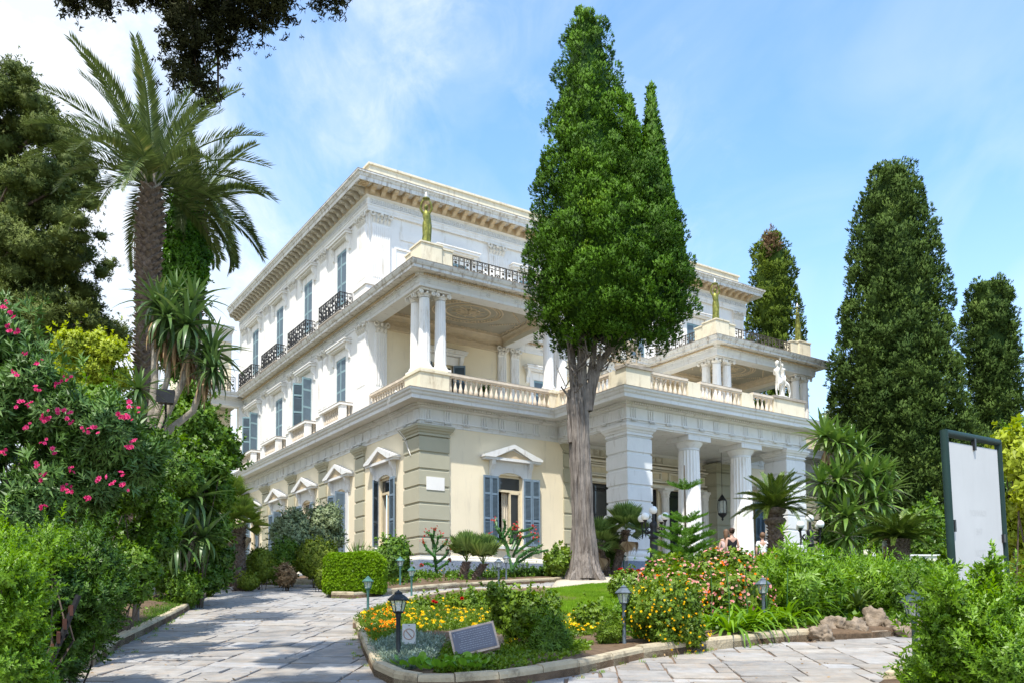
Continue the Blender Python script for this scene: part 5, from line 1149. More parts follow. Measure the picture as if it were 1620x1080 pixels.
# ------------------------------------------------------------------ candelabra lamps
def candelabra(loc, hgt, label, rz):
    r = thing('candelabra_lamp', label, 'street lamp', loc, rz); s = hgt/2.8
    q = MB().lathe([(.46, 0), (.46, .1), (.38, .14), (.34, .3), (.28, .34), (.26, .62), (.33, .66), (.21, .74), (.15, .85), (.145, 1.5), (.2, 1.54), (.13, 1.62), (.12, 1.9), (.15, 2.02), (.13, 2.1), (.06, 2.16), (.05, 2.45)], n=14)
    for k in range(8): a = 2*PI*k/8; q.tube([(.36*math.cos(a), .36*math.sin(a), .12), (.2*math.cos(a+.2), .2*math.sin(a+.2), .4), (.24*math.cos(a), .24*math.sin(a), .64)], [.05, .035, .03], 5)
    build(q.xf(sc=s), 'post', irn, r, smooth=.8)
    gm = mesh_of(MB().ball((0, 0, 0), .155*s, 18, 12), 'globe', globe, 3)
    for k in range(4):
        a = PI/2*k+.3; c, sn = math.cos(a), math.sin(a)
        A = MB().tube([(.1*c, .1*sn, 1.75), (.3*c, .3*sn, 1.72), (.5*c, .5*sn, 1.86), (.52*c, .52*sn, 2.08)], [.035, .03, .028, .03], 6)
        A.ring((.3*c, .3*sn, 1.84), .09, .02, 10, 'y' if abs(c) > .7 else 'x', 4)
        A.lathe([(.03, 2.08), (.06, 2.12), (.09, 2.17), (.07, 2.18)], (.52*c, .52*sn, 0), 8); A.lathe([(.005, 1.4), (.03, 1.5), (.02, 1.7)], (.5*c, .5*sn, .12), 6)
        a_ = build(A.xf(sc=s), 'arm', irn, r, smooth=.8); obj('globe', gm, a_, (.52*c*s, .52*sn*s, 2.30*s))
    obj('globe', gm, r, (0, 0, 2.58*s))
    return r
B = gd(1036, 31.5); candelabra((B[0], B[1], B[2]), 2.75, 'black iron candelabra lamp with opal globes beside the white portico pier', .5)
B = gd(1285, 27.5); candelabra((B[0], B[1], B[2]), 2.25, 'black iron candelabra lamp with opal globes right of the cycad on the tall trunk', .2)
B = gd(962, 36.6); candelabra((B[0], B[1], 3.36), 2.6, 'black iron candelabra lamp half hidden behind the fan palms by the portico', .9)
# ------------------------------------------------------------------ figures
def skin(name, J, E, m, parent, root='pelvis', sub=2, loc=(0, 0, 0)):
    """one continuous skinned surface over a skeleton: J {name: (x,y,z,rx,ry)}, E joint pairs"""
    K = list(J); me = bpy.data.meshes.new(name); me.from_pydata([J[k][:3] for k in K], [(K.index(a), K.index(b)) for a, b in E], [])
    o = bpy.data.objects.new(name, me); COL.objects.link(o); md = o.modifiers.new('s', 'SKIN'); md.use_smooth_shade = True
    sv = me.skin_vertices[0].data
    for i, k in enumerate(K): q = J[k]; sv[i].radius = (q[3], q[4] if len(q) > 4 else q[3]); sv[i].use_root = (k == root)
    o.modifiers.new('d', 'SUBSURF').levels = sub
    dg = bpy.context.evaluated_depsgraph_get(); dg.update(); nm = bpy.data.meshes.new_from_object(o.evaluated_get(dg)); bpy.data.objects.remove(o)
    nm.name = name; nm.materials.clear(); nm.materials.append(m); nm.shade_smooth(); return obj(name, nm, parent, loc)
def arm(side, sh, el, wr, s=1.): 
    return {f'sh{side}': (*sh, .052*s), f'el{side}': (*el, .04*s), f'wr{side}': (*wr, .028*s)}
HB = [('pelvis', 'waist'), ('waist', 'chest'), ('chest', 'neck'), ('neck', 'head'), ('chest', 'shL'), ('shL', 'elL'), ('elL', 'wrL'), ('chest', 'shR'), ('shR', 'elR'), ('elR', 'wrR'), ('pelvis', 'hipL'), ('hipL', 'knL'), ('knL', 'anL'), ('anL', 'toL'), ('pelvis', 'hipR'), ('hipR', 'knR'), ('knR', 'anR'), ('anR', 'toR')]
def hand(parent, wr, d, m, s=1):
    """palm with four bent fingers and a thumb"""
    wr, d = np.array(wr, float), np.array(d, float); d /= np.linalg.norm(d); sd = np.cross(d, [0, 1, .2]); sd /= np.linalg.norm(sd); n = np.cross(sd, d); g = MB()
    g.tube([wr, wr+d*.05*s, wr+d*.09*s], [.024*s, .036*s, .034*s], 8)
    for k, l in enumerate((.065, .075, .07, .055)):
        b = wr+d*.085*s+sd*(k-1.5)*.018*s; g.tube([b, b+d*l*.5*s+n*.006, b+d*l*.85*s+n*.03*s], [.009*s, .008*s, .006*s], 5)
    b = wr+d*.03*s-sd*.03*s; g.tube([b, b+d*.03*s-sd*.025*s, b+d*.055*s-sd*.028*s+n*.015], [.011*s, .01*s, .008*s], 5)
    return build(g, 'hand', m, parent, smooth=1.2)
def head_mesh(c, r, m, parent, fy=-1, name='head'):
    g = MB().ball(c, r, 16, 12, (.78, .92, 1.08)); x, y, z = c
    g.tube([(x, y+fy*r*.86, z+r*.15), (x, y+fy*r*1.1, z-r*.12), (x, y+fy*r*.9, z-r*.2)], [r*.07, r*.13, r*.08], 6)
    for s in (-1, 1): g.ball((x+s*r*.78, y, z), r*.2, 6, 5, (.4, .8, 1.2)); g.ball((x+s*r*.3, y+fy*r*.8, z+r*.12), r*.12, 6, 5, (1, .6, .7))
    g.ball((x, y+fy*r*.82, z-r*.42), r*.2, 6, 5, (1.2, .5, .35)); g.ball((x, y+fy*r*.6, z-r*.8), r*.3, 6, 5)
    return build(g, name, m, parent, smooth=1.2)
SKN = mat('skin', (.55, .33, .24), .55, .08, 6); HAIR = mat('dark_brown_hair', (.05, .025, .015), .6, .3, 20); HAIR2 = mat('light_brown_hair', (.16, .09, .05), .6, .3, 20); BLK = mat('black_cloth', (.015, .015, .018), .9, .2, 9); WHT = mat('white_cotton', (.75, .74, .74), .9, .05, 6); JEAN = mat('blue_denim', (.05, .11, .25), .9, .25, 9); PNK = mat('pale_pink_cloth', (.68, .52, .50), .9, .05, 6)
def person(loc, rz, label, hgt, top, legs, hair, longhair=False, sleeve=False, bun=False, bent=True):
    r = thing('person', label, 'person', loc, rz); s = hgt/1.7
    def S(d): return {k: tuple(q*s for q in v) for k, v in d.items()}
    J = {'pelvis': (0, 0, .93, .13, .10), 'waist': (0, 0, 1.08, .115, .085), 'chest': (0, .01, 1.30, .14, .09), 'neck': (0, .015, 1.47, .048), 'head': (0, .0, 1.55, .05)}
    J.update(arm('L', (-.17, .01, 1.38), (-.24, .03, 1.10), (-.17, -.12, .93 if not bent else 1.05))); J.update(arm('R', (.17, .01, 1.38), (.23, .03, 1.10), (.2, -.05, .87)))
    for k, x in (('L', -.09), ('R', .09)): J.update({'hip'+k: (x, 0, .88, .085), 'kn'+k: (x*1.05, -.02, .48, .055), 'an'+k: (x*1.1, .03, .09, .036), 'to'+k: (x*1.15, -.12, .04, .032)})
    skin('body', S(J), HB, SKN, r)
    head_mesh((0, -.01*s, 1.60*s), .105*s, SKN, r)
    T = {k: (v[0], v[1], v[2], v[3]*1.12+.006, (v[4] if len(v) > 4 else v[3])*1.14+.006) for k, v in J.items()}
    e = [('pelvis', 'waist'), ('waist', 'chest'), ('chest', 'neck'), ('chest', 'shL'), ('chest', 'shR')]
    T['neck'] = (0, .015, 1.415, .06, .06)
    if sleeve: 
        T['elL'] = tuple(.45*a+.55*b for a, b in zip(J['shL'][:3], J['elL'][:3]))+(.058, .058); T['elR'] = tuple(.45*a+.55*b for a, b in zip(J['shR'][:3], J['elR'][:3]))+(.058, .058); e += [('shL', 'elL'), ('shR', 'elR')]
    use = {k for a in e for k in a}; skin('shirt', S({k: T[k] for k in T if k in use}), e, top, r)
    Lg = {k: (v[0], v[1], v[2], v[3]*1.12+.008, (v[4] if len(v) > 4 else v[3])*1.12+.008) for k, v in J.items() if k[:3] in ('pel', 'hip') or k[:2] in ('kn', 'an')}
    skin('trousers', S(Lg), [a for a in HB if a[0] in Lg and a[1] in Lg], legs, r)
    for k in 'LR': w, el_ = np.array(J['wr'+k][:3]), np.array(J['el'+k][:3]); hand(r, w*s, w-el_, SKN, s)
    h = MB().ball((0, .025*s, 1.635*s), .112*s, 14, 10, (.84, .9, 1.0))
    if longhair: h.tube([(0, .08*s, 1.62*s), (0, .10*s, 1.5*s), (0, .09*s, 1.36*s)], [.07*s, .08*s, .03*s], 9)
    if bun: h.ball((0, .13*s, 1.66*s), .05*s, 8, 6)
    build(h, 'hair', hair, r, smooth=1.2); return r
B = gd(1160, 28.0); person((B[0], B[1], B[2]+.08), R(195), 'woman with dark hair in a black sleeveless top seen from behind beyond the lantana', 1.68, BLK, JEAN, HAIR, bun=True)
B = gd(1152.5, 28.7); person((B[0]-.02, B[1], B[2]+.06), R(160), 'person with lighter hair and pale pink top behind the woman in black', 1.66, PNK, BLK, HAIR2, longhair=True)
B = gd(1209, 26.5); person((B[0], B[1], B[2]+.1), R(180), 'person in a white shirt beside the trunk of the tall cycad', 1.5, WHT, JEAN, HAIR2, sleeve=True)
B = gd(1405, 25.6); person((B[0], B[1], B[2]-.12), R(230), 'man in a white t-shirt and blue jeans standing beside the right-hand cycad trunk', 1.75, WHT, JEAN, HAIR, sleeve=True)
# statues
def torch_bearer(uvz, face, label, m=bronze, H=2.35, lean=.0):
    p = P2W(*uvz); r = thing('bronze_statue', label, 'statue', p, face, 'bronze torch bearers on the terrace corners'); g = MB(); n = 26; k = H/2.35
    prof = [(.0, .20, .17), (.08, .19, .17), (.5, .165, .15), (.85, .175, .15), (1.0, .17, .135), (1.12, .135, .11), (1.22, .15, .12), (1.36, .165, .125), (1.46, .15, .10), (1.52, .07, .065), (1.58, .055, .055)]
    V = []
    for z, a, b in prof:
        fo = .13 if z < 1.0 else .04
        for i in range(n): t = 2*PI*i/n; q = 1+fo*math.sin(t*8+z*1.2)*(1 if z < 1.45 else 0); V.append((a*q*math.cos(t)+.03*math.sin(z*2), b*q*math.sin(t), z))
    g.add(V, [(j*n+i, j*n+(i+1) % n, (j+1)*n+(i+1) % n, (j+1)*n+i) for j in range(len(prof)-1) for i in range(n)]+[tuple(range(n))])
    for s in (-1, 1):
        g.tube([(s*.13, 0, 1.43), (s*.24, -.02, 1.60), (s*.20, -.03, 1.86), (s*.13, -.03, 1.98)], [.055, .05, .038, .028], 9)
        for f_ in range(4): g.tube([(s*.13+(f_-1.5)*.014, -.03, 1.97), (s*.12+(f_-1.5)*.014, -.04, 2.04), (s*.09+(f_-1.5)*.01, -.04, 2.07)], [.009, .008, .006], 5)
    g.join(MB().tube([(-.1, -.08, 1.3), (0, -.13, 1.05), (.08, -.12, .6), (.1, -.1, .1)], [.03, .045, .04, .03], 6)).join(MB().tube([(.15, .03, 1.4), (.19, .08, .9), (.17, .1, .3)], [.03, .05, .04], 6))
    g.xf(sc=k); build(g, 'body', m, r, smooth=1.0)
    head_mesh((0, -.01*k, 1.68*k), .105*k, m, r); build(MB().ball((0, .03*k, 1.71*k), .11*k, 12, 8, (.85, .95, .95)).ball((0, .13*k, 1.7*k), .05*k, 8, 6), 'hair', m, r, smooth=1.2)
    build(MB().lathe([(.02, 2.0), (.09, 2.03), (.10, 2.05), (.06, 2.06), (.05, 2.10)], n=14).ring((0, 0, 2.06), .14, .02, 16).xf(sc=k), 'torch_bowl', m, r, smooth=.8)
    build(MB().lathe([(.035, 2.10), (.06, 2.15), (.055, 2.22), (.025, 2.31), (.003, 2.37)], n=12).xf(sc=k), 'torch_flame', globe, r, smooth=1.2)
    build(MB().box(-.26, .26, -.24, .24, -.03, .0), 'base', m, r)
fr = PI/2-ANG
torch_bearer((.6, .6, 17.3), fr-.5, 'green bronze torch bearer over the left loggia corner, nearest the roof cornice')
torch_bearer((UB1+.6, .6, 17.3), fr-.5, 'green bronze torch bearer on the near corner of the right loggia roof')
torch_bearer((BW-.6, .6, 17.3), fr+.4, 'green bronze torch bearer on the far right corner of the right loggia roof')
def centaur(uvz, face, label, m, rider=True, H=1.75):
    p = P2W(*uvz); r = thing('marble_statue', label, 'statue', p, face); k = H/2.0
    J = {'pelvis': (-.42, 0, .98, .17, .19), 'belly': (-.1, 0, .95, .16, .18), 'breast': (.22, 0, 1.02, .17, .19), 'waist': (.34, 0, 1.22, .12, .13), 'chest': (.36, 0, 1.5, .14, .17), 'neck': (.38, 0, 1.7, .055), 'head': (.4, 0, 1.78, .05),
         'shL': (.36, .2, 1.58, .06), 'elL': (.5, .3, 1.68, .045), 'wrL': (.62, .33, 1.92, .03), 'shR': (.36, -.2, 1.58, .06), 'elR': (.2, -.32, 1.38, .045), 'wrR': (.02, -.28, 1.42, .03),
         'thL': (-.5, .12, .82, .11), 'hkL': (-.66, .13, .42, .05), 'caL': (-.58, .13, .14, .036), 'hfL': (-.54, .13, .03, .05), 'thR': (-.46, -.12, .82, .11), 'hkR': (-.5, -.13, .42, .05), 'caR': (-.42, -.13, .14, .036), 'hfR': (-.38, -.13, .03, .05),
         'fsL': (.3, .11, .82, .08), 'fkL': (.52, .12, .72, .05), 'fcL': (.54, .12, .46, .035), 'ffL': (.5, .12, .36, .045), 'fsR': (.28, -.11, .82, .08), 'fkR': (.34, -.12, .46, .05), 'fcR': (.26, -.12, .15, .035), 'ffR': (.28, -.12, .03, .045),
         'ta': (-.62, 0, .98, .05), 'tb': (-.76, 0, .7, .06), 'tc': (-.78, 0, .4, .03)}
    E = [('pelvis', 'belly'), ('belly', 'breast'), ('breast', 'waist'), ('waist', 'chest'), ('chest', 'neck'), ('neck', 'head'), ('chest', 'shL'), ('shL', 'elL'), ('elL', 'wrL'), ('chest', 'shR'), ('shR', 'elR'), ('elR', 'wrR')]
    E += [('pelvis', 'thL'), ('thL', 'hkL'), ('hkL', 'caL'), ('caL', 'hfL'), ('pelvis', 'thR'), ('thR', 'hkR'), ('hkR', 'caR'), ('caR', 'hfR'), ('breast', 'fsL'), ('fsL', 'fkL'), ('fkL', 'fcL'), ('fcL', 'ffL'), ('breast', 'fsR'), ('fsR', 'fkR'), ('fkR', 'fcR'), ('fcR', 'ffR'), ('pelvis', 'ta'), ('ta', 'tb'), ('tb', 'tc')]
    Z = {a: tuple(q*k for q in v) for a, v in J.items()}; skin('centaur_body', Z, E, m, r)
    hd = head_mesh((0, 0, 0), .115*k, m, r); hd.location = (.4*k, 0, 1.88*k); hd.rotation_euler = (0, 0, PI/2)
    hr = build(MB().ball((0, 0, 0), .12*k, 10, 8, (.95, .9, 1)), 'hair', m, r, smooth=1.2); hr.location = (.38*k, 0, 1.93*k)
    for w, d_ in (('wrL', (.12, .03, .24)), ('wrR', (-.18, .04, .04))): hand(r, Z[w][:3], d_, m, 1.1*k)
    if rider:
        J = {'pelvis': (-.2, 0, 1.2, .1, .12), 'waist': (-.2, 0, 1.38, .09, .1), 'chest': (-.17, 0, 1.58, .1, .13), 'neck': (-.15, 0, 1.74, .04), 'head': (-.14, 0, 1.8, .04), 'shL': (-.16, .15, 1.64, .045), 'elL': (.0, .2, 1.56, .035), 'wrL': (.16, .15, 1.58, .024), 'shR': (-.16, -.15, 1.64, .045), 'elR': (-.3, -.24, 1.5, .035), 'wrR': (-.34, -.2, 1.34, .024),
             'hipL': (-.14, .14, 1.16, .08), 'knL': (.04, .24, 1.0, .055), 'anL': (-.04, .25, .72, .035), 'toL': (.05, .25, .66, .03), 'hipR': (-.14, -.14, 1.16, .08), 'knR': (.04, -.24, 1.0, .055), 'anR': (-.04, -.25, .72, .035), 'toR': (.05, -.25, .66, .03)}
        skin('rider_body', {a: tuple(q*k for q in v) for a, v in J.items()}, HB, m, r)
        hd = head_mesh((0, 0, 0), .09*k, m, r); hd.location = (-.13*k, 0, 1.87*k); hd.rotation_euler = (0, 0, PI/2)
        for w in ('wrL', 'wrR'): hand(r, [q*k for q in J[w][:3]], (.1, 0, -.06), m, .9*k)
    build(MB().lathe([(.62, 0), (.62, .06), (.5, .1), (.2, .13)], n=16).xf(np.diag([1.1, .55, 1])).tube([(-.05, 0, .05), (0, 0, .5), (-.05, 0, .85)], [.16, .1, .14], 8).xf(sc=k), 'rocky_base', m, r, smooth=.9)
centaur((PX1-1.3, PV+.3, 11.94), fr+PI+.15, 'white marble centaur with a rider on the right terrace pedestal', marble)
centaur((PX0+.55, PV+.4, 11.97), fr-.4, 'stained marble centaur on the portico corner pedestal under the cypress crown', marble_d, False, 1.95)
# hanging lantern, planters, camera, cable
r = thing('hanging_lantern', 'iron glass lantern hanging on a long chain inside the portico', 'lantern', P2W(15.9, -1.6, 9.7)); 
build(MB().tube([(0, 0, 0), (0, 0, -2.1)], .012, 5), 'chain', irn, r)
g = MB().lathe([(.02, -2.1), (.05, -2.15), (.18, -2.35), (.22, -2.4), (.22, -2.44)], n=8).lathe([(.22, -3.05), (.22, -3.1), (.14, -3.2), (.04, -3.28), (.06, -3.36), (.01, -3.42)], n=8)
for k in range(8): a = 2*PI*k/8; g.tube([(.22*math.cos(a), .22*math.sin(a), -2.44), (.24*math.cos(a), .24*math.sin(a), -2.75), (.22*math.cos(a), .22*math.sin(a), -3.05)], .014, 4)
build(g, 'frame', irn, r); build(MB().lathe([(.19, -2.44), (.19, -3.05)], n=8), 'glass', lg, r)
def planter(uvz, label):
    r = thing('wall_planter', label, 'planter', P2W(*uvz), fr); g = MB()
    for z in (0, -.18, -.36): g.ring((0, -.25, z), .18-.03*abs(z)*3, .012, 12, 'z', 4)
    for k in range(8): a = 2*PI*k/8; g.tube([(.18*math.cos(a), -.25+.18*math.sin(a), 0), (.13*math.cos(a), -.25+.13*math.sin(a), -.36)], .008, 4)
    g.ring((0, -.02, -.1), .3, .014, 16, 'y', 4); build(g, 'iron_basket', irn, r)
    bl = [((0, -.25, .08), (.17, .17, .16))]; foliage('foliage', bl, TS_small, 260, .12, L_dk, r, 3, zmin=-.2, core=True)
planter((.9+1.1, BAY, 12.75), 'black iron basket planter on the loggia wall behind the left column cluster'); planter((6.2, BAY, 12.9), 'black iron basket planter on the loggia wall right of the dark shutter')
r = thing('security_camera', 'white dome camera on the cornice left of the column pedestal', 'camera', P2W(-.55, 1.1, 10.82)); build(MB().lathe([(.07, .05), (.07, .2), (.03, .24)], n=12), 'housing', white, r, smooth=.7); build(MB().ball((0, 0, .06), .06, 10, 8), 'dome', irn, r, smooth=1.2)
c = MB()
for a in (0, .12): c.tube([P2W(-.92, .9+a, 10.7), P2W(-.97, 1.0+a, 10.3), P2W(-.5, 1.4+a*2, 9.7), P2W(-.12, 1.1+a, 9.1), P2W(-.13, .6, 8.3)], .012, 4)
tag(build(c, 'hanging_cable', white, smooth=1), 'loose white cables hanging from the cornice at the palace corner', 'cable')
# ------------------------------------------------------------------ the great cypress
B = gd(925, 29.2); H = lambda y, d=29.2: at(925, y, d)[2]-B[2]; hw = lambda a, b, d=29.2: M_((b-a)/2, d); xo = lambda a, b, d=29.2: M_((a+b)/2-925, d)
rows = [(16, 931, 943), (40, 905, 972), (100, 892, 988), (180, 872, 1006), (260, 860, 1040), (330, 846, 1075), (390, 836, 1100), (450, 833, 1112), (500, 838, 1108), (530, 858, 1090), (552, 895, 1060)]
prof = [(H(y), max(.12, hw(a, b)), xo(a, b)) for y, a, b in rows[::-1]]
big = cypress('giant dark green cypress with a bare grey trunk in front of the palace', B, prof, L_cyp, 1, 640, 228, .125, .5, squashy=.85)
# second spire of the same tree on its right shoulder
def spire(parent, px, y0, y1, w, d, m, seed):
    rng = np.random.default_rng(seed); bl = []
    for t in np.linspace(0, 1, 12): bl.append(((M_(px-925+(1-t)*6, d), -.3, (at(px, y0+(y1-y0)*(1-t), d)[2]-B[2])), (w*(1-.86*t)+.03, w*(1-.86*t)+.03, .6)))
    return foliage('side_spire', bl, TS_cyp, 6500, .17, m, parent, seed, up=.9, zmin=0, fray=0, nb=.8)
spire(big, 1040, 168, 430, 1.0, 29.2, L_cyp, 41); spire(big, 1006, 178, 360, .8, 29.0, L_cyp, 42)
g = MB(); T = lambda px, y, dy=0: np.array([M_(px-925, 29.2), dy, H(y)])
def fluted(pts, rad, n=18, ph=0, amp=.16):
    V = []; pts = [np.array(p) for p in pts]
    for i, (p, r_) in enumerate(zip(pts, rad)):
        for k in range(n): t = 2*PI*k/n; q = r_*(1+amp*math.sin(3*t+ph+i*.15)+amp*.6*math.sin(7*t+ph*2-i*.1)); V.append(p+np.array([q*math.cos(t), q*math.sin(t), 0]))
    return MB().add(V, [(j*n+i, j*n+(i+1) % n, (j+1)*n+(i+1) % n, (j+1)*n+i) for j in range(len(pts)-1) for i in range(n)])
rt_ = random.Random(12)
for k in range(8):
    a0 = 2*PI*k/8+rt_.uniform(-.2, .2); pts, rad = [], []
    for y, R0, r0 in ((926, .86, .22), (916, .62, .22), (900, .42, .22), (870, .31, .20), (830, .25, .19), (780, .22, .185), (730, .22, .18), (680, .23, .175), (640, .25, .165), (615, .27, .085)):
        c = T(925-6*(925-y)/225, y); aa = a0+(925-y)*.0022*(1 if k % 2 else -.6); q = R0*.84*rt_.uniform(.82, 1.15); pts.append(c+np.array([q*math.cos(aa), q*math.sin(aa), 0])); rad.append(r0*.84*rt_.uniform(.8, 1.2))
    g.join(fluted(pts, rad, 16, k*1.7, .3))
g.join(fluted([T(926, 915), T(925, 860), T(921, 700), T(922, 630)], [.6, .3, .24, .24]))
g.join(fluted([T(914, 640), T(911, 600), T(907, 560), T(903, 500)], [.15, .14, .12, .07], 10, 1)); g.join(fluted([T(925, 640), T(924, 590), T(925, 540), T(928, 460)], [.18, .17, .15, .08], 10, 2))
g.join(fluted([T(932, 650), T(940, 610), T(948, 585), T(965, 560), T(990, 530), T(1030, 500)], [.19, .18, .16, .14, .1, .05], 10, 3)); g.join(fluted([T(938, 600), T(944, 560), T(950, 500)], [.12, .10, .06], 9, 4))
build(g, 'trunk', bark_c, big, smooth=.9)
g = MB(); rng = random.Random(4)
for k in range(46):
    a = rng.choice([(912, 590), (925, 580), (946, 590), (955, 570), (905, 560), (975, 548), (905, 630)]); x, y = a; pts = [T(x, y, rng.uniform(-.2, .2))]
    for s in range(4): x += rng.uniform(-14, 20); y -= rng.uniform(4, 22); pts.append(T(x, y, rng.uniform(-.8, .5)))
    g.tube(pts, [.035, .028, .02, .013, .006], 4, False)
g.tube([T(906, 700, -.1), T(903, 670, -.1), T(902, 655, -.1)], [.12, .07, .01], 6); build(g, 'bare_branches', bark_c, big)
# ------------------------------------------------------------------ other cypresses
def cyp(px, d, rows, label, m, seed, npuff, per, tuft, pr, **kw):
    B = gd(px, d); prof = [(at(px, y, d)[2]-B[2], max(.15, M_((b-a)/2, d)), M_((a+b)/2-px, d)) for y, a, b in rows[::-1]]
    if prof[0][0] > .5 : prof = [(0.2, prof[0][1]*.9, prof[0][2])]+prof
    r = cypress(label, B, prof, m, seed, npuff, per, tuft, pr, **kw); build(MB().tube([(0, 0, -.3), (0, 0, 1.5), (prof[-2][2], 0, prof[-2][0]*.9)], [.45, .35, .05], 10), 'trunk', bark_d, r); return r
cyp(1440, 46, [(270, 1398, 1466), (300, 1384, 1482), (380, 1362, 1504), (470, 1352, 1514), (540, 1336, 1520), (620, 1324, 1536), (700, 1330, 1548), (800, 1345, 1555)], 'broad tall dark cypress right of the palace, behind the board', L_cyp2, 2, 760, 150, .24, .72)
cyp(1586, 58, [(450, 1552, 1614), (480, 1546, 1622), (560, 1542, 1628), (640, 1543, 1632), (720, 1545, 1634)], 'slim flat-topped dark cypress at the far right edge', L_cyp2, 3, 420, 120, .27, .62)
cyp(1236, 62, [(372, 1222, 1246), (395, 1203, 1266), (440, 1194, 1274), (490, 1192, 1280), (560, 1190, 1284)], 'yellowish cypress with a dead brown tip rising behind the right loggia', L_cyp3, 4, 300, 130, .28, .75, brown=((M_(-10, 62), -1.2, at(1236, 398, 62)[2]-3.3), (.3, .25, .5), .4, 120))
cyp(1530, 52, [(668, 1515, 1560), (700, 1490, 1590), (740, 1475, 1605), (800, 1460, 1630)], 'low dark conifer between the broad and the slim cypress', L_cyp2, 5, 200, 120, .3, .8)
# background greenery
shrub('olive_tree', 'pale grey-green tree seen past the right loggia columns', 'tree', 1296, 1345, 610, 60, TS_small, 5000, .42, L_oli, 51, nb=18, lump=.35)
shrub('background_tree', 'dark tree seen through the right loggia', 'tree', 1150, 1290, 610, 66, TS_small, 5000, .6, L_dk, 52, nb=16)
for i, (a, b, y, d, lb) in enumerate([(1300, 1380, 760, 44, 'dark green tree behind the right candelabra lamp'), (1560, 1700, 650, 40, 'dark green tree at the right edge behind the board'), (1440, 1500, 800, 38, 'round green shrub left of the board post, behind the right cycad'), (1330, 1420, 800, 52, 'dark shrub behind the tall yucca'), (-260, 40, 330, 42, 'tall dark tree at the far left edge'), (20, 230, 640, 34, 'dense tree behind the pink oleander'), (150, 345, 700, 36, 'dark tree filling the gap left of the palace wing')]):
    shrub('background_tree', lb, 'tree', a, b, y, d, TS_small, 7000, .42, (L_dk, L_mid, L_mid, L_dk, L_con, L_mid, L_dk)[i], 60+i, nb=22, lump=.3)
# ------------------------------------------------------------------ left side trees
def conifer():
    d = 24; B = gd(40, d); r = thing('pine_like_conifer', 'ragged dark olive conifer at the left edge', 'conifer', B); rng = np.random.default_rng(8); bl = []; g = MB().tube([(-1.5, 0, 0), (-1.4, 0, 7), (-1.2, 0, 14)], [.4, .3, .05], 8)
    def q(px, py): return np.array([M_(px-40, d), 0, at(40, py, d)[2]-B[2]])
    edge = [(150, 60), (180, 90), (215, 110), (250, 122), (290, 128), (330, 128), (375, 150), (410, 148), (440, 135), (480, 130), (515, 175), (540, 140), (580, 100), (640, 90)]
    for y, xe in edge:
        for k in range(17):
            x = xe-20-rng.uniform(0, 1)**1.3*(xe+80); rr = rng.uniform(.3, .55)*(1 if x < xe-35 else .65); c = q(x, y+rng.uniform(-18, 18)); c[1] = rng.uniform(-1.6, 1.6); bl.append((tuple(c), (rr*1.1, rr, rr*.85)))
            if k < 3: g.tube([(-1.4, 0, c[2]-1.2), tuple(c*np.array([.5, .5, 1])+np.array([-.7, 0, -.4])), tuple(c)], [.09, .06, .03], 5)
    foliage('foliage', bl, TS_con, 46000, .19, L_con, r, 9, up=.45, jit=.7, core=.7, zmin=0, depth=.2, fray=.35); build(g, 'trunk', bark_d, r)
conifer()
def date_palm(label, base, h, lean, seed, nf, L, rad, m=L_palm, vine=False, els=(86, -14)):
    rng = np.random.default_rng(seed); r = thing('date_palm', label, 'palm', base)
    pts = [(0, 0, 0), (lean[0]*.3, lean[1]*.3, h*.45), (lean[0]*.7, lean[1]*.7, h*.8), (lean[0], lean[1], h)]
    bossed_trunk([(0, 0, -.2), (lean[0]*.3, 0, h*.4), (lean[0]*.6, 0, h*.66), (lean[0]*.8, 0, h*.8), (lean[0]*.95, 0, h*.94), (lean[0], 0, h+.1)], [rad*.85, rad*.62, rad*.78, rad*.98, rad*1.12, rad*.75], bark_p, r, .13, .09, seed, spike=.9)
    ms = [mesh_np('frond', frondT(L*(1-.07*i), 56, .042, .50, .25+.1*i, .5, np.random.default_rng(i)), m, i) for i in range(4)]
    for k in range(nf):
        t = k/(nf-1); el = els[0]+(els[1]-els[0])*t**.9+rng.uniform(-6, 6); o = obj('frond', ms[min(3, int(t*4))], r, (lean[0]+.12*math.cos(k*2.4), .12*math.sin(k*2.4), h+.15)); aim(o, k*2.39996+rng.uniform(-.25, .25), R(el), rng.uniform(-.25, .25)); s = rng.uniform(.88, 1.06); o.scale = (s, s, s)
    st = MB()
    for k in range(26): a = k*2.4; st.tube([(lean[0]+rad*.5*math.cos(a), rad*.5*math.sin(a), h-.1), (lean[0]+rad*.8*math.cos(a), rad*.8*math.sin(a), h+.35+.2*(k % 3)), (lean[0]+rad*1.5*math.cos(a), rad*1.5*math.sin(a), h+.7+.2*(k % 3))], [.06, .04, .02], 5)
    build(st, 'frond_bases', bark_y, r); return r
d = 20.; B = gd(214, d); date_palm('tall date palm with a thick scaly trunk on the left', B, at(235, 305, d)[2]-B[2], (M_(12, d), 0), 12, 38, 3.1, .25, els=(88, 4))
d = 23.; B = gd(285, d); p2 = date_palm('lower date palm behind, its trunk wrapped in bright ivy', B, at(290, 335, d)[2]-B[2], (M_(14, d), 0), 14, 30, 2.35, .30, els=(75, -34))
bl = [((M_(px-285, d), -.25, at(px, py, d)[2]-B[2]), (M_(w, d), .6, .7)) for px, py, w in ((290, 375, 24), (290, 400, 30), (288, 430, 33), (286, 460, 31), (282, 495, 26), (280, 530, 22), (292, 350, 20), (300, 420, 22), (276, 560, 20))]
foliage('ivy', bl, TS_small, 7000, .20, L_ivy, p2, 15, up=.1, jit=.5, zmin=0)
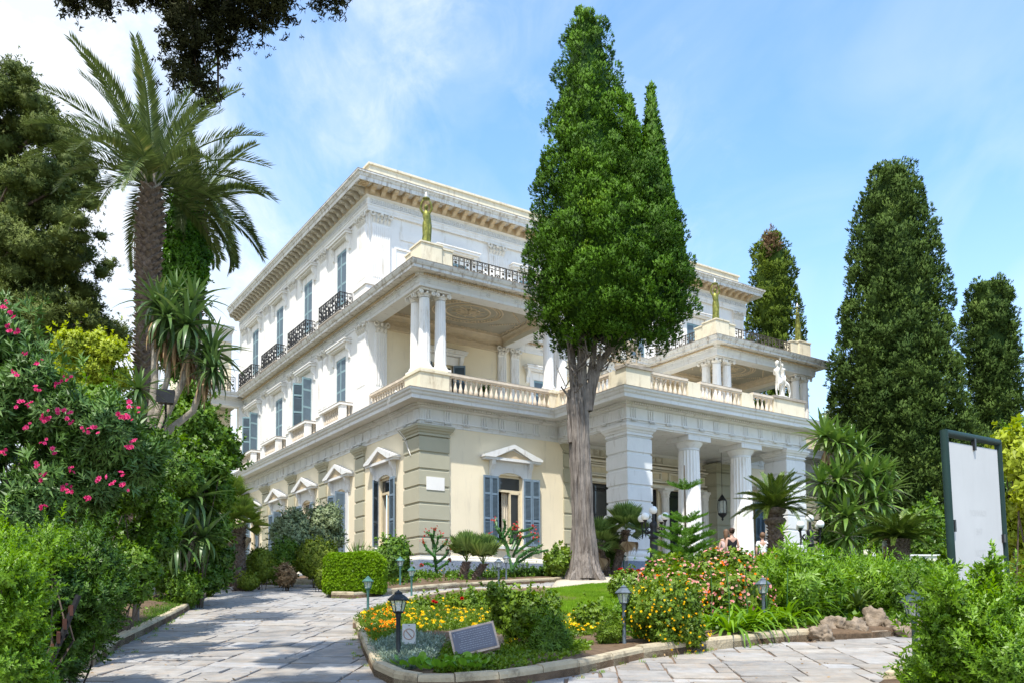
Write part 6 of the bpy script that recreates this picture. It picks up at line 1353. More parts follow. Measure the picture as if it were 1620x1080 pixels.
# ------------------------------------------------------------------ the leafy bank on the left
yr = [rosette_mesh('leaf_rosette', .62, .07, 46, L_yucd, 61, (.02, .5), (84, -62)), rosette_mesh('leaf_rosette', .64, .07, 42, L_yucd, 62, (.05, .6), (80, -72))]
yd = rosette_mesh('dry_leaves', .6, .045, 26, L_dead, 63, (.1, .5), (-55, -82))
def yucca(label, x, yb, d, trunks, heads, mlist, dead=None, s0=1., bark=bark_y, kind='tree_yucca', cat='yucca'):
    B = gd(x, d); r = thing(kind, label, cat, B); q = lambda p: np.array([M_(p[0]-x, d), p[2] if len(p) > 2 else 0, at(x, p[1], d)[2]-B[2]])
    g = MB()
    for pts, rr in trunks: g.tube([q(p) for p in pts], [rr*(1-.4*i/(len(pts)-1)) for i in range(len(pts))], 9)
    build(g, 'trunk', bark, r, smooth=1)
    rng = np.random.default_rng(int(x)); rosettes(r, mlist, [(q(h), h[3]*s0 if len(h) > 3 else s0, rng.uniform(-.3, .3), rng.uniform(0, 6.3)) for h in heads])
    if dead:
        for h in dead: o = obj('dry_leaves', yd, r, q(h), scale=(s0*.95,)*3)
    return r
yucca('many-headed tree yucca with drooping leaves and pale forked trunks on the bank', 240, 760, 14.5,
      [([(236, 760), (233, 680), (238, 600), (236, 500)], .085), ([(236, 720), (255, 660), (285, 600), (290, 520)], .075), ([(240, 720), (262, 680), (300, 650), (328, 560)], .075), ([(240, 660), (258, 600), (262, 500)], .06), ([(235, 940), (236, 850), (238, 750)], .1)],
      [(238, 478, 0, .95), (262, 505, -.2, 1), (290, 470, .2, 1.0), (296, 520, -.2, 1.1), (328, 560, 0, 1.0), (312, 545, .3, .9), (258, 455, .3, .8), (272, 540, .2, 1), (338, 590, -.2, .8)], yr, [(238, 500), (270, 535), (318, 585), (255, 530), (292, 560)], 1.18)
yucca('spiky yucca rosettes standing between the oleander and the tree yucca', 190, 700, 13.5, [([(215, 760), (212, 700), (210, 640)], .07), ([(165, 760), (168, 700), (172, 660)], .07)], [(212, 615, 0, 1.0), (175, 655, 0, 1.05), (145, 672, .2, .8), (222, 668, -.2, .9), (232, 725, -.2, 1), (200, 700, .2, .9)], [yr[0]], None, .95, kind='yucca')
yucca('dark drooping yucca overhanging the end of the left kerb', 285, 760, 18.8, [([(283, 978), (282, 900), (281, 850), (280, 790)], .055), ([(286, 978), (292, 900), (302, 860), (314, 810)], .05)], [(280, 745, 0, 1.35), (312, 790, -.3, 1.3), (265, 800, -.4, 1.25), (325, 850, -.2, 1.0), (290, 860, -.5, 1.1), (255, 770, .1, 1.1)], [yr[1], yr[0]], None, 1.35, kind='drooping_yucca')
def bbox_bush(kind, label, cat, blobspx, d, T, n, size, m, seed, ry=.8, xr=None, yr_=1., fl=None, stem=bark_d, **kw):
    """bush built from lumps given by their apparent place (px, py, radius px) at distance d"""
    x0 = sum(b[0] for b in blobspx)/len(blobspx); B = gd(x0, d); rng = np.random.default_rng(seed)
    bl = [((M_(px-x0, d), rng.uniform(-ry, ry)*.6, at(x0, py, d)[2]-B[2]), (M_(r*.87, d), M_(r*.87, d)*.9, M_(r*.87, d)*yr_)) for px, py, r in blobspx]
    r = plant(kind, label, cat, B, bl, T, n, size, m, seed, stem=stem, **kw)
    if fl:
        for j, (nn, ss, mm, per) in enumerate(fl): flowers(r, bl, nn, ss, mm, seed+j, per, name='flowers')
    return r, bl
rr_ = random.Random(2)
bl = [((x-18)*.95+rr_.uniform(-12, 12), y+rr_.uniform(-12, 12), rr_.uniform(26, 42)) for x, y in [(-20, 540), (20, 530), (-10, 600), (40, 580), (80, 620), (20, 650), (70, 680), (120, 670), (-20, 700), (30, 720), (100, 730), (150, 720), (180, 690), (60, 770), (0, 790), (120, 780), (170, 770), (205, 720), (210, 690), (80, 820), (20, 840), (150, 660), (-30, 850)]]
ob, obl = bbox_bush('oleander_bush', 'huge oleander bush covered with pink blossom at the left edge', 'oleander', bl, 10.8, TS_long, 13000, .235, L_ole, 71, up=.6, jit=.65)
C = []; rng = np.random.default_rng(5)
for px, py in [(18, 500), (8, 482), (12, 520), (40, 560), (62, 571), (28, 528), (65, 660), (78, 655), (94, 606), (108, 655), (112, 668), (60, 615), (46, 640), (70, 700), (84, 712), (62, 735), (95, 650), (108, 600), (198, 655), (205, 665), (215, 650), (210, 700), (205, 708), (100, 770), (110, 775), (70, 755), (160, 755), (190, 750), (196, 770), (142, 785), (150, 680), (135, 678), (42, 675), (24, 590), (5, 715), (205, 640), (190, 660), (70, 800), (110, 745), (30, 640), (178, 762)]:
    for k in range(4): C.append(at(px+rng.uniform(-6, 6), py+rng.uniform(-6, 6), 10.05+rng.uniform(-.25, .1))-np.array(ob.location))
C = np.array(C); _f('flowers', scatter(petalT(6, .55, .45, 65), C, rng.normal(size=C.shape)*.4+np.array([0, -.9, .4]), .058*rng.uniform(.7, 1.3, len(C)), rng=rng, patch=.8), K_pink, ob, 'stuff')
bbox_bush('flowering_tree', 'yellow-green tree with pale tips between the conifer and the yuccas', 'tree', [(90, 580, 26), (120, 560, 26), (150, 555, 24), (175, 565, 20), (110, 600, 28), (150, 590, 28), (180, 600, 20), (80, 620, 26), (130, 630, 30), (165, 545, 14), (100, 550, 14)], 19.5, TS_small, 5200, .19, L_yel, 72, up=.7)
bbox_bush('bay_hedge', 'dense green hedge trees on the bank behind the wooden post', 'hedge', [(150, 650, 40), (190, 690, 40), (130, 720, 40), (180, 750, 45), (220, 780, 38), (160, 820, 45), (215, 850, 42), (230, 900, 34), (190, 900, 38), (235, 800, 30), (240, 745, 30), (140, 880, 38), (215, 930, 24), (228, 700, 26), (110, 660, 35)], 13.2, TS_small, 12500, .17, L_mid, 73, up=.3, ry=1.2)
bbox_bush('bay_tree', 'bright leafy tree beside the end of the palace wing', 'tree', [(285, 640, 26), (305, 665, 28), (330, 690, 24), (290, 700, 34), (325, 730, 28), (345, 740, 14), (300, 760, 34), (335, 780, 22), (290, 820, 34), (325, 840, 26), (300, 620, 15), (345, 700, 14), (265, 660, 26), (352, 722, 9)], 19., TS_small, 11000, .22, L_mid, 74, up=.4, ry=1.2)
bbox_bush('shade_shrub', 'dark shaded shrub under the drooping yucca at the end of the bank', 'shrub', [(265, 870, 26), (290, 890, 26), (315, 900, 22), (330, 915, 16), (250, 910, 26), (280, 925, 20), (340, 880, 18), (345, 910, 12)], 19.5, TS_small, 4200, .2, L_dk, 75, up=.3)
bbox_bush('dark_green_bush', 'rounded dark green bush above the near left kerb', 'bush', [(50, 900, 50), (95, 880, 42), (135, 900, 42), (160, 940, 32), (110, 950, 50), (60, 970, 52), (150, 985, 28), (110, 1005, 40), (172, 955, 18), (70, 1025, 40), (130, 1020, 20), (60, 1070, 50), (105, 1050, 34), (20, 1095, 60), (90, 868, 28), (20, 920, 50)], 8.6, TS_near, 6800, .165, L_dk, 76, up=.6, ry=.6, jit=.45)
bbox_bush('bright_bush', 'bright fresh-green bush in the bottom left corner', 'bush', [(-20, 920, 50), (20, 930, 38), (50, 970, 26), (10, 990, 52), (45, 1010, 24), (25, 1060, 44), (-20, 1060, 60), (40, 920, 18), (52, 1050, 14), (20, 1110, 50)], 6.4, TS_near, 5200, .14, L_br, 77, up=.8, ry=.5, jit=.45)
bbox_bush('pale_hedge', 'fresh green hedge strip behind the near left bush', 'hedge', [(10, 870, 22), (35, 865, 18), (-10, 880, 26), (50, 885, 16)], 7.8, TS_near, 1700, .15, L_br, 78, up=.6)
shrub('low_shrub', 'low leafy plants spilling to the kerb under the drooping yucca', 'shrub', 262, 322, 905, 18.6, TS_small, 2600, .16, L_mid, 79, nb=9)
shrub('low_shrub', 'low leafy plants at the far end of the left kerb beside the lamp', 'shrub', 305, 350, 895, 22.5, TS_small, 2200, .17, L_mid, 80, nb=8)
# ------------------------------------------------------------------ plants before the palace's left side
d = 25.; B = gd(378, d); hh = lambda y, d=25.: at(378, y, d)[2]-B[2]
fan_palm('windmill palm with a dark trunk at the end of the drive', B, [([(0, 0, 0), (.0, 0, hh(850)), (0, 0, hh(828))], .15)], L_wind, 81, 26, .95, dead=2)
fan_palm('taller windmill palm behind, against the palace wing', gd(362, 27.5), [([(0, 0, 0), (.0, 0, 2.6), (0, 0, at(362, 792, 27.5)[2]-gd(362, 27.5)[2])], .15)], L_wind, 82, 24, 1.0)
shrub('olive_shrub', 'loose grey-green shrub before the palace windows', 'shrub', 425, 492, 800, 27, TS_small, 1700, .2, L_oli, 83, nb=16, lump=.3, y1=885, core=.4)
shrub('olive_shrub', 'dense round grey-green shrub above the clipped mound', 'shrub', 478, 545, 797, 28, TS_small, 3800, .19, L_oli, 84, nb=16, lump=.3, y1=880)
shrub('clipped_shrub', 'large rounded clipped hedge mound left of the box hedge', 'topiary', 458, 548, 846, 26.2, TS_box, 8000, .11, L_trim, 85, nb=0, up=.2, jit=.25, core=.93, y1=925)
shrub('clipped_shrub', 'smaller clipped shrub at the left of the mound', 'topiary', 386, 440, 866, 25.6, TS_box, 4000, .11, L_trim, 86, nb=3, lump=.7, up=.2, jit=.3, core=.9, y1=925)
shrub('leafy_shrub', 'loose green shrub between the two clipped mounds', 'shrub', 418, 478, 850, 26.5, TS_small, 3600, .18, L_mid, 87, nb=9, y1=928)
shrub('clipped_shrub', 'low clipped box ball at the kerb end', 'topiary', 371, 414, 905, 24.6, TS_box, 1800, .1, L_trim, 88, nb=0, up=.2, jit=.25, core=.92)
shrub('clipped_shrub', 'small clipped box ball touching the box hedge', 'topiary', 496, 522, 896, 24.4, TS_box, 1500, .1, L_trim, 89, nb=0, up=.2, jit=.25, core=.92)
shrub('bare_shrub', 'reddish twiggy shrub under the clipped mound', 'shrub', 432, 470, 885, 24.8, TS_small, 500, .14, L_dead, 90, nb=5, core=False)
# clipped box hedge
B = gd(562, 22.6); r = thing('box_hedge', 'bright clipped box hedge block in the middle of the drive', 'hedge', B, .06); rng = np.random.default_rng(9); a_, b_, c_ = M_(44, 22.3), .62, .52
n = 13000; u = rng.uniform(-1, 1, (n, 3)); f_ = rng.choice(3, n, p=[.2, .45, .35]); ax = {0: 0, 1: 1, 2: 2}
N_ = np.zeros((n, 3)); 
for k in range(3): s = f_ == k; sg = np.sign(rng.uniform(-1, 1, n)); sg = np.where(k == 2, 1, sg); u[s, k] = sg[s]; N_[s, k] = sg[s]
l4 = (np.abs(u)**7).sum(1)**(1/7); u = u/l4[:, None]; P = u*np.array([a_, b_, c_])+np.array([0, 0, c_+.02]); P += N_*rng.uniform(-.04, .03, (n, 1)); P[:, 2] += .02*np.sin(P[:, 0]*5)
Vc = MB(); t = MB().ball((0, 0, 0), 1, 20, 12); V = np.array(t.v); V = V/((np.abs(V)**7).sum(1)**(1/7))[:, None]*np.array([a_, b_, c_])*.96+np.array([0, 0, c_+.02])
_f('foliage', merge([scatter(TS_box, P, N_+rng.normal(size=N_.shape)*.4+np.array([0, 0, .2]), .095*rng.uniform(.7, 1.3, n), rng=rng), (V, np.array([f for f in t.f]), np.full(len(t.f), .3))]), L_lime, r)
sp_ = rosette_mesh('leaf_rosette', .95, .05, 60, L_yuc, 91, (.02, .2), (88, 5), 4)
r = thing('spiky_yucca', 'dark spiky yucca fan behind the box hedge', 'yucca', gd(571, 24.5)); obj('leaf_rosette', sp_, r, (-.1, 0, .75), scale=(.9,)*3); obj('leaf_rosette', sp_, r, (.3, .2, .7), scale=(.85,)*3); build(MB().tube([(0, 0, 0), (0, 0, .75)], .12, 8), 'trunk', bark_d, r)
shrub('leafy_shrub', 'green broad-leaved shrub at the palace corner', 'shrub', 592, 652, 843, 27, TS_rose, 5200, .17, L_mid, 92, nb=12, y1=930)
shrub('low_shrub', 'low dark clipped edging before the plinth', 'shrub', 640, 700, 905, 29, TS_small, 1700, .15, L_mid, 93, nb=6)
for i, (a, b, y) in enumerate(((700, 760, 907), (745, 815, 903), (800, 870, 898), (850, 905, 888))):
    shrub('low_hedge', ('low dark hedge left of the twin fan palms', 'low dark hedge under the twin fan palms', 'low dark hedge under the red-tipped succulent', 'low hedge towards the great trunk')[i], 'hedge', a, b, y, 30.5, TS_small, 2300, .16, L_dk if i < 3 else L_mid, 94+i, nb=5)
shrub('leafy_shrub', 'pale green shrub left of the great trunk', 'shrub', 862, 908, 868, 29.6, TS_rose, 2000, .2, L_ros, 99, nb=8)
def candle_succulent(label, x, d, arms, tips, seed, h0=.5):
    B = gd(x, d); r = thing('candle_succulent', label, 'succulent', B); q = lambda px, py, dy=0: np.array([M_(px-x, d), dy, at(x, py, d)[2]-B[2]]); rng = np.random.default_rng(seed); g = MB(); st = MB(); lf = []; fl = []
    for k, pts in enumerate(arms):
        P = [q(*p, rng.uniform(-.25, .25)) for p in pts]; st.tube([q(x, pts[0][1]+40 if False else pts[0][1]), P[0]], .05, 6)
        for i in range(len(P)-1):
            L = np.linalg.norm(P[i+1]-P[i]); n = int(L/.012)+2; t = rng.uniform(0, 1, n)[:, None]; lf.append(((P[i]*(1-t)+P[i+1]*t), np.repeat([(P[i+1]-P[i])/L], n, 0)))
        g.tube(P, [.05]*(len(P)-1)+[.035], 6)
        if k in tips: fl.append(P[-1])
    build(g, 'arms', L_cac, r)
    Pp = np.concatenate([a for a, b in lf]); D = np.concatenate([b for a, b in lf])+rng.normal(size=Pp.shape)*.75
    _f('leaves', scatter(leafT(1, .42, .2), Pp, D, .11*rng.uniform(.7, 1.2, len(Pp)), rng=rng), L_cac, r)
    F_ = np.repeat(np.array(fl), 9, 0)+rng.normal(size=(9*len(fl), 3))*.06; _f('flowers', scatter(petalT(6), F_, rng.normal(size=F_.shape)+[0, -.5, .5], .10*rng.uniform(.7, 1.2, len(F_)), rng=rng), K_rust, r, 'stuff')
    return r, q
r, q = candle_succulent('upright red-flowered succulent before the corner pier', 690, 29, [[(690, 905), (688, 880), (684, 850), (688, 836)], [(688, 880), (676, 868), (670, 856)], [(688, 872), (700, 862), (708, 855)], [(690, 868), (694, 850), (697, 846)], [(690, 890), (704, 880), (709, 868)], [(686, 895), (676, 890), (668, 893)], [(688, 865), (682, 845), (676, 842)], [(692, 900), (706, 892), (712, 884)]], range(8), 101)
candle_succulent('sprawling candelabra succulent with red-tipped curved arms under the window', 815, 29.5, [[(812, 905), (806, 880), (800, 855), (788, 838), (784, 820)], [(806, 870), (798, 850), (808, 835), (818, 830)], [(812, 880), (825, 850), (845, 845)], [(815, 875), (832, 862), (853, 847)], [(818, 885), (835, 872), (858, 862)], [(820, 890), (842, 875), (866, 870)], [(808, 860), (812, 842), (832, 838), (844, 835)], [(800, 860), (790, 852), (778, 846)], [(812, 900), (822, 880), (838, 868), (852, 870)], [(810, 870), (818, 852), (824, 848)], [(806, 850), (810, 838), (814, 835)], [(795, 850), (800, 830), (798, 822)]], (0, 1, 2, 3, 6, 7, 9, 10), 102)
fan_palm('pair of small fan palms growing in front of the cream wall', gd(745, 28.8), [([(-.28, 0, 0), (-.22, 0, .4), (-.14, 0, .72)], .12), ([(.1, 0, 0), (.24, 0, .35), (.42, 0, .62)], .12)], L_fan, 103, 20, 1.15, els=(88, 30))
d = 33.; B = gd(985, d); q = lambda px, py, dy=0: (M_(px-985, d), dy, at(985, py, d)[2]-B[2])
fan_palm('leaning fan palms behind the great trunk, before the portico pier', B, [([q(972, 912), q(984, 870), q(992, 838)], .13), ([q(965, 912), q(955, 885), q(948, 862)], .12)], L_fan, 104, 28, 1.25, dead=3)
shrub('shade_shrub', 'dark foliage between the fan palm trunks', 'shrub', 950, 985, 850, 34.2, TS_small, 1500, .2, L_dk, 105, nb=5)
# norfolk pine
d = 27.; x = 1087; B = gd(x, d); r = thing('norfolk_pine', 'tiered green norfolk pine before the fluted columns', 'conifer', B); Z = lambda y: at(x, y, d)[2]-B[2]
build(MB().tube([(0, 0, 0), (0, 0, Z(830)), (0, 0, Z(735))], [.07, .035, .015], 7), 'trunk', bark_d, r)
def tier(L, m, seed):
    rng = np.random.default_rng(seed); n = int(150*L); t = rng.uniform(.05, 1, n); P = np.stack([t*L, rng.normal(size=n)*.04*(1-t*.4)*L, .05*np.sin(t*3)*L+.14*L*t**2], 1); d_ = np.stack([np.full(n, .9), rng.choice([-1, 1], n)*1.0, np.full(n, .5)], 1)+rng.normal(size=(n, 3))*.15
    V, F, rn = scatter(sprigT(6, .5, .10, .9, 35), P, d_, .24*(1-.45*t)*min(1, L+.2), rng=rng); return mesh_np('branch', (V, F), m, seed)
tm = {}
for y, L, n in ((772, .62, 6), (825, .7, 6), (845, .85, 6), (860, 1.0, 7), (876, 1.15, 7), (892, 1.25, 7), (904, 1.3, 7)):
    me = tm.setdefault(round(L, 1), tier(round(L, 1), leafmat('norfolk_green_%d' % y, (.05, .13, .015), (.14, .30, .03), (.26, .42, .05), .25), y)) if round(L, 1) not in tm else tm[round(L, 1)]
    for k in range(n): o = obj('branch', me, r, (0, 0, Z(y)-.05)); aim(o, 2*PI*k/n+y, R(14))
# cycads
def cycad(label, x, d, ytop, ybot, spread, seed, m=L_cyc, nf=48, tr=.20, rings=True, els=(80, 2), L=1.25):
    B = gd(x, d); r = thing('cycad', label, 'cycad', B); h = at(x, ytop, d)[2]-B[2]; rng = np.random.default_rng(seed)
    bossed_trunk([(0, 0, -.3), (0, 0, h*.5), (0, 0, h)], [tr, tr*.92, tr*.95], bark_p, r, .10, .075, seed, spike=.9)
    if rings:
        for z in (h-.02, h-.3): o = build(MB().ring((0, 0, z), tr*1.02, .09, 18, 'z', 6), 'leaf_scar_collar', bark_p, r)
    ms = [mesh_np('frond', frondT(L*(1-.06*i), 46, .032, .22, .2+.1*i, .45, np.random.default_rng(i)), m, i) for i in range(3)]
    for k in range(nf):
        t = k/(nf-1); el = els[0]+(els[1]-els[0])*t+rng.uniform(-4, 4); o = obj('frond', ms[k % 3], r, (0, 0, h+.03)); aim(o, k*2.4, R(el), rng.uniform(-.1, .1)); s = rng.uniform(.9, 1.08)*(spread); o.scale = (s, s, s)
    return r
cycad('cycad with a ringed brown trunk in front of the right portico pier', 1230, 23., 806, 885, .95, 111)
cycad('dark spreading cycad left of the white board', 1425, 25., 852, 905, .98, 112, els=(60, 2), rings=False, tr=.3)
yr2 = [rosette_mesh('leaf_rosette', .68, .105, 44, L_yuc, 64, (.02, .3), (88, -40)), rosette_mesh('leaf_rosette', .72, .105, 42, L_yuc, 65, (.04, .35), (85, -72))]
yucca('big many-headed tree yucca right of the portico', 1360, 900, 31., [([(1355, 905), (1345, 850), (1340, 800), (1320, 720)], .2), ([(1345, 850), (1370, 790), (1385, 750)], .16), ([(1340, 810), (1310, 780), (1305, 760)], .12), ([(1370, 790), (1400, 770), (1405, 750)], .12)],
      [(1312, 690, 0, 1.2), (1330, 700, -.2, 1.1), (1352, 705, 0, 1.1), (1372, 712, .2, 1.1), (1300, 765, -.3, 1.1), (1325, 760, -.5, 1.2), (1345, 745, -.2, 1.1), (1368, 760, -.6, 1.2), (1392, 750, 0, 1.1), (1385, 735, .2, 1.), (1410, 775, -.2, 1.1), (1395, 800, -.5, 1.1), (1330, 820, -.7, 1.3), (1345, 800, -.5, 1.2), (1310, 800, -.2, 1.1), (1375, 790, -.7, 1.1), (1408, 745, 0, .9), (1335, 850, -.5, 1.1)], yr2, [(1320, 715), (1350, 800), (1365, 790), (1335, 865), (1312, 712), (1368, 780), (1345, 830), (1385, 770)], 1.38, bark=bark_y)
yucca('low yucca behind the border flowers by the standing man', 1392, 900, 27., [([(1392, 905), (1392, 870)], .1)], [(1392, 865, 0, .8), (1380, 880, 0, .7)], yr2, None, .8, kind='yucca')
# ------------------------------------------------------------------ island planting
dd = lambda x, y: gp(x, y)[1]
shrub('rose_bush', 'rose bush with a single red bloom behind the yellow gazanias', 'rose bush', 700, 800, 935, dd(760, 975), TS_rose, 3600, .12, L_ros, 121, nb=14, lump=.32, y1=985, core=.5)
shrub('rose_bush', 'green rose bush left of the no-entry panel and plaque', 'rose bush', 640, 715, 950, dd(690, 975), TS_rose, 1900, .12, L_ros, 122, nb=10, lump=.3, y1=985, core=.5)
rt, bl = bbox_bush('small_tree', 'small dark leafy tree with a forked stem right of the plaque', 'small tree', [(800, 955, 24), (835, 965, 26), (865, 975, 20), (820, 985, 22), (850, 990, 20), (790, 975, 16), (875, 955, 14), (785, 940, 12)], 11.6, TS_rose, 5200, .095, L_ros, 123, up=.4, core=.5, stem=None)
o = rt.location; B = np.array(o); Q = lambda px, py, d=11.6: at(px, py, d)-B
build(MB().tube([Q(832, 1045), Q(838, 1020), Q(830, 985)], [.035, .03, .02], 7).tube([Q(828, 1045), Q(822, 1020), Q(825, 985)], [.03, .025, .02], 7).tube([Q(838, 1020), Q(850, 1000), Q(858, 975)], [.02, .018, .01], 6), 'stems', mat('reddish_bark', (.22, .13, .08), .9, .3, 9, .6), rt, smooth=1)
shrub('round_bush', 'dark green round bush between the small tree and the bare soil', 'bush', 838, 905, 978, dd(870, 1048), TS_long, 3600, .12, L_mid, 124, nb=10, lump=.3)
shrub('small_bush', 'small bright bush with visible stems left of the yellow-flowered shrub', 'bush', 938, 986, 984, dd(962, 1030), TS_long, 1500, .1, L_ros, 125, nb=8, lump=.32, core=.4, y1=1022)
shrub('rose_bush', 'low dark rose bush at the lower edge of the lawn', 'rose bush', 903, 962, 955, dd(930, 1005), TS_rose, 1700, .1, L_ros, 126, nb=8, core=.5)
r, bl = shrub('yellow_flower_shrub', 'round shrub dotted with yellow flowers above the kerb', 'flowering shrub', 988, 1118, 922, dd(1050, 1030), TS_small, 9000, .11, L_ros, 127, nb=26, lump=.26, core=.7, shell=.85, ry=.62, fray=.35)
flowers(r, bl, 420, .04, K_yel, 1, 6)
r, bl = shrub('fern_bush', 'feathery light green bush left of the grey-blue lamp by the lawn', 'bush', 960, 1000, 955, dd(985, 1010), TS_fine, 1500, .14, L_br, 128, nb=6, core=.5)
for i, (a, b, y, yb) in enumerate(((1005, 1110, 885, 985), (1085, 1200, 868, 975), (1120, 1220, 905, 1000), (1150, 1260, 878, 968), (1030, 1130, 905, 1000))):
    r, bl = shrub('lantana', ('lantana bush left, next to the lawn', 'tall lantana bush before the people', 'front lantana bush above the strap leaves', 'yellowish lantana bush to the right', 'low front lantana bush left')[i], 'lantana', a, b, y, dd((a+b)/2, yb), TS_rose, 4200, .13, L_ros, 130+i, nb=20, lump=.28, core=.7, shell=.85)
    flowers(r, bl, 520, .06, K_lan, 3+i, 6); flowers(r, bl, 170, .055, K_ora, 13+i, 6, name='orange_flowers')
r = thing('rose_plant', 'tall red rose blooms rising behind the grey-blue lamp', 'roses', gd(1000, 19)); B = np.array(r.location); C = np.array([at(px, py, 19)-B for px, py in ((983, 901), (997, 903), (1012, 902), (1041, 910), (985, 905), (1000, 900), (990, 908))])
C = np.repeat(C, 4, 0)+np.random.default_rng(1).normal(size=(28, 3))*.03; _f('flowers', scatter(petalT(8, .5, .5), C, np.random.default_rng(2).normal(size=C.shape)*.5+[0, -.6, .6], np.full(28, .10)), K_red, r, 'stuff')
g = MB()
for px, py in ((983, 901), (997, 903), (1012, 902), (1041, 910)): g.tube([(at(px, 975, 19)-B)*[1, 1, 0], at(px, py, 19)-B], .012, 4)
build(g, 'stems', L_cac, r); foliage('leaves', [((0, 0, .4), (.5, .3, .4))], TS_rose, 500, .12, L_ros, r, 9, core=False)
r = thing('rose_plant', 'single pink roses among the bed plants beside the rose bush', 'roses', gd(720, 17)); B = np.array(r.location); C = np.array([at(px, py, 16.0)-B for px, py in ((731, 946), (686, 951), (690, 953), (703, 965))]); C = np.repeat(C, 3, 0); _f('flowers', scatter(petalT(8, .5, .5), C, np.random.default_rng(2).normal(size=C.shape)*.5+[0, -.6, .6], np.full(12, .09)), K_red, r, 'stuff')
ag = rosette_mesh('strap_leaves', .72, .055, 44, L_br, 66, (.5, 1.25), (82, 30), 5)
AGL = ('leftmost on the kerb beside the yellow-flowered shrub', 'second from the left on the kerb', 'directly left of the lamp foot', 'directly right of the lamp foot', 'spilling over the kerb right of the lamp', 'behind the leftmost kerb clumps', 'behind the lamp under the lantana', 'under the front edge of the glossy shrub', 'rightmost, next to the pitted rocks')
for i, (x, y) in enumerate(((1125, 1010), (1155, 1018), (1185, 1012), (1215, 1008), (1245, 1003), (1140, 990), (1175, 990), (1230, 985), (1262, 998))):
    B = gp(x, y); r = thing('agapanthus', 'strap-leaved agapanthus clump, '+AGL[i], 'agapanthus', (B[0], B[1], B[2]+.1), i*1.3, 'strap-leaved agapanthus clumps'); obj('strap_leaves', ag, r, scale=(1.0+.15*(i % 3),)*3)
    build(MB().tube([(0, 0, .1), (.03, 0, .6), (.02, .03, .95)], .008, 4), 'flower_stalk', L_cac, r)
r, bl = shrub('glossy_shrub', 'large glossy green shrub with drooping leaves right of the lantana', 'shrub', 1190, 1335, 884, dd(1265, 985)-.8, TS_long, 14000, .24, L_br, 141, nb=18, lump=.3, core=.75, up=.1, jit=.6)
r, bl = shrub('feathery_shrub', 'wide feathery light green shrub behind the rocks', 'shrub', 1315, 1445, 893, dd(1380, 985), TS_fine, 10000, .22, L_br, 142, nb=16, lump=.3, core=.75, up=.6)
shrub('feathery_shrub', 'green hedge running right behind the lamp', 'hedge', 1400, 1500, 905, dd(1450, 990), TS_fine, 6500, .2, L_mid, 143, nb=12, lump=.3, core=.75)
shrub('bamboo_shrub', 'low leafy shrub filling in behind the glossy shrub', 'shrub', 1270, 1480, 905, 22, TS_small, 9000, .2, L_br, 144, nb=20, lump=.25)
al = rosette_mesh('leaf_rosette', .5, .07, 26, L_cyc, 67, (.1, .5), (85, 10), 4)
r = thing('aloe', 'spiky aloe growing above the pitted rocks', 'aloe', gp(1358, 995)); obj('leaf_rosette', al, r, (0, 0, .38)); obj('leaf_rosette', al, r, (.12, .1, .2), scale=(.8,)*3)
def rock(x, y, w, h, label, seed, m=rock_m, d=None):
    B = gp(x, y) if d is None else gd(x, d); bm = bmesh.new(); bmesh.ops.create_icosphere(bm, subdivisions=4, radius=1); from mathutils import noise
    for v in bm.verts:
        p = v.co.copy(); n_ = noise.fractal(p*1.4+Vector((seed, 0, 0)), .7, 2.2, 6)*.42+noise.noise(p*5+Vector((0, seed, 0)))*.07; v.co = Vector((p.x*w, p.y*w*.75, p.z*h))*(.84+n_)
    me = bpy.data.meshes.new('rock'); bm.to_mesh(me); bm.free(); me.materials.append(m); me.shade_smooth(); o = obj('rock', me, None, (B[0], B[1], B[2]+h*.5)); tag(o, label, 'rock', 'rocks in the flower bed'); return o
for i, (x, y, w, h, lb) in enumerate(((1322, 1006, .27, .22, 'leftmost pitted rock at the end of the kerb'), (1352, 1008, .28, .2, 'flat pitted rock beside the leftmost one'), (1386, 1003, .24, .3, 'tall middle rock below the aloe'), (1410, 1006, .18, .2, 'rightmost rounded rock of the front row'), (1345, 985, .28, .3, 'pale rock behind, left of the aloe'), (1372, 984, .24, .28, 'rock behind, under the aloe'), (1330, 975, .2, .42, 'upright pinkish rock half under the glossy shrub'), (1298, 1014, .2, .17, 'low rock where the kerb ends'), (1432, 1008, .2, .15, 'low rock right of the rounded one'), (1456, 1006, .22, .18, 'dark rock beside the lamp at the right'))): rock(x, y, w, h, lb, i*3.1)
rock(760, 1055, .22, .16, 'rough brown rock carrying the plaque', 31); rock(785, 1040, .14, .2, 'dark rock at the right end of the plaque', 33); rock(905, 973, .2, .07, 'flat reddish stone at the lawn edge', 35); rock(712, 1045, .1, .1, 'small dark rock left of the plaque', 37)
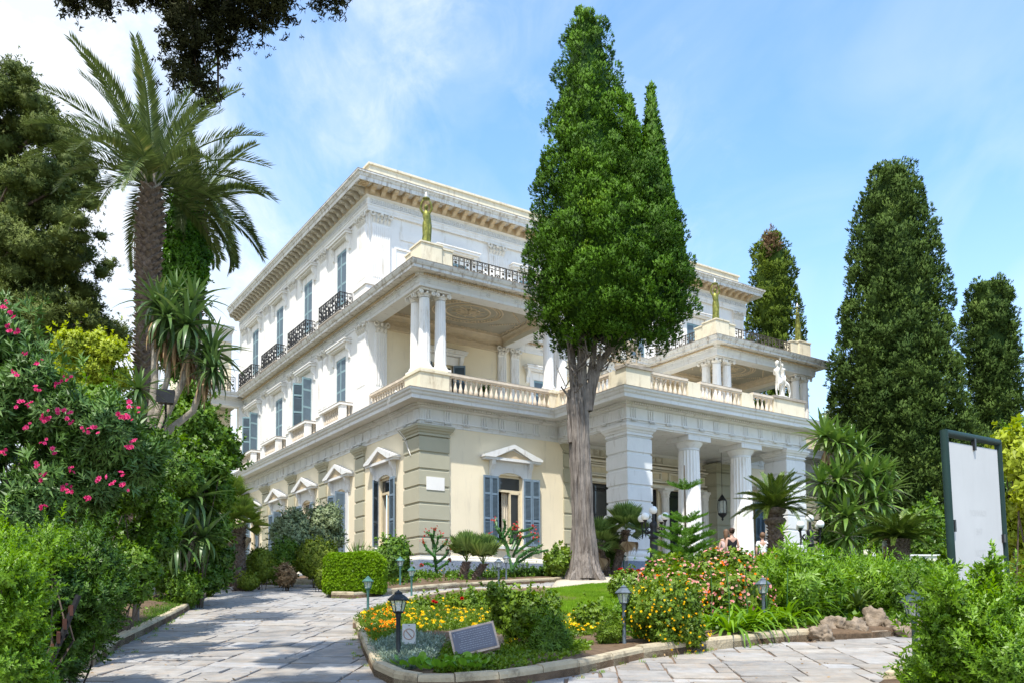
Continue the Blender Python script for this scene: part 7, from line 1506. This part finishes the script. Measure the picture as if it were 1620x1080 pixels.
# bergenia: big round leaves
bt = []
rngb = np.random.default_rng(3)
def round_leaf():
    V = [[0, 0, 0]]+[[.5*math.sin(a)*1.0, .05*math.cos(2*a), .5-.5*math.cos(a)] for a in np.linspace(0, 2*PI, 9)[1:-1]]; F = [[0, i, i+1, i+1] for i in range(1, 7)]; F = [[0, i, i+1, i+2] for i in (1, 3, 5)]; return np.array(V), np.array(F)
RL = round_leaf()
def round_plant(x, y, n, s, label, i):
    B = gp(x, y); r = thing('bergenia', label, 'plant', (B[0], B[1], B[2]+.08)); rng = np.random.default_rng(i)
    for k in range(n):
        a = k*2.4; rr = .05+.13*math.sqrt(k/n); me = bpy.data.meshes.get('round_leaf_mesh') or mesh_np('round_leaf_mesh', RL, leafmat('bergenia_green', (.08, .20, .02), (.20, .38, .04), (.32, .46, .08), .25, .35), 4)
        o = obj('leaf', me, r, (rr*math.cos(a), rr*math.sin(a), .04+.05*rng.uniform()), scale=(s*rng.uniform(.75, 1.15),)*3); o.rotation_euler = (Matrix.Rotation(a, 3, 'Z')@Matrix.Rotation(R(rng.uniform(15, 62)), 3, 'Y')@Matrix.Rotation(PI/2, 3, 'Z')).to_euler()
    return r
for i, (x, y, lb) in enumerate(((655, 1072, 'round-leaved plant right beside the black lamp foot'), (690, 1076, 'round-leaved plant in the middle of the front kerb'), (728, 1068, 'round-leaved plant left below the plaque'), (745, 1076, 'round-leaved plant below the plaque rock'))): round_plant(x, y, 14, .125, lb, i)
# near right bushes
bbox_bush('bright_bush', 'bright fresh-green bush with upright shoots in the bottom right corner', 'bush', [(1500, 960, 34), (1540, 990, 40), (1590, 950, 34), (1600, 1000, 50), (1510, 1030, 46), (1480, 1000, 22), (1560, 1060, 60), (1500, 1085, 40), (1620, 1060, 60), (1470, 1060, 18), (1465, 945, 12), (1530, 925, 14), (1575, 915, 14), (1485, 935, 16), (1640, 930, 30), (1555, 1110, 60), (1488, 1110, 34)], 5.6, TS_near, 6200, .135, L_br, 151, up=.85, ry=.5, jit=.45, core=.7)
bbox_bush('yellow_green_climber', 'yellow-green broad-leaved shrub at the right edge behind the board', 'shrub', [(1600, 740, 28), (1630, 720, 34), (1610, 790, 30), (1640, 800, 40), (1600, 850, 24), (1630, 870, 38), (1600, 900, 20), (1590, 700, 8), (1650, 900, 50), (1612, 700, 16), (1605, 940, 24)], 9.2, TS_rose, 4800, .13, L_yel, 152, up=.1, jit=.6, core=.8)
shrub('right_hedge', 'mid-green hedge right of the board beyond the climber', 'hedge', 1480, 1650, 840, 16, TS_small, 5000, .2, L_mid, 153, nb=14)
# ------------------------------------------------------------------ board, small signs, post, bench, floodlight
def board():
    a = at(1480, 683, 7.0); b = at(1566, 713, 7.8); gz = float(ground(a[0], a[1])); r = thing('notice_board', 'leaning white notice board in a dark green tubular frame seen from its blank side', 'board', (a[0]+.13, a[1], gz)); w = float(np.linalg.norm((b-a)[:2])); h = a[2]-gz
    r.rotation_euler = (0, R(-3.6), math.atan2((b-a)[1], (b-a)[0])); t = .031
    build(MB().tube([(0, 0, -.1), (0, 0, h)], t, 12).tube([(0, 0, h-.02), (w, 0, h-.02)], t, 12).tube([(w, 0, -.1), (w, 0, h)], t, 12), 'frame', signg, r, smooth=.8)
    build(MB().prism([(.045, -.01), (w-.06, -.01), (w-.06, .01), (.045, .01)], .25, h-.09, 2), 'panel', signw, r)
    [build(MB().box(*q), 'clip', irn, r) for q in ((w*.47, w*.50, -.03, .0, h-.13, h-.03), (w-.08, w-.03, -.03, 0, h*.62, h*.65), (.03, .06, -.03, 0, h*.66, h*.70))]
    for i, (tx, z, s) in enumerate((('', .715, .07), ('', .65, .07), ('', .575, .07))):
        tx = ('IOANNOY', 'THE', 'OTOIX')[i]
        c = bpy.data.curves.new('faded_letters', 'FONT'); c.body = tx; c.size = s*1.1; c.align_x = 'CENTER'; c.extrude = 0; o = bpy.data.objects.new('faded_letters', c); COL.objects.link(o)
        dg = bpy.context.evaluated_depsgraph_get(); me = bpy.data.meshes.new_from_object(o.evaluated_get(dg)); bpy.data.objects.remove(o); me.materials.clear(); me.materials.append(signw2)
        o = obj('faded_letters', me, r, (w*.5, -.0108, z*h), (PI/2, 0, 0), (-1, 1, 1))
board()
def small_sign():
    B = gp(647, 1047); r = thing('prohibition_sign', 'small white panel with a faded round prohibition ring among the daisies', 'sign', B, .05); z0 = at(647, 1018, B[1])[2]-B[2]; z1 = at(647, 986, B[1])[2]-B[2]; w = M_(10.5, B[1]); zc = (z0+z1)/2; rr = w*.78
    build(MB().box(-w, w, -.004, .004, z0, z1), 'panel', signw, r); build(MB().box(-.012, .012, .006, .02, -.05, z1-.03), 'stake', irng, r)
    q = MB().ring((0, -.007, zc), rr, .006, 28, 'y', 5); q.tube([(-rr*.6, -.007, zc+rr*.75), (rr*.6, -.007, zc-rr*.75)], .006, 5); build(q, 'ring', redring, r)
    build(MB().ball((0, -.006, z1-.02), .007, 6, 5), 'nail', irn, r)
small_sign()
def plaque():
    d = 10.4; A = at(716, 1000, d); r = thing('plaque', 'slate plate with engraved lines on a pinkish stone slab set on a rock', 'plaque', (at(750, 1010, d))); w, h = M_(33, d), M_(20, d)
    r.rotation_euler = (R(-28), R(-13), R(4)); build(MB().box(-w-.025, w+.025, -.0, .06, -h-.03, h+.03), 'stone_slab', plateb, r); build(MB().box(-w, w, -.008, -.001, -h, h), 'plate', platem, r)
    g = MB(); rng = random.Random(3)
    for k in range(9):
        z = h*.78-k*h*.19; x = -w*.8+rng.uniform(0, .2)*w
        while x < w*.8: l = rng.uniform(.01, .035); g.box(x, min(x+l, w*.85), -.0105, -.0085, z-.002, z+.002); x += l+.008
    g.box(-w*.9, -w*.88, -.0105, -.0085, h*.5, h*.8); build(g, 'engraved_lines', faint, r, kind='stuff')
    for sx in (-1, 1):
        for sz in (-1, 1): build(MB().ball((sx*w*.9, -.01, sz*h*.86), .005, 6, 5), 'screw', irn, r)
plaque()
B = gp(215, 1000); r = thing('wooden_post', 'weathered grey wooden post standing at the left bank', 'post', (B[0], B[1], B[2])); build(MB().prism([(-.045, -.03), (.045, -.035), (.04, .03), (-.04, .035)], -.1, at(215, 838, B[1])[2]-B[2], 2), 'timber', postw, r)
def bench():
    d = 7.6; B = gd(76, d); r = thing('slatted_bench', 'brown slatted bench end poking out of the bushes at the left', 'bench', (B[0]-.25, B[1]+.1, B[2]+.1), R(-62)); n = 0
    for k in range(4): o = build(MB().box(-.7, .7, -.05-.02*k, -.02-.02*k, .42+.1*k, .5+.1*k) if False else MB().box(-.7, .7, .2+.045*k, .225+.045*k, .46+.115*k, .55+.115*k), 'back_slat', benchw, r)
    for k in range(4): build(MB().box(-.7, .7, -.25+.11*k, -.16+.11*k, .40, .43), 'seat_slat', benchw, r)
    for s in (-.6, .6): build(MB().box(s-.03, s+.03, -.25, -.2, 0, .4).box(s-.03, s+.03, .17, .22, 0, .4).box(s-.03, s+.03, -.25, .22, .36, .395).tube([(s, .2, .39), (s, .4, .98)], .025, 6), 'leg', irn, r)
bench()
B = at(262, 628, 14.2); r = thing('floodlight', 'black floodlight fixed in the forked yucca', 'floodlight', B, R(20)); build(MB().prism([(-.12, -.1), (.12, -.1), (.15, .1), (-.13, .1)], -.09, .09, 1).box(-.14, .14, -.12, -.09, -.11, .11), 'housing', irn, r); build(MB().tube([(0, .05, .1), (.0, .2, -.3), (-.1, .3, -.6)], .02, 6), 'bracket', irn, r)
# stair wall and garden wall at the right
B = gd(1440, 33); r = thing('garden_stair', 'pale stone steps with a curved side wall behind the right cycad', 'steps', (B[0], B[1], B[2]-.1), .3)
for k in range(5): build(MB().box(-1.6, .6, k*.35, k*.35+2, k*.17, k*.17+.165), 'step', pale, r)
build(MB().prism([(-.2, .0), (2.6, 1.1), (2.6, 1.35), (-.2, .28)], .7, .95, 0).xf(rotz(.2)), 'side_wall', pale, r)
B = gd(1465, 30); r = thing('garden_wall', 'low pale rendered wall left of the board', 'wall', (B[0], B[1], B[2]-.2), .1); build(MB().box(-2., 2.4, 0, .25, 0, 1.0), 'wall_body', pale, r); build(MB().box(-2.05, 2.45, -.04, .29, 1.003, 1.06), 'coping', white2, r)
# ------------------------------------------------------------------ tree overhead (trunk stands left of the viewpoint)
def overhead():
    r = thing('overhanging_conifer', 'dark conifer branch hanging into the sky at the top left', 'conifer', (-8.5, 1.5, float(ground(-8.5, 1.5)))); B = np.array(r.location); d = 9.; rng = np.random.default_rng(33); bl = []; g = MB()
    g.tube([(0, 0, -.3), (.3, .5, 4), (.8, 1.5, 8), (1.2, 2.5, 12)], [.5, .4, .3, .1], 10)
    C = [(105, -5, 22), (125, 12, 12), (165, 2, 18), (135, -25, 35), (205, -8, 20), (250, -10, 25), (275, 5, 26), (300, 25, 24), (275, 35, 18), (330, 10, 30), (345, 45, 20), (320, 60, 18), (290, 62, 16), (370, 25, 28), (400, -5, 35), (395, 35, 15), (425, 20, 18), (440, 8, 16), (310, 85, 14), (355, 80, 12), (295, 95, 14), (285, 120, 14), (310, 118, 16), (325, 138, 12), (345, 146, 6), (270, 108, 9), (418, 50, 9), (510, 3, 10), (535, -2, 12), (505, -10, 14), (450, -20, 30), (350, -30, 50), (230, -30, 40), (455, 28, 7), (365, 62, 12), (262, 70, 10)]
    for px, py, rr in C: c = at(px, py, d+rng.uniform(-.3, .3))-B; q = M_(rr, d); bl.append((tuple(c), (q, q, q*.85)))
    hub = at(330, -120, d)-B; g.tube([(.6, 1.2, 7), (hub+np.array([-2.5, -1.5, .2])), hub, at(450, -40, d)-B], [.16, .12, .08, .03], 7)
    for px, py, rr in C[::2]: e = at(px, py, d)-B; s = hub+(e-hub)*.15; g.tube([s, (s+e)/2+rng.normal(size=3)*.1, e], [.035, .02, .01], 5)
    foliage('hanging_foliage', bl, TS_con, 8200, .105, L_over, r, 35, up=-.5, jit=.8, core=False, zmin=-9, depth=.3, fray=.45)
    b2 = []
    for k in range(9): b2.append(((rng.uniform(4.6, 7.6), rng.uniform(2.4, 6.8), rng.uniform(8.6, 11.5)), (rng.uniform(.5, .95), rng.uniform(.5, .9), .5)))
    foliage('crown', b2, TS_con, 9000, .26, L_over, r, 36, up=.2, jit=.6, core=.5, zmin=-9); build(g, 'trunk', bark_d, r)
overhead()
